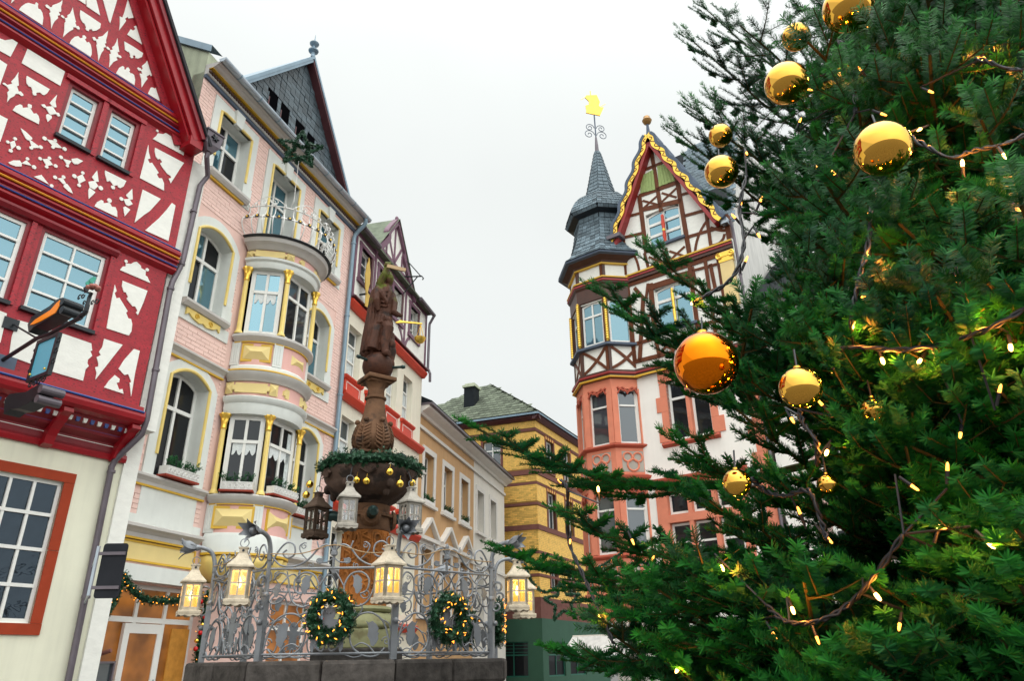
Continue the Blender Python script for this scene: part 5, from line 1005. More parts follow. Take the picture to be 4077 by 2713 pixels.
for k in (6, 7, 0):            # left, front and right faces of the oriel
    p, q = Vector(octv(A_, k)), Vector(octv(A_, (k + 1) % 8)); d = q - p; l = d.length; Mf = Matrix.Translation((p.x, p.y, 0)) @ Matrix.Rotation(math.atan2(d.y, d.x), 4, 'Z'); fr = k == 7
    for z0, z1, tr_ in ((4.6, 6.55, .7), (8.1, 10.0, .7)):
        part('stone_pier', MB().box(0, .2, -.03, .25, z0, z1), salmon, tw, Mf); part('stone_pier', MB().box(l - .2, l, -.03, .25, z0, z1), salmon, tw, Mf)
        window(tw, .2, l - .2, z0, z1, .1, 1 if z0 > 7 else 1, (tr_,), .06, .05, glass=glass_grey, M=Mf)
        part('tracery', MB().ribbon([(.2 + (l - .4) * i / 12, z1 - .18 + .22 * abs(math.sin(math.pi * i / 6 + .0))) for i in range(13)], .05, -.05, .02).ribbon([(.2 + (l - .4) * i / 12, z1 + .05 - .14 * math.sin(math.pi * i / 12)) for i in range(13)], .05, -.052, .02), salmon_d, tw, Mf)
    for zc in (4.0, 7.5):
        g = MB()
        for cx, cz2, rr_ in ((l / 2 - .17, zc + .12, .15), (l / 2 + .17, zc + .12, .15), (l / 2, zc - .14, .19)): g.tube([(cx + rr_ * math.cos(t), -.01, cz2 + rr_ * math.sin(t)) for t in [i * math.pi / 8 for i in range(17)]], .035, 6)
        f_ = part('trefoil_tracery', g, salmon, tw, Mf); part('trefoil_ground', MB().box(l / 2 - .36, l / 2 + .36, -.006, .01, zc - .36, zc + .32), mat('grey tracery ground', (.42, .39, .34), .8) if 'grey tracery ground' not in MATS else MATS['grey tracery ground'], f_)
    # timber storey
    for x in (0.0, l): part('timber_post', MB().box(x - .1 if x else x, x if x else x + .1, -.03, .2, 10.7, 15.0), tb if x else tbd, tw, Mf)
    window(tw, .12, l - .12, 11.75, 13.44, .06, 2 if fr else 1, (.68,), .07, .06, glass=glass_skyblue, M=Mf, arch=.08)
    part('x_brace', MB().arcbar((.1, 10.75), (l - .1, 11.55), (l / 2 + .05, 11.0), .1, -.035, .01), tb, tw, Mf); part('x_brace', MB().arcbar((.1, 11.55), (l - .1, 10.75), (l / 2 - .05, 11.3), .1, -.038, .01), tb, tw, Mf)
    part('gold_twist', MB().tube([(-.0 + .012 * math.cos(t * 1.0), -.06 + .012 * math.sin(t), 11.75 + 1.75 * t / 75) for t in range(0, 76)], .045, 6), gold, tw, Mf)
    part('twist_rings', MB().lathe([(.055 + .02 * (i % 2), 11.8 + i * .045) for i in range(38)], 8, (0, -.06)), gold, tw, Mf)
# bell roof with slates
prof = [(A_ + .4, 15.22), (A_ + .22, 15.4), (A_ + .06, 15.7), (A_ - .08, 16.1), (A_ - .2, 16.6), (A_ - .28, 17.1), (A_ - .28, 17.35)]
prof2 = [(A_ - .02, 17.42), (A_ + .06, 17.5), (A_ + .0, 17.75), (A_ - .14, 18.05), (A_ - .36, 18.35), (A_ - .62, 18.5)]
prof3 = [(.66, 18.5), (.55, 18.8), (.42, 19.35), (.28, 20.0), (.17, 20.5), (.1, 20.8)]
tipz = TW.uz(T(428, 515), -.67)[1]
sc3 = (tipz - 18.5) / 2.3; prof3 = [(r_, 18.5 + (z - 18.5) * sc3) for r_, z in prof3]
octprof('turret_shell', prof, slate_base); octprof('turret_soffit', [(A_ - .3, 17.3), (A_ - .02, 17.38), (A_ + .03, 17.44), (A_ - .1, 17.46)], iron_d); octprof('turret_shell', prof2, slate_base); octprof('turret_shell', prof3, slate_base)
it = []
def walkprof(pr, step):
    out = []
    for (r0, z0), (r1, z1) in zip(pr[:-1], pr[1:]):
        l = math.hypot(r1 - r0, z1 - z0); n = max(1, round(l / step)); out += [(r0 + (r1 - r0) * i / n, z0 + (z1 - z0) * i / n) for i in range(n)]
    return out + [pr[-1]]
for pr, st_ in ((prof, .17), (prof2, .17), (prof3, .19)):
    wp = walkprof(pr, st_)
    for j in range(len(wp) - 1):
        for k in (7, 0, 6, 1):
            p0, p1 = Vector((*octv(wp[j][0], k), wp[j][1])), Vector((*octv(wp[j][0], (k + 1) % 8), wp[j][1])); q0, q1 = Vector((*octv(wp[j + 1][0], k), wp[j + 1][1])), Vector((*octv(wp[j + 1][0], (k + 1) % 8), wp[j + 1][1]))
            d = (p1 - p0); l = d.length; d.normalize(); up = ((q0 + q1) / 2 - (p0 + p1) / 2); h = up.length; up.normalize(); n_ = d.cross(up).normalized()
            if n_.xy.dot(Vector((p0.x - OC.x, p0.y - OC.y))) < 0: n_ = -n_
            c = max(2, round(l / .2))
            for i in range(c): it.append((p0 + d * (l * (i + .02) / c), d, up, n_, l / c * .93, h * 1.1))
it.sort(key=lambda e: e[0].y); slate_cells('slate', it, slate, tw, 140, .02, .1)
# spire rod, scrolls and gilded cog (ship) vane
vane = thing('weather_vane', 'gilded sailing ship weather vane on the turret spire', 'weather vane', TW.M)
zt_ = tipz - .1; vz = TW.uz(T(405, 215), -.67)[1]; mz = TW.uz(T(415, 340), -.67)[1]
part('spire_collar', MB().lathe([(.13, zt_ - .12), (.15, zt_), (.09, zt_ + .08), (.07, zt_ + .5), (.04, zt_ + .9)], 10, tuple(OC)), zinc_d, vane); part('rod', MB().tube([(OC.x, OC.y, zt_ + .5), (OC.x, OC.y, vz + .4)], .028, 6), slate_band, vane)
Ms = Matrix.Translation((OC.x, OC.y, 0)) @ Matrix.Rotation(-TW.rz + .2, 4, 'Z'); g = MB()
for s in (-1, 1):
    for zc, r_ in ((mz - .25, .24), (mz + .12, .2)):
        g.tube([(s * (.05 + r_) + x * s, 0, zc + z) for x, z in spiral((0, 0), r_, .04, math.pi, math.pi - 9.5, 26)], .016, 5)
part('scrolls', g, slate_band, vane, Ms)
ship = [(-.36, vz + .02), (.26, vz - .04), (.4, vz + .3), (.46, vz + .46), (.3, vz + .42), (.24, vz + .52), (.3, vz + .72), (.18, vz + 1.1), (-.3, vz + 1.0), (-.36, vz + .88), (-.2, vz + .7), (-.2, vz + .5), (-.36, vz + .42), (-.34, vz + .2)]
part('ship', MB().poly(ship, -.025, .025), gold, vane, Ms); part('mast', MB().tube([(-.08, 0, vz), (-.1, 0, vz + 1.3)], .02).tube([(.1, 0, vz + .3), (.55, 0, vz + .66)], .012).tube([(-.3, 0, vz + .95), (-.55, 0, vz + .72)], .01), gold, vane, Ms)
# downpipe on the right edge
dpt = thing('downpipe', 'slim grey downpipe at the quoined edge of the turret house', 'downpipe', TW.M)
part('pipe', MB().tube([(RX + .1, -.25, 15.0), (RX + .1, -.1, 14.7), (RX + .1, -.08, 14.4), (RX + .1, -.08, .2)], .05, 8), zinc_d, dpt, smooth=True)
for z in (13, 10.6, 8.2, 5.8, 3.4): part('pipe_clip', MB().lathe([(.052, z - .03), (.066, z - .025), (.066, z + .025), (.052, z + .03)], 10, (RX + .1, -.08)), zinc_d, dpt)
# ======================= low white neighbour behind the fir =======================
nb = thing('neighbour_house', 'low white house with pink window surrounds behind the fir tree', 'house', TW.M); NX0, NX1 = RX + .2, 10.5
ez_ = TW.uz((3180, 1165), .3)[1]
nw = [(3.7, 4.8), (6.3, 7.4), (8.6, 9.7)]; nz = ((TW.uz((3200, 1690))[1] - 1.75, TW.uz((3200, 1690))[1]), (TW.uz((3300, 2290))[1], TW.uz((3300, 2290))[1] + 1.75))
opn_ = [(a, b, z0, z1) for a, b in nw for z0, z1 in nz]
part('wall', wall(MB(), NX0, NX1, 0, ez_ - .1, opn_, .05, .45), white_s, nb); part('house_body', MB().box(NX0 + .05, NX1 - .1, .65, 7, 0, ez_ - .1), white_s, nb); part('dark_room_sheet', MB().box(NX0 + .05, NX1 - .1, .55, .63, 0, ez_ - .2), iron_d, nb)
for a, b, z0, z1 in opn_:
    window(nb, a, b, z0, z1, .2, 2, (.66,), .08, .06, glass=glass_dark); part('surround', MB().box(a - .2, a, .02, .1, z0, z1).box(b, b + .2, .02, .1, z0, z1).box(a - .2, b + .2, .017, .1, z1, z1 + .2), mat('pale pink surround', (.75, .52, .46), .7), nb); part('window_sill', MB().box(a - .25, b + .25, -.06, .2, z0 - .12, z0 - .01), stone_tr, nb)
part('eave', MB().box(NX0, NX1, -.3, .1, ez_ - .12, ez_), zinc_d, nb); part('roof', MB().ext([(-.3, ez_), (-.3, ez_ + .06), (3.5, ez_ + 3.2), (7.2, ez_)], NX0, NX1), slate_base, nb)
dq = TW.uz((3240, 1075), -.3); du, dz_ = dq
dm = part('dormer', MB().box(du - .7, du + .7, .3, 2.5, ez_, dz_ - .55), gable_w, nb); part('dormer_roof', MB().poly([(du - .95, dz_ - .62), (du, dz_ + .1), (du + .95, dz_ - .62), (du + .95, dz_ - .5), (du, dz_ + .25), (du - .95, dz_ - .5)], .05, 2.6), tb, dm); part('dormer_gable', MB().poly([(du - .8, dz_ - .55), (du + .8, dz_ - .55), (du, dz_ + .08)], .28, .4), tb, dm)
window(nb, du - .45, du + .45, ez_ + .1, dz_ - .65, .24, 2, (.6,), .08, .06, glass=glass_grey, name='dormer_window')
# ======================= fountain =======================
FX, FY = -1.59, 7.85
def zf(y, Y=FY): q = ray(1450, y); return EYE + q.z / q.y * Y
def rf(hw, y, Y=FY): q = ray(1450, y); return hw * (Y / q.y) / FP
basalt = mat('dark basalt block', (.062, .055, .05), .8, .55, 9, 1.0, 18, rnd=.3); basalt_m = mat('basalt joint', (.12, .11, .10), .9, .2)
sandbr = mat('weathered brown sandstone', (.15, .078, .042), .75, .45, 3.5, .5, 22, dark=(.035, .025, .02), darkamt=.75, darkscale=5)
rust = mat('iron stained sandstone', (.36, .13, .03), .7, .5, 3, .5, 22, dark=(.08, .04, .02), darkamt=.7, darkscale=5); greenst = mat('algae tinted sandstone', (.30, .30, .16), .8, .25, 4, .3, 26, dark=(.16, .12, .06), darkamt=.5, darkscale=6)
statm = mat('dark red sandstone', (.075, .030, .018), .6, .45, 6, .4, 30, dark=(.02, .014, .012), darkamt=.8, darkscale=7)
bowlst = mat('dark bowl sandstone', (.075, .048, .036), .75, .5, 4, .6, 22, dark=(.02, .016, .014), darkamt=.8, darkscale=6)  # bowl stone, darker than the rest of the column
bronze = mat('green bronze', (.03, .06, .055), .4, .4, 10, metal=.5)
fo = thing('fountain_column', 'carved brown sandstone fountain column with shallow bowl, orange stained shaft and bronze spouts', 'fountain', Matrix.Translation((FX, FY, 0)))
ba = thing('fountain_basin', 'octagonal dark basalt fountain basin', 'basin', Matrix.Translation((FX, FY, 0)))
RIM = 1.625; AO = 1.35
def opt(ap, k): a_ = -math.pi / 2 - math.pi / 8 + k * math.pi / 4; r_ = ap / math.cos(math.pi / 8); return Vector((r_ * math.cos(a_), r_ * math.sin(a_), 0))
for k in range(8):
    for (ap0, ap1, z0, z1, n, bv) in ((AO - .2, AO + .13, RIM - .2, RIM, 2, .03), (AO - .16, AO + .05, RIM - .33, RIM - .206, 2, .03), (AO - .16, AO + .03, RIM - .75, RIM - .336, 3, .015), (AO - .16, AO + .03, RIM - 1.2, RIM - .756, 2, .015), (AO - .16, AO + .08, .2, RIM - 1.206, 2, .02)):
        a0, a1, b0, b1 = opt(ap0, k), opt(ap0, k + 1), opt(ap1, k), opt(ap1, k + 1)
        for j in range(n):
            f0, f1 = j / n + (.003 if j else 0), (j + 1) / n - .003; P = [a0.lerp(a1, f0), a0.lerp(a1, f1), b0.lerp(b1, f1), b0.lerp(b1, f0)]
            part('basin_stone', MB().add([(p.x, p.y, z0) for p in P] + [(p.x, p.y, z1) for p in P], [(3, 2, 1, 0), (4, 5, 6, 7), (0, 1, 5, 4), (1, 2, 6, 5), (2, 3, 7, 6), (3, 0, 4, 7)]), basalt, ba, bevel=bv)
def octslab(mb, ap0, ap1, z0, z1): mb.add([(*opt(ap0, k).xy, z0) for k in range(8)] + [(*opt(ap1, k).xy, z1) for k in range(8)], [tuple(range(7, -1, -1)), tuple(range(8, 16))] + [(k, (k + 1) % 8, 8 + (k + 1) % 8, 8 + k) for k in range(8)]); return mb
part('step', octslab(MB(), AO + .75, AO + .75, 0, .1), basalt, ba, bevel=.01); part('step', octslab(MB(), AO + .4, AO + .4, .1, .2), basalt, ba, bevel=.01)
wat = glassmat('fountain water', (.03, .05, .045), .3, (.9, 1, 1)); part('water', octslab(MB(), AO - .17, AO - .17, 1.0, 1.3), wat, ba)
# column
sq = lambda h, z0, z1, a_=.4: MB().box(-h, h, -h, h, z0, z1).xf(Matrix.Rotation(a_, 4, 'Z'))
part('footing', sq(.4, .4, zf(2585), .05), basalt, fo, bevel=.015)
part('base', octslab(MB(), .37, .37, zf(2585), zf(2510)).xf(Matrix.Scale(1.0, 4)), greenst, fo, bevel=.01)
part('gadrooned_foot', MB().lathe([(.36, zf(2510)), (.37, zf(2490)), (.34, zf(2465)), (.29, zf(2450)), (.27, zf(2445))], 96, fn=lambda r_, z, a_: r_ * (1 + .05 * abs(math.sin(a_ * 6)))), greenst, fo, smooth='all')
part('torus', MB().lathe([(.26, zf(2447)), (.3, zf(2442)), (.315, zf(2432)), (.3, zf(2422)), (.255, zf(2418))], 40), greenst, fo, smooth=True)
zb, zt2 = zf(2418), zf(2122)
sh = part('shaft', MB().lathe([(.25, zb), (.245, zb + .2), (.238, zt2)], 48), rust, fo, smooth=True)
rnd = random.Random(5); g = MB()      # strapwork relief
for i in range(14):
    a0 = 2 * math.pi * i / 14
    for j in range(5):
        zc = zb + .1 + j * (zt2 - zb - .12) / 5; r_ = .243
        kind = (i + j) % 3; pts = []
        for t in [q / 14 for q in range(15)]:
            if kind == 0: x, z = .045 * math.sin(t * 6.28), t * .11
            elif kind == 1: x, z = .045 * math.cos(t * 5) * (1 - t * .5), .05 + .05 * math.sin(t * 5)
            else: x, z = -.03 + .06 * t, .1 * abs(math.sin(t * 3.14))
            a_ = a0 + x / r_; pts.append((r_ * math.cos(a_), r_ * math.sin(a_), zc + z))
        g.tube(pts, .014, 5)
    a_ = a0 + math.pi / 14; g.tube([(.244 * math.cos(a_), .244 * math.sin(a_), z) for z in (zb + .03, zt2 - .02)], .012, 4)
tag(part('strapwork_relief', g, rust, sh, smooth=True, fix=False), kind='stuff')
z1, z2 = zf(2122), zf(2020)
part('spout_drum', MB().lathe([(.245, z1), (.25, z1 + .02), (.245, z1 + .06), (.24, (z1 + z2) / 2), (.27, (z1 + z2) / 2 + .01), (.27, (z1 + z2) / 2 + .04), (.23, (z1 + z2) / 2 + .06), (.235, z2)], 40), sandbr, fo, smooth=True)
for k in range(4):
    a_ = -1.25 + k * math.pi / 2; ca, sa = math.cos(a_), math.sin(a_); zc = z1 + .13
    sp_ = part('spout_shield', MB().tube([(.26 * ca, .26 * sa, zc), (.3 * ca, .3 * sa, zc)], [.11, .08], 14), sandbr, fo)
    part('bronze_head', MB().tube([((.26 + t * .2) * ca, (.26 + t * .2) * sa, zc + .03 * math.sin(t * 3)) for t in (0, .25, .5, .7, .85, 1)], [.05, .055, .05, .06, .045, .035], 10).ball((.42 * ca, .42 * sa, zc + .05), .03, 8, 6), bronze, sp_, smooth=True)
zr = zf(1890)
bowl = [(.22, zf(2022)), (.235, zf(2014)), (.28, zf(2003)), (.36, zf(1988)), (.43, zf(1968)), (.465, zf(1945)), (.46, zf(1932)), (.485, zf(1922)), (.5, zf(1905)), (.505, zr), (.47, zr + .01), (.44, zr - .06), (.1, zr - .12)]
bo = part('bowl', MB().lathe(bowl, 96, fn=lambda r_, z, a_: r_ * (1 + (.022 * abs(math.cos(a_ * 6)) if z > zf(1935) and r_ > .45 else .03 * math.cos(a_ * 14) if .3 < r_ < .46 and z < zf(1940) else 0))), bowlst, fo, smooth='all')
for k in range(6):
    a_ = -1.95 + k * math.pi / 3; ca, sa = math.cos(a_), math.sin(a_); zc = zf(1955)
    part('mask', MB().ball((.45 * ca, .45 * sa, zc), .042, 10, 8, (1, 1, 1.25)).ball((.44 * ca - .05 * sa, .44 * sa + .05 * ca, zc + .045), .024, 8, 6).ball((.44 * ca + .05 * sa, .44 * sa - .05 * ca, zc + .045), .024, 8, 6).ball((.38 * ca, .38 * sa, zc - .07), .04, 8, 6, (1, 1, 1.5)), bowlst, bo, smooth=True)
    a_ += math.pi / 6; ca, sa = math.cos(a_), math.sin(a_); pts = []
    for j in range(7): b_ = -.9 + j * .3; part_ = pts.append((b_,))
    s_ = MB()
    for j in range(7): b_ = -1.05 + j * .35; s_.tube([(.5 * ca, .5 * sa, zr - .1), (.52 * ca - .09 * math.sin(b_) * sa, .52 * sa + .09 * math.sin(b_) * ca, zr - .1 + .09 * math.cos(b_))], [.012, .02], 5)
    part('shell_relief', s_, bowlst, bo, smooth=True)
part('pedestal', sq(.145, zr - .1, zf(1848), .45), sandbr, fo, bevel=.01); part('pedestal', sq(.185, zf(1848), zf(1836), .45), sandbr, fo, bevel=.01); part('pedestal', sq(.16, zf(1836), zf(1820), .45), sandbr, fo, bevel=.01); part('pedestal', sq(.19, zf(1820), zf(1810), .45), sandbr, fo, bevel=.008)
for k in range(4):
    a_ = .45 + math.pi / 4 + k * math.pi / 2; ca, sa = math.cos(a_), math.sin(a_); P = spiral((0, 0), .1, .03, 2.6, -3.6, 18); part('iron_scroll', MB().tube([((.36 + x) * ca, (.36 + x) * sa, zr + .1 + z) for x, z in P], .018, 6), iron_d, fo, smooth=True)
va = [(.15, zf(1810)), (.17, zf(1800)), (.205, zf(1785)), (.22, zf(1765)), (.215, zf(1745)), (.195, zf(1720)), (.165, zf(1695)), (.14, zf(1670)), (.122, zf(1640)), (.108, zf(1605)), (.104, zf(1598))]
vs_ = part('baluster_vase', MB().lathe(va, 40), sandbr, fo, smooth='all')
for k in range(6):
    a0 = k * math.pi / 3 + .2; lf = MB()
    def onv(t, da):      # follow the vase surface
        z = zf(1806) + (zf(1688) - zf(1806)) * t; r_ = .17
        for (ra, za), (rb, zb_) in zip(va[:-1], va[1:]):
            if za <= z <= zb_: r_ = ra + (rb - ra) * (z - za) / (zb_ - za)
        return Vector(((r_ + .006) * math.cos(a0 + da), (r_ + .006) * math.sin(a0 + da), z))
    for j in range(7):
        t = .12 + j * .115
        for s in (-1, 1):
            P = [onv(min(1, t - .08 + q * .16), s * (.06 + .36 * math.sin(q * 2.2) * (1 - t * .35))) for q in (0, .25, .5, .75, 1)]; lf.tube(P, [.016, .02, .018, .012, .006], 5)
    lf.tube([onv(t, 0) for t in (0, .25, .5, .75, 1)], [.02, .018, .016, .014, .02], 6); tip = onv(1, 0); lf.ball(tuple(tip + Vector((math.cos(a0), math.sin(a0), 0)) * .02), .032, 8, 6)
    part('acanthus_leaf', lf, sandbr, vs_, smooth=True)
part('neck_ring', MB().lathe([(.1, zf(1599)), (.122, zf(1594)), (.124, zf(1588)), (.1, zf(1583))], 32), sandbr, fo, smooth=True); part('neck', MB().lathe([(.1, zf(1584)), (.094, zf(1560)), (.098, zf(1552)), (.12, zf(1540)), (.15, zf(1532))], 32, fn=lambda r_, z, a_: r_ * (1 + (.06 * math.cos(8 * a_) if z > zf(1550) else 0))), sandbr, fo, smooth=True)
part('abacus', sq(.14, zf(1534), zf(1526), .62), sandbr, fo, bevel=.006); part('abacus', sq(.175, zf(1526), zf(1510), .62), sandbr, fo, bevel=.012)
bz_ = zf(1462); part('orb', MB().ball((0, 0, bz_), .182, 28, 18), statm, fo, smooth=True)
for k in range(3):
    a_ = -2.2 + k * 2.1; ca, sa = math.cos(a_), math.sin(a_); part('bronze_pipe', MB().tube([((.16 + t) * ca, (.16 + t) * sa, bz_ + (.03 if k == 0 else -.02)) for t in (0, .06, .12, .14, .17)], [.016, .016, .017, .026, .018], 8), bronze, fo)
# statue: one continuous carved figure
def remeshed(mb, name, m_, vox, smooth_it=4):
    o = part(name, mb, m_, None, fix=True); rm = o.modifiers.new('r', 'REMESH'); rm.mode = 'VOXEL'; rm.voxel_size = vox
    sm = o.modifiers.new('s', 'SMOOTH'); sm.iterations = smooth_it; sm.factor = .5
    dg = bpy.context.evaluated_depsgraph_get(); me = bpy.data.meshes.new_from_object(o.evaluated_get(dg)); bpy.data.objects.remove(o); me.polygons.foreach_set('use_smooth', [True] * len(me.polygons)); return me
st = thing('statue', 'robed sandstone warrior statue raising a blade and holding golden scales', 'statue', Matrix.Translation((FX, FY, zf(1418))))
k_ = (zf(1075) - zf(1418)) / 1.12; s = MB()
def fold(n, amp, ph=0.): return lambda r_, z, a_: r_ * (1 + amp * math.cos(n * a_ + ph + 3 * z))
# cloak on the left/back, robe, chest
s.lathe([(.08, -.06), (.15, .0), (.165, .1), (.15, .25), (.125, .42), (.12, .55), (.105, .7), (.09, .8), (.05, .86)], 40, (-.075, .05), fn=fold(11, .15))
s.lathe([(.09, .28), (.12, .4), (.125, .5), (.115, .6), (.13, .7), (.125, .78), (.09, .85), (.05, .88)], 32, (.03, -.02), fn=fold(9, .07))
s.tube([(.02, -.06, .42), (.1, -.14, .28), (.06, -.15, .1), (.08, -.17, -.02), (.13, -.22, -.03)], [.1, .085, .065, .05, .035], 12)     # striding leg
s.tube([(-.02, -.04, .4), (-.07, -.1, .22), (-.1, -.12, .02)], [.1, .085, .09], 12)
s.tube([(.12, .0, -.1), (.15, -.02, .06), (.13, .02, .22), (.15, .0, .3)], [.09, .095, .085, .05], 12)                               # fallen figure at the foot
s.ball((.16, -.06, .12), .07, 12, 8); s.ball((.17, -.04, -.1), .06, 10, 8)
s.tube([(-.05, -.02, .8), (-.05, -.06, .88), (.0, -.1, .98), (.03, -.08, 1.07)], [.075, .06, .05, .04], 10); s.ball((.035, -.08, 1.1), .05, 10, 8, (1.1, .9, .9))   # raised arm and fist
for q in range(4): s.tube([(.0 + q * .022, -.125, 1.085), (.005 + q * .022, -.13, 1.115), (.01 + q * .022, -.1, 1.14)], .013, 6)
s.tube([(.07, -.02, .8), (.08, -.03, .9)], .05, 10); s.ball((.085, -.045, .945), .068, 14, 10, (.9, 1.05, 1.15)); s.ball((.1, -.11, .94), .016, 6, 5); s.ball((.075, -.02, .985), .066, 12, 8, (1, 1.1, .7))  # neck, head, nose, hair
s.ball((.08, -.02, 1.02), .04, 10, 6)
s.tube([(.13, .0, .76), (.17, -.06, .64), (.17, -.12, .5), (.24, -.12, .47)], [.06, .055, .045, .035], 10); s.ball((.26, -.12, .47), .034, 10, 8, (1.3, .9, .8))   # left arm
s.tube([(-.1, -.06, .82), (-.02, -.13, .72), (.06, -.15, .6), (.1, -.13, .74), (.06, -.1, .82)], [.04, .05, .045, .035, .03], 8)          # swag of drapery
s.tube([(-.1, -.08, .78), (-.09, -.13, .62), (-.05, -.12, .5)], [.05, .06, .03], 10)
for i in range(5): s.tube([(-.16 + i * .045, -.1 - .015 * (i % 2), .5 - .03 * i), (-.17 + i * .05, -.12, .25), (-.15 + i * .055, -.12, .02)], [.02, .028, .035], 6)
s.tube([(.0, -.13, .36), (.05, -.17, .4), (.1, -.15, .38), (.13, -.1, .42)], [.03, .045, .04, .03], 8)
rs = random.Random(3)
for i in range(13):      # crisp cloak folds
    a_ = 2.2 + i * .36; r0, r1 = .1, .165; s.tube([(-.075 + (r0 - .005) * math.cos(a_), .05 + (r0 - .005) * math.sin(a_), .78), (-.075 + .125 * math.cos(a_ + .05), .05 + .125 * math.sin(a_ + .05), .5), (-.075 + .155 * math.cos(a_ + .1), .05 + .155 * math.sin(a_ + .1), .25), (-.08 + r1 * 1.04 * math.cos(a_ + .05), .05 + r1 * 1.04 * math.sin(a_ + .05), .02)], [.008, .016, .02, .022], 6)
for i in range(5):       # U-shaped folds across the chest
    zc = .8 - i * .05; w_ = .1 - .006 * i; s.tube([(.03 + w_ * math.sin(t), -.02 - (.125 + .004 * i) * math.cos(t) * 1.02, zc - .05 * math.cos(t) ** 2) for t in [-1.1 + q * .275 for q in range(9)]], .011, 6)
for i in range(6):       # hanging skirt lappets
    a_ = -2.5 + i * .38; s.tube([(.03 + .12 * math.cos(a_), -.02 + .12 * math.sin(a_), .46), (.03 + .15 * math.cos(a_), -.02 + .15 * math.sin(a_), .34)], [.02, .026], 6)
me = remeshed(s, 'figure', statm, .0065, 1)
body = ob('figure', me, st, Matrix.Rotation(.25, 4, 'Z') @ Matrix.Diagonal((k_ * .8, k_ * .8, k_ * 1.03, 1)))
_t = statm.node_tree; _bs = _t.nodes['Principled BSDF']; _ln = [l for l in _t.links if l.to_socket == _bs.inputs['Base Color']][0].from_socket
_g = N('ShaderNodeNewGeometry', _t); _s = N('ShaderNodeSeparateXYZ', _t); L(_g.outputs['Position'], _s.inputs[0], _t); _n = N('ShaderNodeTexNoise', _t); _n.inputs['Scale'].default_value = 9; L(_g.outputs['Position'], _n.inputs['Vector'], _t)
_a = N('ShaderNodeMath', _t, operation='MULTIPLY_ADD'); L(_n.outputs[0], _a.inputs[0], _t); _a.inputs[1].default_value = 1.2; L(_s.outputs[2], _a.inputs[2], _t); _m = N('ShaderNodeMapRange', _t); _m.inputs[1].default_value = zf(1160) + .6; _m.inputs[2].default_value = zf(1090) + .65; _m.inputs[3].default_value = 0; _m.inputs[4].default_value = .85; L(_a.outputs[0], _m.inputs[0], _t)
_x = N('ShaderNodeMix', _t, data_type='RGBA'); L(_m.outputs[0], _x.inputs[0], _t); L(_ln, _x.inputs[6], _t); _x.inputs[7].default_value = (.09, .12, .008, 1); L(_x.outputs[2], _bs.inputs['Base Color'], _t)
part('blade', MB().box(.06, .3, -.012, .012, -.022, .022).xf(Matrix.Translation((0, -.12, 1.1 * k_ + .02)) @ Matrix.Rotation(.28, 4, 'Y')), mat('pale gilt blade', (.45, .30, .15), .5), st)
sc_ = part('scale_beam', MB().poly([(.2, .375), (.26, .405), (.3, .392), (.52, .362), (.52, .348), (.3, .372), (.22, .368)], -.13, -.11), gold, st); 
for dx in (-.03, 0, .03): part('chain', MB().tube([(.5, -.12, .345), (.5 + dx * 1.6, -.12 + abs(dx) * .5, .17)], .004, 4), gold, sc_)
part('scale_pan', MB().lathe([(.01, .1), (.04, .11), (.062, .14), (.07, .17), (.062, .172)], 16, (.5, -.12)), gold, sc_, smooth=True)
# ---- iron railing ----
rl8 = thing('iron_railing', 'grey wrought-iron scroll railing with leaf plates and flower posts round the basin', 'railing', Matrix.Translation((FX, FY, RIM)))
PW = 2 * AO * math.tan(math.pi / 8); TR = .735
flat_iron = mat('flat grey iron plate', (.19, .205, .225), .5, .2, 6, metal=.3)
def leafplate(w_, h, seed):
    r_ = random.Random(seed); pts = [(0, 0), (-.25, .12), (-.42, .3), (-.36, .42), (-.46, .52), (-.3, .56), (-.4, .7), (-.2, .86), (.15, 1.0), (.5, .93), (.72, 1.02), (.5, .82), (.46, .6), (.52, .42), (.3, .25), (.2, .05)]
    return [(x * w_, z * h) for x, z in pts]
# half-panel scroll work (x from the post to the panel middle)
HW = PW / 2
halfscr = [
 ([(.03, .06), (.05, .18), (.1, .30), (.2, .365), (.31, .345), (.37, .24), (.35, .11), (.25, .035), (.14, .03), (.07, .09)], .013),
 ([(.13, .32), (.05, .28), (.03, .22)], .009), ([(.3, .35), (.4, .38), (.47, .33), (.48, .24)], .012),
 ([(.05, .64), (.1, .7), (.17, .67), (.19, .57), (.14, .47), (.06, .45), (.03, .5), (.07, .55)], .011),
 ([(.19, .57), (.24, .46), (.33, .42), (.42, .47), (.45, .58), (.4, .68), (.31, .7), (.24, .64), (.25, .55), (.31, .52)], .013),
 ([(.31, .345), (.28, .4), (.3, .44)], .01), ([(.45, .58), (.5, .66), (.53, .7)], .01), ([(.42, .47), (.5, .42), (HW - .01, .36)], .011),
 ([(.37, .24), (.45, .12), (.52, .07), (HW - .005, .14)], .012), ([(.14, .03), (.2, .1), (.27, .13), (.33, .1)], .01), ([(.25, .035), (.33, .02), (.42, .05)], .008),
]
for x, z, r_, s in ((.06, .14, .04, 1), (.26, .52, .045, -1), (.49, .13, .035, 1), (.08, .56, .03, 1), (.49, .26, .035, -1), (.36, .37, .03, 1)):
    halfscr.append(([(p, q) for p, q in spiral((x, z), r_, .008, 0, s * 8, 16)], .008))
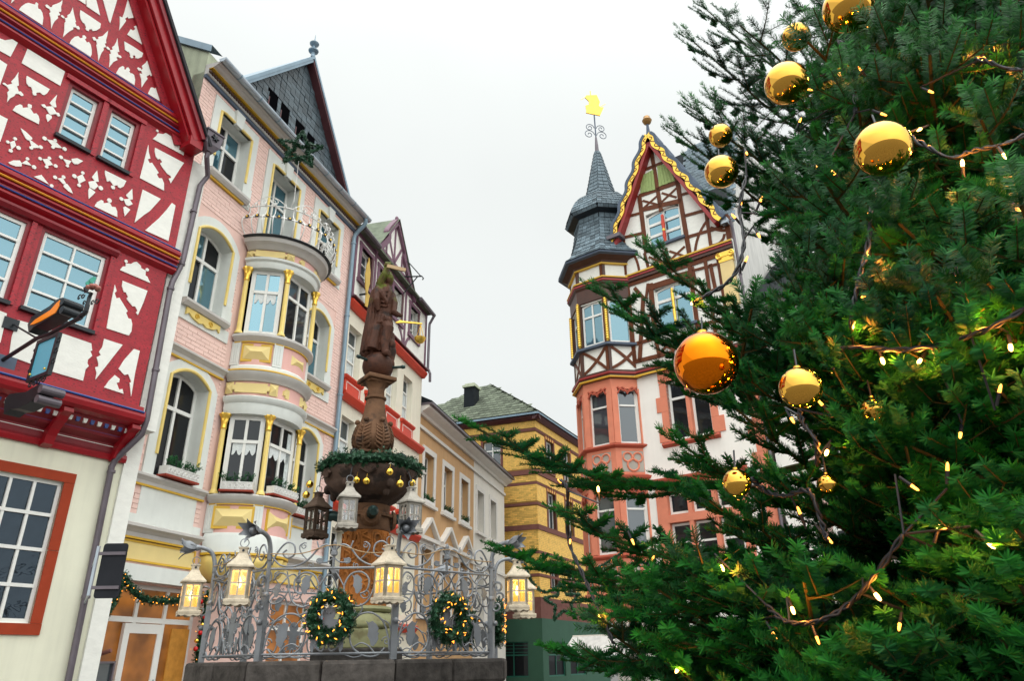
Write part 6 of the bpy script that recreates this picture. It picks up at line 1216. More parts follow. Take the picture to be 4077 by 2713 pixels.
crest = [([(.02, TR + .03), (.06, TR + .14), (.13, TR + .22), (.2, TR + .2), (.21, TR + .12), (.15, TR + .09), (.11, TR + .13), (.14, TR + .16)], .012), ([(.02, TR + .1), (.1, TR + .03), (.22, TR + .02), (.33, TR + .07), (.42, TR + .17), (.49, TR + .2), (.54, TR + .16), (HW, TR + .09)], .013), ([(.33, TR + .07), (.27, TR + .13), (.25, TR + .19), (.29, TR + .22)], .009), ([(.42, TR + .17), (.4, TR + .23)], .01), ([(HW, TR + .09), (.5, TR + .05), (.42, TR + .05)], .01)]
for x, z, r_, s in ((.29, TR + .19, .03, 1), (.36, TR + .02, .028, -1), (.43, TR + .06, .025, 1)): crest.append(([(p, q) for p, q in spiral((x, z), r_, .006, 1, 1 + s * 8, 16)], .007))
plates = [((.17, .1), .1, .2, 1), ((.33, .52), .085, .16, 2), ((.09, .5), .06, .12, 3), ((.44, .06), .05, .14, 4), ((.44, TR + .035), .06, .05, 5)]
tmpl = []
for m_ in (1, -1):
    X = (lambda x: x) if m_ > 0 else (lambda x: PW - x)
    for P, r_ in halfscr + crest:
        pts = smoothpath([Vector((X(x), 0, z)) for x, z in P], 4) if len(P) < 14 else [Vector((X(x), 0, z)) for x, z in P]
        tmpl.append(('scroll', MB().tube(pts, r_ * .68, 6).mesh('scroll', iron, 'all')))
    for (x, z), w_, h, sd_ in plates: tmpl.append(('leaf_plate', fixn(MB().poly([(X(x + a_), z + b_) for a_, b_ in leafplate(w_, h, sd_)], -.004, .004).mesh('leaf_plate', flat_iron))))
tmpl += [('rail', MB().tube([(0, 0, TR), (PW, 0, TR)], .011, 6).mesh('rail', iron)), ('rail', MB().tube([(0, 0, .05), (PW, 0, .05)], .011, 6).mesh('rail', iron)), ('crest_stem', fixn(MB().lathe([(.012, TR), (.012, TR + .1), (.03, TR + .11), (.03, TR + .14), (.012, TR + .15), (.018, TR + .22), (.006, TR + .25)], 8, (PW / 2, 0)).mesh('crest_stem', iron))),
         ('figure_plate', fixn(MB().circ((PW / 2, .36), .055, -.004, .004, 14).poly([(PW / 2 - .05, .12), (PW / 2 + .05, .12), (PW / 2 + .045, .27), (PW / 2 + .14, .28), (PW / 2 + .14, .31), (PW / 2 + .03, .32), (PW / 2 - .03, .32), (PW / 2 - .14, .31), (PW / 2 - .14, .28), (PW / 2 - .045, .27)], -.003, .005).mesh('figure_plate', flat_iron)))]
for k in range(8):
    p, q = opt(AO, k), opt(AO, k + 1); d = q - p; Mp = Matrix.Translation(p) @ Matrix.Rotation(math.atan2(d.y, d.x), 4, 'Z')
    for nm, me_ in tmpl: ob(nm, me_, rl8, Mp)
def post_mesh():
    return MB().box(-.026, .026, -.026, .026, 0, .5).tube([(0, 0, .5), (0, 0, .82)], [.024, .018], 6).ball((-.045, 0, .3), .024, 8, 6).ball((.045, 0, .3), .024, 8, 6).ball((0, 0, .52), .034, 8, 6).tube([(x, 0, z) for x, z in spiral((.07, .62), .06, .01, 3.1, -4, 14)], .012, 5).tube([(x, 0, z) for x, z in spiral((.06, .45), .05, .01, 3.1, 10, 14)], .01, 5)
pm = fixn(post_mesh().mesh('post', iron, True))
nk = MB(); P = smoothpath([(0, 0, .8), (.01, 0, .9), (.05, 0, .99), (.13, 0, 1.03), (.2, 0, 1.03)], 4); nk.tube(P, [.02] * (len(P) - 3) + [.026, .032, .03], 7)
nm_ = fixn(nk.mesh('flower_neck', iron, 'all'))
def petal(a_, open_): 
    mb = MB(); n = 6; L_ = .15; vs = []
    for i in range(n + 1):
        t = i / n; w_ = .045 * math.sin(math.pi * (t * .85 + .12)); rr_ = .02 + .05 * math.sin(t * 1.8) * open_; cx = t * L_
        for s in (-1, 0, 1): vs.append((cx, s * w_, rr_ - abs(s) * .012 + (.05 * max(0, t - .75) * 4 * open_)))
    fs = [(i * 3 + j, i * 3 + j + 1, i * 3 + j + 4, i * 3 + j + 3) for i in range(n) for j in range(2)]
    return mb.add(vs, fs).xf(Matrix.Translation((.19, 0, 1.03)) @ Matrix.Rotation(a_, 4, 'X'))
pet = [petal(2 * math.pi * i / 6, 1 if i % 2 else .7).mesh('petal', iron, 'all') for i in range(6)]
sta = MB().ball((.24, 0, 1.03), .035, 8, 6, (1.6, 1, 1)).mesh('flower_heart', iron, 'all')
for k in range(8):
    p = opt(AO, k); an = math.atan2(p.y, p.x); Mp = Matrix.Translation(p) @ Matrix.Rotation(an, 4, 'Z'); po = ob('post', pm, rl8, Mp)
    fl = ob('flower_neck', nm_, rl8, Mp)
    for m2 in pet: ob('petal', m2, fl)
    ob('flower_heart', sta, fl)
# ---- lanterns ----
lan_w = mat('chipped white lantern wood', (.58, .50, .38), .75, .35, 12, .3, 40); lan_b = mat('dark brown lantern wood', (.075, .05, .035), .7, .3, 9, .3, 40); lan_g = mat('grey washed lantern wood', (.40, .37, .32), .75, .35, 12, .3, 40)
def pane_mat(name, em, st_):
    m_ = bpy.data.materials.new(name); m_.use_nodes = True; t = m_.node_tree; t.nodes.clear(); o = N('ShaderNodeOutputMaterial', t); tr = N('ShaderNodeBsdfTransparent', t); gl = N('ShaderNodeBsdfGlossy', t); gl.inputs['Roughness'].default_value = .05; mx_ = N('ShaderNodeMixShader', t); mx_.inputs[0].default_value = .12; L(tr.outputs[0], mx_.inputs[1], t); L(gl.outputs[0], mx_.inputs[2], t)
    if em:
        e = N('ShaderNodeEmission', t); e.inputs[0].default_value = (*em, 1); e.inputs[1].default_value = st_; a2 = N('ShaderNodeMixShader', t); a2.inputs[0].default_value = .4; L(mx_.outputs[0], a2.inputs[1], t); L(e.outputs[0], a2.inputs[2], t); L(a2.outputs[0], o.inputs[0], t)
    else: L(mx_.outputs[0], o.inputs[0], t)
    return m_
pane_lit = pane_mat('amber lantern glass', (1, .5, .06), .8); pane_clear = pane_mat('clear lantern glass', None, 0)
flame = mat('lamp bulb', (1, .8, .4), .4, emit=(1, .72, .25), estr=10)
def make_lantern(label, M, wood, lit_, group, hookrad=.035):
    t = thing('lantern', label, 'lantern', M, group); h = .085
    part('base', MB().box(-h - .015, h + .015, -h - .015, h + .015, .03, .06), wood, t, bevel=.006)
    for r_ in range(4):
        pts = [(-h - .012, .03)] + [(-h - .012 + (2 * h + .024) * i / 16, .022 - .012 * abs(math.sin(i / 16 * math.pi * 3)) - (.006 if 5 < i < 11 else 0)) for i in range(17)] + [(h + .012, .03)]
        part('skirt', MB().poly(pts, -h - .014, -h - .004), wood, t, Matrix.Rotation(r_ * math.pi / 2, 4, 'Z'))
        s_ = part('side_frame', MB().box(-h, -h + .028, -h, -h + .02, .06, .31).box(h - .028, h, -h, -h + .02, .06, .31).box(-h + .028, h - .028, -h + .001, -h + .02, .06, .09).box(-h + .028, h - .028, -h + .001, -h + .02, .285, .31).box(-.006, .006, -h + .002, -h + .016, .09, .285).box(-h + .028, h - .028, -h + .002, -h + .015, .18, .192), wood, t, Matrix.Rotation(r_ * math.pi / 2, 4, 'Z'))
        part('pane', MB().box(-h + .028, h - .028, -h + .008, -h + .011, .09, .285), pane_lit if lit_ else pane_clear, s_)
    rp = [(-h - .022, .31), (-h - .022, .325), (-.055, .385), (-.036, .425)]; vs = []
    for q, z in rp: vs += [(q, q, z), (-q, q, z), (-q, -q, z), (q, -q, z)]
    part('roof', MB().add(vs, [(3, 2, 1, 0), (12, 13, 14, 15)] + [(4 * i + k, 4 * i + (k + 1) % 4, 4 * i + 4 + (k + 1) % 4, 4 * i + 4 + k) for i in range(3) for k in range(4)]), wood, t)
    part('cap', MB().box(-.032, .032, -.032, .032, .425, .468).box(-.04, .04, -.04, .04, .468, .478), wood, t); part('vent_hole', MB().tube([(0, -.033, .449), (0, -.037, .449)], .011, 8), iron_d, t)
    part('ring', MB().tube([(hookrad * math.cos(a_), 0, .515 + hookrad * math.sin(a_)) for a_ in [i * math.pi / 8 for i in range(17)]], .004, 5), iron, t)
    part('candle', MB().lathe([(.02, .06), (.02, .14), (.018, .15)], 10), wood_box if lit_ else curtain, t)
    if lit_:
        f_ = part('flame_bulb', MB().lathe([(.006, .15), (.017, .17), (.02, .19), (.012, .215), (.002, .24)], 10), flame, t, smooth='all')
        ld = bpy.data.lights.new('lantern_light', 'POINT'); ld.energy = 1.6; ld.color = (1, .62, .2); ld.shadow_soft_size = .03; lo = bpy.data.objects.new('lantern_light', ld); COL.objects.link(lo); lo.parent = t; lo.location = (0, 0, .24)
    return t
def tip(k): p = opt(AO, k); d = p.normalized(); return Vector((FX, FY, RIM + .41)) + p + d * .25
for k, yaw, lab in ((7, .5, 'lit cream lantern at the railing corner beside the pink shop window'), (0, .25, 'lit cream lantern hung left of the near wreath'), (1, .75, 'lit cream lantern hung between the two near wreaths'), (2, .2, 'lit cream lantern in front of the yellow corner building'), (3, .45, 'lit cream lantern on the railing corner towards the green shopfront')):
    P = tip(k)
    P = Vector(P) + Vector({7: (.08, 0, -.02), 0: (-.06, 0, .0), 1: (-.13, 0, .0), 2: (.02, 0, -.02), 3: (.1, 0, -.02)}[k])
    make_lantern(lab, Matrix.Translation(P) @ Matrix.Rotation(yaw, 4, 'Z'), lan_w, True, 'lanterns on the fountain')
for px, py, wood, yaw, Yd, lab in ((1252, 2150, lan_b, .95, 7.62, 'unlit dark brown lantern hung from the fountain bowl'), (1378, 2115, lan_g, .35, 7.3, 'unlit pale lantern hung from the front of the fountain bowl'), (1630, 2130, lan_g, .7, 7.55, 'unlit pale lantern hung from the bowl in front of the beige house')):
    P = world_at((px, py), Yd); make_lantern(lab, Matrix.Translation(P) @ Matrix.Rotation(yaw, 4, 'Z') @ Matrix.Scale(1.02, 4), wood, False, 'lanterns on the fountain')
    an = math.atan2(P.y - FY, P.x - FX); hk = thing('lantern_hook', 'thin iron hook carrying the ' + lab.replace('unlit ', '').replace(' hung from', ' at'), 'hook', Matrix.Identity(4)); part('wire', MB().tube(smoothpath([(FX + .46 * math.cos(an), FY + .46 * math.sin(an), zr + .02), (FX + .53 * math.cos(an), FY + .53 * math.sin(an), zr - .05), tuple(P + Vector((0, 0, .55)))], 5), .005, 5), iron_d, hk)
# ---- wreaths and garlands ----
bulb_or = mat('orange mini bulb', (1, .4, .05), .4, emit=(1, .28, .02), estr=2.2); goldball = mat('gold glass ball', (.95, .62, .10), .06, .03, 3, metal=1.0); wiregr = mat('green cable', (.01, .03, .02), .5)
def wreath(label, M, r_=.16, tube_r=.066, seed=1, nb=26, grp='wreaths on the railing'):
    t = thing('wreath', label, 'wreath', M, grp); rnd = random.Random(seed); segs = []
    for i in range(420):
        a_ = rnd.uniform(0, 6.283); b_ = rnd.uniform(0, 6.283); q = tube_r * rnd.uniform(.2, .8); c = Vector(((r_ + q * math.cos(b_)) * math.cos(a_), q * math.sin(b_), (r_ + q * math.cos(b_)) * math.sin(a_)))
        d = Vector((math.cos(b_) * math.cos(a_), math.sin(b_), math.cos(b_) * math.sin(a_))) + .6 * Vector((-math.sin(a_), rnd.gauss(0, .4), math.cos(a_))) * rnd.choice((-1, 1)); segs.append([c, c + d.normalized() * rnd.uniform(.02, .05)])
    ob('foliage', needles_mesh('foliage', box_green2, segs, 500, .026, .0055, seed, spread=1.2), t); part('core', MB().tube([(r_ * math.cos(a_), 0, r_ * math.sin(a_)) for a_ in [i * math.pi / 16 for i in range(33)]], tube_r * .6, 8), mat_core, t)
    for i in range(nb):
        a_ = 6.283 * i / nb + rnd.uniform(-.1, .1); q = tube_r * 1.15; b_ = rnd.uniform(-2.6, -.5) if True else 0; c = Vector(((r_ + q * math.cos(b_)) * math.cos(a_), q * math.sin(b_), (r_ + q * math.cos(b_)) * math.sin(a_))); d = Vector((rnd.gauss(0, 1), -.4, rnd.gauss(0, 1))).normalized()
        part('bulb', MB().tube([c, c + d * .012, c + d * .026], [.0035, .0045, .0015], 6), bulb_or, t)
    return t
mat_core = mat('dark fir core', (.008, .03, .014), .8)
def onpanel(k, f_, out, z): p = opt(AO + out, k).lerp(opt(AO + out, k + 1), f_); return Vector((FX, FY, RIM + z)) + p, math.atan2(*(opt(AO, k + 1) - opt(AO, k)).yx)
for k, f_, lab, sd_ in ((0, .52, 'green wreath with orange bulbs in front of the fountain column foot', 11), (1, .5, 'green wreath with orange bulbs before the beige house front', 12), (2, .5, 'green wreath with orange bulbs seen edge-on beside the green shopfront', 13), (4, .55, 'green wreath with orange bulbs on the far railing, seen under the front lantern', 14), (3, .5, 'green wreath with orange bulbs on the far railing behind the scrolls', 15)):
    P, an = onpanel(k, f_, .05, .335); wreath(lab, Matrix.Translation(P) @ Matrix.Rotation(an, 4, 'Z'), seed=sd_)
def garland_obj(label, pts, r_, seed, nbulb=0, nball=0, ballr=.03, ballm=None, grp=None, name='garland', per=230):
    t = thing(name, label, 'garland', Matrix.Identity(4), grp); rnd = random.Random(seed); segs = []; pts = [Vector(p) for p in pts]; ln = sum((b - a).length for a, b in zip(pts[:-1], pts[1:]))
    def at(f_):
        d = f_ * ln
        for a, b in zip(pts[:-1], pts[1:]):
            l = (b - a).length
            if d <= l: return a.lerp(b, d / l if l else 0)
            d -= l
        return pts[-1]
    for i in range(int(ln * per)):
        c = at(rnd.random()); d = Vector((rnd.gauss(0, 1), rnd.gauss(0, 1), rnd.gauss(0, 1))).normalized(); segs.append([c + d * r_ * .2, c + d * r_ * rnd.uniform(.5, 1.05)])
    ob('foliage', needles_mesh('foliage', box_green2, segs, 420, .03, .007, seed, spread=1.3), t); part('core', MB().tube(pts, r_ * .45, 6), mat_core, t)
    for i in range(nbulb):
        c = at((i + rnd.random()) / nbulb) + Vector((rnd.uniform(-1, 1) * r_, -r_ * .9, rnd.uniform(-1, .8) * r_)); part('bulb', MB().ball(tuple(c), .007, 6, 5), bulb_or, t)
    return t, at
ring_pts = [(FX + .5 * math.cos(a_), FY + .5 * math.sin(a_), zr + .06 + .015 * math.sin(a_ * 5)) for a_ in [i * math.pi / 24 for i in range(49)]]
garland_obj('fir garland around the rim of the fountain bowl', ring_pts, .115, 31)
for i, (px, py, lab) in enumerate(((1233, 1930, 'small gold ball at the end of the bowl garland beside the pink house'), (1219, 1972, 'lowest small gold ball hanging by the pink house'), (1420, 1912, 'small gold ball on the bowl below the iron scroll'), (1459, 1916, 'small gold ball hanging over the middle of the bowl rim'), (1551, 1880, 'small gold ball sitting high in the bowl garland'), (1592, 1927, 'small gold ball over the bowl rim above the pale lantern'), (1641, 1924, 'small gold ball at the garland end in front of the beige house'))):
    P = world_at((px, py), FY - .5 if 1300 < px < 1620 else FY - .15); b = thing('gold_ball', lab, 'bauble', Matrix.Translation(P), 'small gold balls on the bowl garland'); part('glass_ball', MB().ball((0, 0, 0), .04, 20, 12), goldball, b, smooth='all'); part('cap_thread', MB().lathe([(.008, .032), (.008, .042), (.003, .045)], 8).tube([(0, 0, .04), (.004, .01, .085)], .002, 4), gold, b)
# cable strung along the railing
cb = thing('cable', 'thin tan cable strung along the top of the railing', 'cable', Matrix.Identity(4)); P = []
for k in (7, 0, 1):
    for f_, z in ((0, .86), (.25, .86), (.5, .93), (.75, .86)): q, an = onpanel(k, f_, .015, z); P.append(q)
P.append(onpanel(2, 0, .015, .86)[0]); part('wire', MB().tube(smoothpath(P, 4), .005, 5), mat('tan cable', (.35, .22, .10), .5), cb)
# ======================= hanging sign of the red house =======================
SM = RED.M @ Matrix.Translation((-2.15, 0, 0)) @ Matrix.Rotation(-math.pi / 2, 4, 'Z')     # local x = outwards from the wall, y along the wall
def sn(x, y): 
    n_, z = RED.at_u(cI(x, y), -2.15); return (n_, z)
hs = thing('hanging_sign', 'black wrought-iron hanging sign with orange scroll box, blank blue plate and a rose', 'sign', SM)
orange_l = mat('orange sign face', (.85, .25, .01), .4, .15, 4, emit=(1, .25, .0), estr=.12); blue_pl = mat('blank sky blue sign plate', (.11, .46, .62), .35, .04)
up_ = [sn(365, 525), sn(420, 470), sn(500, 420), sn(580, 370), sn(640, 300), sn(675, 270), sn(668, 330), sn(630, 400), sn(560, 440), sn(470, 490), sn(400, 520)]
th = .13
bx_ = part('scroll_box', MB().poly([sn(345, 600), sn(335, 520), sn(375, 440), sn(470, 385), (sn(560, 330)[0], sn(560, 330)[1]), sn(640, 260), sn(700, 240), sn(690, 300), sn(640, 400), sn(580, 440), sn(480, 500), sn(400, 545)], -.06, th), iron_d, hs); part('orange_face', MB().poly(up_, -.068, -.061), orange_l, bx_)
for p_ in (sn(700, 285), sn(695, 370)): part('box_roll', MB().tube([(p_[0], -.07, p_[1]), (p_[0], th + .06, p_[1])], .055, 12), iron_d, bx_)
lo_ = part('scroll_box', MB().poly([sn(90, 1450), sn(100, 1300), sn(150, 1240), sn(320, 1220), sn(420, 1160), sn(470, 1135), sn(450, 1230), sn(380, 1320), sn(240, 1390), sn(160, 1400)], -.06, th), iron_d, hs)
for p_ in (sn(478, 1190), sn(440, 1290)): part('box_roll', MB().tube([(p_[0], -.07, p_[1]), (p_[0], th + .08, p_[1])], .055, 12), zinc_d, lo_)
pl_ = [sn(410, 705), sn(592, 635), sn(502, 990), sn(312, 1070)]
n0, n1 = (pl_[0][0] + pl_[3][0]) / 2, (pl_[1][0] + pl_[2][0]) / 2; z1_, z0_ = (pl_[0][1] + pl_[1][1]) / 2, (pl_[2][1] + pl_[3][1]) / 2
fr_ = part('plate_frame', MB().box(n0 - .05, n0, -.02, .03, z0_ - .05, z1_ + .05).box(n1, n1 + .05, -.02, .03, z0_ - .05, z1_ + .05).box(n0, n1, -.02, .03, z1_, z1_ + .05).box(n0, n1, -.02, .03, z0_ - .05, z0_), iron_d, hs); part('blue_plate', MB().box(n0, n1, -.005, .015, z0_, z1_), blue_pl, fr_)
for s, n_ in ((-1, n0 - .05), (1, n1 + .05)):
    for zc in (.25, .55, .85): part('side_scroll', MB().tube([(n_ + s * (.04 + x), .0, z0_ + (z1_ - z0_) * zc + z) for x, z in spiral((0, 0), .045, .012, math.pi / 2 + (0 if s > 0 else math.pi), math.pi / 2 + (0 if s > 0 else math.pi) + 5.5 * s, 14)], .008, 5), iron_d, fr_)
for i in range(4): part('bottom_scroll', MB().tube([(n0 + (n1 - n0) * (i + .5) / 4 + x, 0, z0_ - .1 + z) for x, z in spiral((0, 0), .05, .012, 0, 8, 14)], .008, 5), iron_d, fr_)
part('bolt', MB().ball((n0 + .04, -.03, z0_ + .04), .016, 8, 6), gold, fr_); part('bolt', MB().ball((n1 - .04, -.03, z0_ + .04), .016, 8, 6), gold, fr_)
a1 = sn(0, 860); a2 = sn(360, 640); a3 = sn(500, 590)
part('arm', MB().tube([(0, .03, a1[1] - .02), (a2[0], .03, a2[1]), (a3[0], .03, a3[1]), (sn(820, 420)[0], .03, sn(820, 420)[1])], .028, 8), iron_d, hs); part('stay', MB().tube([(0, .03, a1[1] + .55), (a2[0], .03, a2[1])], .014, 6), iron_d, hs); part('wall_plate', MB().box(-.02, .03, -.1, .1, a1[1] + .45, a1[1] + .62), iron_d, hs); part('wall_plate', MB().box(-.02, .04, -.35, .2, a1[1] - .14, a1[1] + .06), slate_band, hs)
st_ = [sn(800, 420), sn(860, 370), sn(885, 290), sn(900, 220), sn(930, 160)]; ste = part('rose_stem', MB().tube(smoothpath([(x, .03, z) for x, z in st_], 4), [.03] * 9 + [.022] * 8, 7), iron_d, hs)
rc = sn(955, 110)
for i in range(9):
    a_ = i * 2.4; r_ = .02 + .006 * i; part('rose_petal', MB().ball((rc[0] + r_ * math.cos(a_) * .9, .03 + r_ * math.sin(a_), rc[1] + .02 - .004 * i), .04, 10, 6, (.9, .9, .7)), mat('rusty pink rose', (.38, .13, .10), .5, .25, 12) if i == 0 else MATS['rusty pink rose'], ste, smooth='all')
for (x, y), c in (((905, 70), 'verdigris leaf'), ((940, 40), 'verdigris leaf'), ((885, 125), None)):
    q = sn(x, y); part('leaf', MB().add([(q[0] - .05, .03, q[1] - .05), (q[0] - .05, .0, q[1] + .02), (q[0], .03, q[1] + .07), (q[0] + .05, .05, q[1] + .03), (q[0] + .02, .03, q[1] - .05)], [(0, 1, 2, 3, 4)]), (MATS.get('verdigris leaf') or mat('verdigris leaf', (.05, .35, .25), .5, .3, 10)) if c else iron_d, ste)
for (x, y), r_, s in (((800, 215), .05, 1), ((840, 195), .045, -1), ((850, 270), .035, 1), ((985, 245), .055, -1), ((935, 270), .04, 1)): q = sn(x, y); part('tendril', MB().tube([(q[0] + a_, .03, q[1] + b_) for a_, b_ in spiral((0, 0), r_, .012, 0, s * 6, 16)], .008, 5), iron_d, ste)
# ======================= dark sign seen from behind =======================
bs = thing('sign_plate', 'dark grey rounded sign plate seen from behind, strapped to the downpipe', 'sign', Matrix.Identity(4))
def wp(x, y, Y): return world_at(cZ3(x, y), Y)
Pc = [wp(705, 632, 9.6), wp(862, 625, 9.6), wp(828, 1005, 9.6), wp(648, 1000, 9.6)]
o_ = (Pc[0] + Pc[1] + Pc[2] + Pc[3]) / 4; ux = ((Pc[1] - Pc[0]) + (Pc[2] - Pc[3])) / 2; W2_ = ux.length / 2; ux.normalize(); H2_ = ((Pc[0] - Pc[3]).length + (Pc[1] - Pc[2]).length) / 4
Mq = Matrix.Translation(o_) @ Matrix.Rotation(math.atan2(ux.y, ux.x), 4, 'Z'); r_ = .04
rp_ = [(sx_ * (W2_ - r_) + r_ * math.cos(a_), sz_ * (H2_ - r_) + r_ * math.sin(a_)) for sx_, sz_, a0 in ((1, 1, 0), (-1, 1, 1), (-1, -1, 2), (1, -1, 3)) for a_ in [a0 * math.pi / 2 + i * math.pi / 8 for i in range(5)]]
part('plate', MB().poly(rp_, -.006, .006), mat('matt anthracite sheet', (.018, .02, .026), .55, .25, 3), bs, Mq)
for z in (H2_ * .62, -H2_ * .62): part('strap', MB().box(-W2_ - .04, W2_ - .01, -.03, -.007, z - .02, z + .02), zinc_d, bs, Mq)
part('bracket_bar', MB().box(-W2_ - .075, -W2_ - .04, -.03, .0, -H2_ * .9, H2_ * .9), zinc, bs, Mq)
tq = Mq.inverted() @ (RED.M @ Vector((-.05, .36, 2.6)))
for z in (H2_ * .7, -H2_ * .8): part('bracket_arm', MB().tube([(-W2_ - .06, -.015, z), (tq.x, tq.y, z)], .014, 6), zinc, bs, Mq)
# ======================= notice case by the shop =======================
nc = thing('notice_case', 'grey glazed notice case on the wall left of the shop door', 'notice case', PK.M)
part('frame', MB().box(-.83, -.8, -.2, -.1, .5, 1.68).box(-.5, -.47, -.2, -.1, .5, 1.68).box(-.8, -.5, -.2, -.1, 1.65, 1.68).box(-.8, -.5, -.2, -.1, .5, .53), zinc_d, nc); part('pane', MB().box(-.8, -.5, -.16, -.15, .53, 1.65), glass_grey, nc); part('arm', MB().box(-.86, -.83, -.17, .02, 1.56, 1.58), iron_d, nc)
fs_ = thing('pipe_stub', 'short rusty pipe stub projecting from the pink wall', 'pipe', PK.M); part('stub', MB().tube([(-.72, 0, 1.75), (-.66, -.25, 1.83)], .03, 8), sandst, fs_); part('flange', MB().box(-.78, -.66, -.03, .0, 1.7, 1.8), sandst, fs_)
# ======================= fir garlands on the pink shop =======================
def pk(x, y, off=.2):
    u, z = PK.uz(cZ3(x, y), off); return PK.M @ Vector((u, -off, z))
garland_obj('lit fir swag over the shop door', smoothpath([pk(690, 1170), pk(740, 1090), pk(790, 1000), pk(850, 850)], 5)[:-1] + smoothpath([pk(850, 850), pk(900, 940), pk(990, 1010), pk(1100, 1020), pk(1240, 1010), pk(1340, 960)], 6), .1, 41, 60, grp='fir garlands on the shop front')
gv, atf = garland_obj('upright fir garland with red and gold balls beside the shop window', smoothpath([pk(1430, 950), pk(1400, 1150), pk(1370, 1330), pk(1350, 1480), pk(1340, 1600)], 5), .12, 42, 22, grp='fir garlands on the shop front')
redb = mat('red glass ball', (.55, .01, .01), .12, .05)
for i in range(12):
    c = atf((i + .5) / 12) + Vector((random.uniform(-.08, .08), -.1, 0)); part('ornament_ball', MB().ball(tuple(c), .04, 12, 8), redb if i % 2 else goldball, gv, smooth='all')
# ======================= green tinsel star on the pink house =======================
tin = mat('dark green tinsel', (.01, .075, .03), .35, .5, 30)
def starthing(name, label, M, R0, r0, tube_r, seed, n2=2):
    t = thing(name, label, 'star', M)
    for q in range(n2):
        pts = []; ph = .1 + q * .55; s_ = 1 - .38 * q
        for k in range(11): a_ = math.pi / 2 + k * math.pi / 5 + ph; rr_ = R0 if k % 2 == 0 else r0; pts.append((rr_ * s_ * math.cos(a_), .06 * (q * 2 - 1), rr_ * s_ * math.sin(a_)))
        for a_, b_ in zip(pts[:-1], pts[1:]):
            part('star_arm', MB().tube([a_, b_], tube_r * .5, 6), tin, t)
        segs = []; rnd = random.Random(seed + q)
        for a_, b_ in zip(pts[:-1], pts[1:]):
            for i in range(60): c = Vector(a_).lerp(Vector(b_), rnd.random()); d = Vector((rnd.gauss(0, 1), rnd.gauss(0, 1), rnd.gauss(0, 1))).normalized(); segs.append([c, c + d * tube_r])
        ob('tinsel', needles_mesh('tinsel', tin, segs, 300, tube_r * .8, tube_r * .2, seed + q, spread=1.2), t)
    return t
sp = PK.uz((1195, 600), 1.0); starthing('tinsel_star', 'double green tinsel star hung in front of the pink house cornice', PK.M @ Matrix.Translation((sp[0], -1.0, sp[1])) @ Matrix.Rotation(-PK.rz + .25, 4, 'Z') @ Matrix.Rotation(.12, 4, 'Y'), .52, .22, .05, 71)
wr_ = thing('star_wire', 'thin wire holding the tinsel star to the balcony', 'wire', PK.M); part('wire', MB().tube([(sp[0], -1.0, sp[1] - .3), (sp[0] + .15, -.9, sp[1] - 1.3), (sp[0] + .25, -.7, 11.0)], .008, 5), iron_w, wr_); part('wire', MB().tube([(sp[0], -1.0, sp[1] + .2), (sp[0] + .1, -.45, 13.4)], .006, 5), iron_d, wr_)
ps = world_at((2240, 2400), 20); starthing('fir_star', 'single fir star strung on a garland before the green shopfront', Matrix.Translation(ps), .5, .21, .05, 81, 1)
garland_obj('fir street garland swinging down to the single star', smoothpath([world_at((2090, 2250), 21), world_at((2120, 2320), 20.5), world_at((2170, 2360), 20), world_at((2238, 2330), 20), world_at((2265, 2345), 20), world_at((2330, 2300), 20.5), world_at((2480, 2200), 21)], 6), .07, 51, 20)
# small awning on the turret house
aw = thing('awning', 'pale retracted awning over the turret house ground floor', 'awning', TW.M)
q = TW.uz((2380, 2560), .6)
part('awning_box', MB().box(q[0] - .9, q[0] + 1.6, -.6, -.1, q[1], q[1] + .22), cream_p, aw); part('awning_cloth', MB().add([(q[0] - .9, -.6, q[1] + .18), (q[0] + 1.6, -.6, q[1] + .18), (q[0] + 1.6, -1.3, q[1] - .35), (q[0] - .9, -1.3, q[1] - .35)], [(0, 1, 2, 3)]), gable_w, aw); part('awning_arm', MB().tube([(q[0] - .8, -.2, q[1]), (q[0] - .8, -1.28, q[1] - .36)], .03), zinc, aw)
# ======================= Christmas tree (Nordmann fir) =======================
TX, TY = 2.75, 3.7
def cone(z): return max(.05, .42 * (9.0 - z)) if z > 2.5 else 2.73 - .12 * (2.5 - z)
def needle_mat(name, c0, c1):
    m_ = bpy.data.materials.new(name); m_.use_nodes = True; t = m_.node_tree; b = t.nodes['Principled BSDF']; b.inputs['Roughness'].default_value = .5; b.inputs['Specular IOR Level'].default_value = .14
    at_ = N('ShaderNodeAttribute', t); at_.attribute_name = 'young'; oi = N('ShaderNodeObjectInfo', t); g_ = N('ShaderNodeNewGeometry', t); nz_ = N('ShaderNodeTexNoise', t); nz_.inputs['Scale'].default_value = 2.2; L(g_.outputs['Position'], nz_.inputs['Vector'], t)
    a_ = N('ShaderNodeMath', t, operation='MULTIPLY_ADD'); L(nz_.outputs[0], a_.inputs[0], t); a_.inputs[1].default_value = 1.1; a_.inputs[2].default_value = -.48
    a2 = N('ShaderNodeMath', t, operation='ADD', use_clamp=True); L(a_.outputs[0], a2.inputs[0], t); L(at_.outputs['Fac'], a2.inputs[1], t)
    mx_ = N('ShaderNodeMix', t, data_type='RGBA'); L(a2.outputs[0], mx_.inputs[0], t); mx_.inputs[6].default_value = (*c0, 1); mx_.inputs[7].default_value = (*c1, 1); L(mx_.outputs[2], b.inputs['Base Color'], t)
    tl = N('ShaderNodeBsdfTranslucent', t); L(mx_.outputs[2], tl.inputs[0], t); ms = N('ShaderNodeMixShader', t); ms.inputs[0].default_value = .12; L(b.outputs[0], ms.inputs[1], t); L(tl.outputs[0], ms.inputs[2], t); L(ms.outputs[0], t.nodes['Material Output'].inputs[0], t)
    return m_
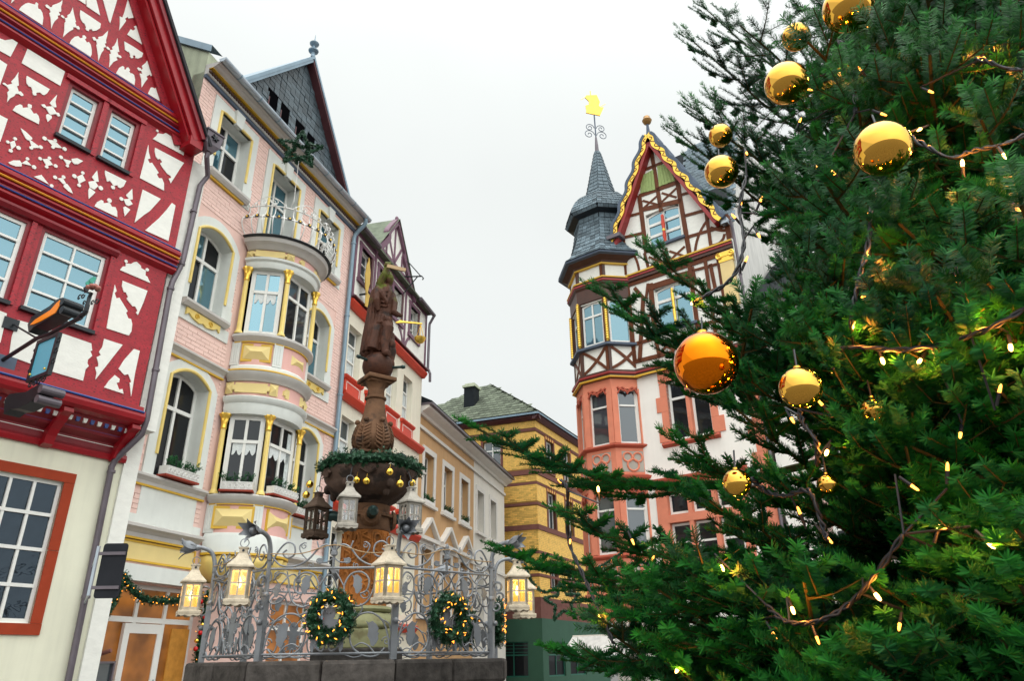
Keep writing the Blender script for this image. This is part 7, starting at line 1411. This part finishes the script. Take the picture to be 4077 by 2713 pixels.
fir_n = needle_mat('fir needles', (.003, .046, .020), (.024, .23, .010)); bark = mat('fir bark', (.05, .035, .02), .8, .35, 20, .5, 60); twig_m = mat('mossy fir twig', (.055, .05, .014), .8, .3, 30)
def make_branch(Lb, seed):
    """flat fan of shoots along +x; returns (wood mesh, needle mesh)"""
    rnd = random.Random(seed); wood = MB(); shoots = []
    n = 10; ax = [Vector((Lb * i / n, .03 * Lb * math.sin(i * .7 + seed), -.10 * Lb * math.sin(math.pi * i / n) + .05 * Lb * (i / n) ** 2 + rnd.uniform(-.008, .008))) for i in range(n + 1)]
    wood.tube(ax, [.016 * (1 - .75 * i / n) * (.6 + .4 * Lb) for i in range(n + 1)], 5)
    def pt(t): f_ = t * n; i = min(n - 1, int(f_)); return ax[i].lerp(ax[i + 1], f_ - i), (ax[i + 1] - ax[i]).normalized()
    shoots.append(([pt(.3 + .7 * i / 8)[0] for i in range(9)], .3))
    t = .2; s = 1
    while t < .95:
        p, d = pt(t); l = (.46 * Lb * (1 - t) ** .75 + .1) * rnd.uniform(.75, 1.1); l = min(l, .7)
        side = Vector((0, s, rnd.uniform(-.12, .22))); an = R(rnd.uniform(48, 62)); dd = (d * math.cos(an) + side.normalized() * math.sin(an)).normalized()
        q = [p + dd * l * k / 4 + Vector((.06 * l * (k / 4) ** 2, 0, -.05 * l * math.sin(math.pi * k / 4) + .05 * l * (k / 4) ** 2)) for k in range(5)]
        wood.tube(q, [.0048 - .0008 * k for k in range(5)], 4); shoots.append((q, .25))
        u = .22
        while u < .92:
            f_ = u * 4; i = min(3, int(f_)); pp = q[i].lerp(q[i + 1], f_ - i)
            for s2 in (-1, 1):
                if rnd.random() < .12: continue
                l2 = (.36 * l * (1 - u) + .09) * rnd.uniform(.75, 1.15); an2 = R(rnd.uniform(42, 58)); perp = Vector((0, 0, 1)).cross(dd).normalized() * s2
                d2 = (dd * math.cos(an2) + perp * math.sin(an2) + Vector((0, 0, rnd.uniform(-.12, .2)))).normalized(); e = [pp, pp + d2 * l2 * .5 + Vector((0, 0, -.01 * l2)), pp + d2 * l2]
                wood.tube(e, [.0024, .002, .0014], 3, False); shoots.append((e, .55 if rnd.random() < .5 else .35))
            u += .115 / l
        t += rnd.uniform(.075, .1) / Lb; s = -s
    if True:
        p, d = pt(1.0)
        for s2 in (-1, 1):
            d2 = (d * .8 + Vector((0, s2 * .6, .05))).normalized(); shoots.append(([p, p + d2 * .05, p + d2 * .11], .6))
        shoots.append(([p, p + d * .07, p + d * .13], .6))
    vs = []; fs = []; yg = []
    for P, young in shoots:
        for a, b in zip(P[:-1], P[1:]):
            d = b - a; l = d.length
            if l < 1e-4: continue
            d.normalize(); o = Vector((0, 0, 1)).cross(d); o = o.normalized() if o.length > .05 else d.orthogonal().normalized(); o2 = d.cross(o)
            for _ in range(int(l * 1150) + 1):
                tt = rnd.random(); an = (rnd.choice((-1, 1)) * rnd.gauss(1.35, .35)) if rnd.random() < .66 else rnd.gauss(0, .9)      # two combs and a crest
                side = math.sin(an) * o + math.cos(an) * o2 * .8
                e = (side + d * rnd.uniform(.18, .6)).normalized() * rnd.uniform(.021, .03); p = a + d * l * tt; q = e.cross(d)
                if q.length < 1e-9: continue
                q = q.normalized() * .0016; k = len(vs); vs += [p - q * .7, p + q * .7, p + e * .75 + q, p + e * 1.0, p + e * .75 - q]; fs.append((k, k + 1, k + 2, k + 3, k + 4)); y_ = young * (.4 + .6 * tt) * rnd.uniform(.6, 1.1); yg += [y_] * 5
    me = bpy.data.meshes.new('needles'); me.from_pydata([tuple(v) for v in vs], [], fs); me.materials.append(fir_n); a_ = me.attributes.new('young', 'FLOAT', 'POINT'); a_.data.foreach_set('value', yg); me.update()
    return wood.mesh('branch', twig_m), me
BL = {}
for i, Lb in enumerate((.7, 1.0, 1.3, 1.6)):
    BL[Lb] = [make_branch(Lb, 100 + i * 10 + j) for j in range(2)]
tree = thing('christmas_tree', 'big decorated fir tree with gold balls and warm light strings', 'tree', Matrix.Translation((TX, TY, 0)))
part('trunk', MB().tube([(0, 0, 0), (.02, 0, 3), (0, .02, 6), (0, 0, 9.2)], [.17, .13, .08, .02], 12), bark, tree)
def axis_dist(P): return math.hypot(P.x - TX, P.y - TY)
def tip_pos(p, depth=0.):
    """where the ray of a tip meets the tree's cone (or passes it closest), `depth` metres inside"""
    q = ray(*p); best = None; hit = None
    for i in range(140):
        Y = .9 + i * .04; P = CAM + q * (Y / q.y); g_ = axis_dist(P) - (cone(P.z) - depth)
        if best is None or g_ < best[0]: best = (g_, P)
        if g_ < 0 and hit is None: hit = P; break
    return hit or best[1]
nbr = [0]
def vproj(P): q = P - CAM; d = q.dot(_f); return ((q.dot(CR) / d * FP + W_ / 2) * .57795, (H_ / 2 - q.dot(CU) / d * FP) * .57795)
CLEAR = [[(1300,620),(1420,650),(1490,830),(1530,870),(1720,915),(1700,975),(1590,1050),(1500,1060),(1490,1140),(1330,1060),(1300,900)],
 [(1490,1070),(1580,1110),(1690,1125),(1770,1150),(1800,1060),(1740,950),(1800,920),(1890,970),(1850,1040),(1900,1130),(1850,1240),(1810,1290),(1720,1220),(1560,1170),(1480,1160)],
 [(1690,390),(1735,470),(1765,640),(1690,630),(1650,560),(1640,440)], [(1300,-50),(1610,-50),(1590,330),(1560,600),(1400,690),(1200,900),(1300,600)]]
def clash(M, Lb, wid):
    c = 0
    for t in (.25, .4, .55, .7, .85, 1.0):
        for y in (-.9, -.45, 0, .45, .9):
            v_ = vproj(M @ Vector((t * Lb + .1, y * wid * min(.7, .46 * Lb * (1 - t) ** .75 + .1), 0)))
            c += any(inside(v_, z_) for z_ in CLEAR)
    return c
def inside(p, poly):
    c = False; n = len(poly)
    for i in range(n):
        (x0, y0), (x1, y1) = poly[i], poly[(i + 1) % n]
        if (y0 > p[1]) != (y1 > p[1]) and p[0] < (x1 - x0) * (p[1] - y0) / (y1 - y0) + x0: c = not c
    return c
def place(tip, Lb, lift=.0, roll=0., yaw=0., wid=1., hero=False):
    rnd = random.Random(nbr[0]); d = Vector((tip.x - TX, tip.y - TY, 0)); r_ = d.length; d.normalize(); d = Matrix.Rotation(yaw, 3, 'Z') @ d
    d3 = Vector((d.x, d.y, lift)).normalized(); me_w, me_n = BL[Lb][rnd.randrange(2)]
    base = tip - d3 * Lb; z_ = d3; x_ax = d3; y_ax = Vector((0, 0, 1)).cross(x_ax).normalized(); z_ax = x_ax.cross(y_ax); s = rnd.uniform(.95, 1.1)
    sg = rnd.choice((-1, 1))
    for wd, rl_ in ((wid, roll), (wid * .75, roll * .4), (wid * .5, 0.), (.36, 0.)):
        M = Matrix((x_ax, y_ax, z_ax)).transposed().to_4x4() @ Matrix.Rotation(rl_, 4, 'X') @ Matrix.Diagonal((s, s * sg * wd, s, 1)); M.translation = base
        if clash(M, Lb, 1.) <= (2 if hero else 0): break
    else:
        if not hero: nbr[0] += 1; return False
    b = ob('branch', me_w, tree, Matrix.Translation((-TX, -TY, 0)) @ M); ob('needles', me_n, b); nbr[0] += 1
    root = Vector((TX, TY, base.z - .12 * (base - Vector((TX, TY, base.z))).length)); limbs.append((root, base))
limbs = []
# branches that can be made out singly, by their tips in the photograph
HERO = [((1150,1032),1.6,.02,.1,0),((1185,1302),1.3,.0,-.2,0),((1300,1330),1.0,-.05,.2,.1),((1428,722),1.3,.05,.1,0),((1455,762),1.0,-.05,-.2,.1),((1545,640),1.0,.12,.2,-.1),((1632,48),1.3,.25,.5,0),((1638,148),1.3,.1,-.2,0),((1715,60),1.0,.3,.3,.1),((1592,356),1.3,.08,.1,0),((1655,268),1.0,.1,.3,.1),((1655,300),1.0,-.02,-.2,0),((1690,993),1.3,.0,.2,0),((1588,1078),1.3,-.05,-.1,0),
 ((1840,455),.7,.05,.2,0),((1860,560),.7,-.05,.0,0),((1860,690),1.0,.3,.9,.15),((1965,790),.7,.2,-.6,-.2),((1705,885),.7,-.15,-.1,0),((2090,730),.7,.25,-.5,-.2),((1905,780),.7,.0,.3,.2),((2050,250),1.0,.3,.6,0),((2160,180),1.0,.3,.3,0),((2250,90),1.0,.2,-.3,0),((2140,190),.7,.3,.5,.2),((2350,560),1.0,.1,.2,0),((2330,690),1.0,.15,.4,0),((2060,520),.7,.2,.4,0),
 ((1375,1240),1.3,-.05,.15,.1),((1400,1460),1.0,-.05,.2,.2),((1425,1500),1.0,.25,.8,.35),((1310,1520),.7,-.05,0,0),((1560,1400),1.0,.0,.3,.1),((1660,1210),1.3,.0,.2,0),((1750,1240),1.3,.0,.3,.1),((1840,1160),1.0,-.05,.2,0),((1850,840),1.0,-.02,.3,0),((1950,920),1.0,.1,.4,0)]
for (p, Lb, lf, ro, yw) in HERO: place(tip_pos(V(*p)), Lb, lf, ro, yw, .85 if p[0] < 1800 else 1., True)
UPR = [(1980,-120),(1870,30),(1860,200),(1880,330),(1940,430),(1980,560),(1940,650),(1720,690),(1660,730),(1760,780),(1900,830),(1990,900),(2010,1000),(1880,1040),(1900,1120),(2000,1180),(2080,1260),(2450,1250),(2450,-120)]
LWR = [(1480,1420),(1560,1330),(1740,1320),(1880,1380),(2060,1290),(2450,1250),(2450,1680),(1420,1680),(1350,1490)]
rt = random.Random(77); cnt = 0
for poly, num, x0, x1, y0, y1 in ((UPR, 88, 1500, 2450, -120, 1250), (LWR, 62, 1330, 2450, 1220, 1680)):
    k = 0
    while k < num:
        p = (rt.uniform(x0, x1), rt.uniform(y0, y1))
        if not inside(p, poly): continue
        dep = 0 if k < num * .55 else rt.uniform(.25, 1.0)
        if p[0] < 1800 and dep > .5: dep = .2
        place(tip_pos(V(*p), dep), rt.choice((.7, 1.0, 1.0, 1.3, 1.3)) if p[0] > 1750 else rt.choice((.7, 1.0)), rt.uniform(-.15, .22), rt.gauss(0, .35), rt.gauss(0, .2)); k += 1
# the far and side parts of the crown
for k in range(70):
    z = .8 + 7.6 * (k / 70); a_ = k * 2.399; d = Vector((math.cos(a_), math.sin(a_), 0))
    if d.y < -.25 or d.x < -.6: continue
    place(Vector((TX, TY, z)) + d * cone(z) * .97, rt.choice((1.3, 1.6)) if z < 6 else .7, rt.uniform(-.1, .25), rt.gauss(0, .3))
for k in range(34):
    z = .9 + 7.0 * k / 34; a_ = -.9 + 2.3 * ((k * .618) % 1); d = Vector((math.cos(a_), math.sin(a_), 0)); place(Vector((TX, TY, z)) + d * cone(z) * rt.uniform(.6, .98), 1.3 if z < 6 else .7, rt.uniform(-.1, .25), rt.gauss(0, .3))
for k in range(26):       # inner limbs that close the heart of the crown
    z = 1.2 + 5.5 * k / 26; a_ = 3.3 + 1.9 * ((k * .618) % 1); d = Vector((math.cos(a_), math.sin(a_), 0)); place(Vector((TX, TY, z)) + d * cone(z) * .55, 1.0, rt.uniform(0, .3), rt.gauss(0, .4))
lb = MB()
for root, base in limbs: lb.tube([root - Vector((TX, TY, 0)), base - Vector((TX, TY, 0))], [.03, .017], 5, False)
tag(part('limbs', lb, bark, tree, fix=False), kind='stuff')
# ---- gold balls ----
copper = mat('copper orange glass ball', (.95, .23, .006), .04, .02, 3, metal=1.0); goldb = mat('mirror gold ball', (.86, .47, .08), .04, .02, 3, metal=1.0)
BALLS = [((1952,18),112,'big gold ball at the very top of the fir'),((1832,85),64,'small gold ball half behind a twig near the big topmost one'),((1810,192),98,'gold ball on the twig pointing at the turret weather vane'),((1658,312),54,'smallest gold ball on the fir, in front of the slate roof'),((1660,395),76,'gold ball hanging before the white party wall'),((2031,342),126,'largest gold ball, on the dark heart of the fir'),((1625,836),146,'large copper orange ball in front of the turret house'),((1842,893),96,'gold ball below the star-shaped fir shoots'),((2012,945),62,'gold ball mostly hidden behind fir twigs'),((1696,1112),64,'gold ball at the quoined corner above the stone windows'),((1905,1115),48,'gold ball half sunk in the needles above the low cable loop')]
for p, d, lab in BALLS:
    P = tip_pos(V(*p)); q = (P - CAM); back = .4 if d > 90 else .3 if d > 60 and 'hidden' not in lab else .03; dist = (q.length - back); P = CAM + q.normalized() * dist; depth = (P - CAM).dot(_f); r_ = .5 * d / .57795 / FP * depth
    b = thing('tree_ball', lab, 'bauble', Matrix.Translation(P), 'balls on the fir tree'); part('glass_ball', MB().ball((0, 0, 0), r_, 40, 24), copper if 'copper' in lab else goldb, b, smooth='all')
    part('cap', MB().lathe([(r_ * .16, r_ * .97), (r_ * .16, r_ * 1.1), (r_ * .05, r_ * 1.14)], 12), gold, b); part('hanger', MB().tube([(0, 0, r_ * 1.1), (.01, .02, r_ * 1.1 + .05)], .0025, 5), iron_d, b)
# ---- light strings ----
cable = mat('black light cable', (.006, .008, .012), .45); socket = cable; warm = mat('warm lit mini lamp', (1, .7, .3), .4, emit=(1, .52, .12), estr=9); warm_s = mat('small warm lamp', (1, .6, .2), .4, emit=(1, .36, .04), estr=2.6)
def surf(p, front=.07): P = tip_pos(V(*p)); q = P - CAM; return CAM + q.normalized() * (q.length - front)
STR = [('black light string hanging from the party wall ball to the orange ball', [(1718,405),(1702,480),(1712,560),(1685,640),(1622,682),(1596,698)]),
 ('light string looping right of the largest gold ball', [(2082,308),(2130,335),(2185,362),(2240,347),(2310,332),(2390,295)]),
 ('light string dropping below the largest gold ball', [(2022,400),(2005,480),(1998,560),(1978,640),(1965,700),(1958,760)]),
 ('thick twisted light string running across the near shoots', [(2390,690),(2290,750),(2180,790),(2080,806),(1965,800),(1918,815),(1915,850)]),
 ('light string dangling in front of the yellow building', [(1290,1105),(1306,1130),(1308,1240),(1342,1325),(1382,1412),(1412,1482)]),
 ('light string threading from the quoin ball into the needles', [(1730,1100),(1760,1130),(1805,1142),(1860,1130),(1888,1195),(1904,1245)]),
 ('light string sagging in the dark lower branches', [(2080,1230),(2010,1330),(1950,1395),(1880,1432),(1810,1432),(1765,1395)]),
 ('light string at the upper edge of the fir heart', [(2225,128),(2270,140),(2320,158),(2390,160)]),
 ('light string hanging from the topmost ball', [(1905,78),(1945,110),(1965,190),(1968,260)]),
 ('light string with two hanging lamps under the gold ball', [(1840,940),(1850,975),(1878,1015),(1882,1070)])]
BRIGHT = [(2258,135),(1930,172),(2117,297),(2215,380),(2310,357),(1998,590),(1962,757),(2237,737),(2325,797),(2117,830),(2030,828),(1595,695),(1377,1130),(1660,1305),(1903,1040),(2160,1217),(2275,1250),(2016,1370),(1823,1402),(1380,1415),(1560,1540)]
SMALL = [(1915,850),(1822,965),(1890,930),(1716,600),(1745,540),(1718,352),(1690,500),(1750,462),(1705,465),(1290,1110),(1312,1245),(1905,1240),(1840,1180),(2000,490),(2030,262),(2075,330),(1860,205),(1840,280),(1815,110),(1955,50),(2000,60),(1880,390),(1920,400),(2210,1000),(1990,680),(2140,210),(1780,1460),(1880,1470),(2070,1440),(2200,640),(2340,480),(1500,1290),(1700,1150),(1455,1245),(1980,160),(2300,900),(2180,1080),(2100,1120)]
strings = []
for lab, P in STR:
    t = thing('light_string', lab, 'light string', Matrix.Identity(4), 'light strings on the fir'); W = smoothpath([surf(p, .09) for p in P], 8)
    for ph in (0, math.pi): part('cable', MB().tube([w_ + Vector((math.cos(i * 1.1 + ph), math.sin(i * .7 + ph), math.sin(i * 1.1 + ph))) * .004 for i, w_ in enumerate(W)], .0042, 5), cable, t, smooth='all')
    strings.append((t, W))
def nearest(P): return min(strings, key=lambda s_: min((w_ - P).length for w_ in s_[1]))
def bulb(P, t, big, rnd):
    d = Vector((rnd.gauss(0, .5), -.3, rnd.choice((-1, -1, 1)) * rnd.uniform(.5, 1))).normalized()
    s_ = part('socket', MB().tube([P - d * .035, P - d * .004], [.004, .0045], 7), socket, t); part('lamp', MB().tube([P - d * .004, P + d * .005, P + d * .012, P + d * .016], [.004, .005 if big else .0035, .004 if big else .003, .0012], 8), warm if big else warm_s, s_, smooth='all')
    w_ = min((w_ for w_ in [x for x in nearest(P)[1]]), key=lambda x: (x - P).length)
    if (w_ - P).length < .25: part('lead', MB().tube([P - d * .045, w_], .003, 4), cable, s_)
rb = random.Random(9)
for p in BRIGHT:
    P = surf(p, .06); t = nearest(P)[0]; bulb(P, t, True, rb)
    ld = bpy.data.lights.new('lamp_light', 'POINT'); ld.energy = .8; ld.color = (1, .30, .035); ld.shadow_soft_size = .012; lo = bpy.data.objects.new('lamp_light', ld); COL.objects.link(lo); lo.parent = t; lo.location = P + Vector((0, -.02, 0)) + (CAM - P).normalized() * .02
for p in SMALL: P = surf(p, .06); bulb(P, nearest(P)[0], False, rb)
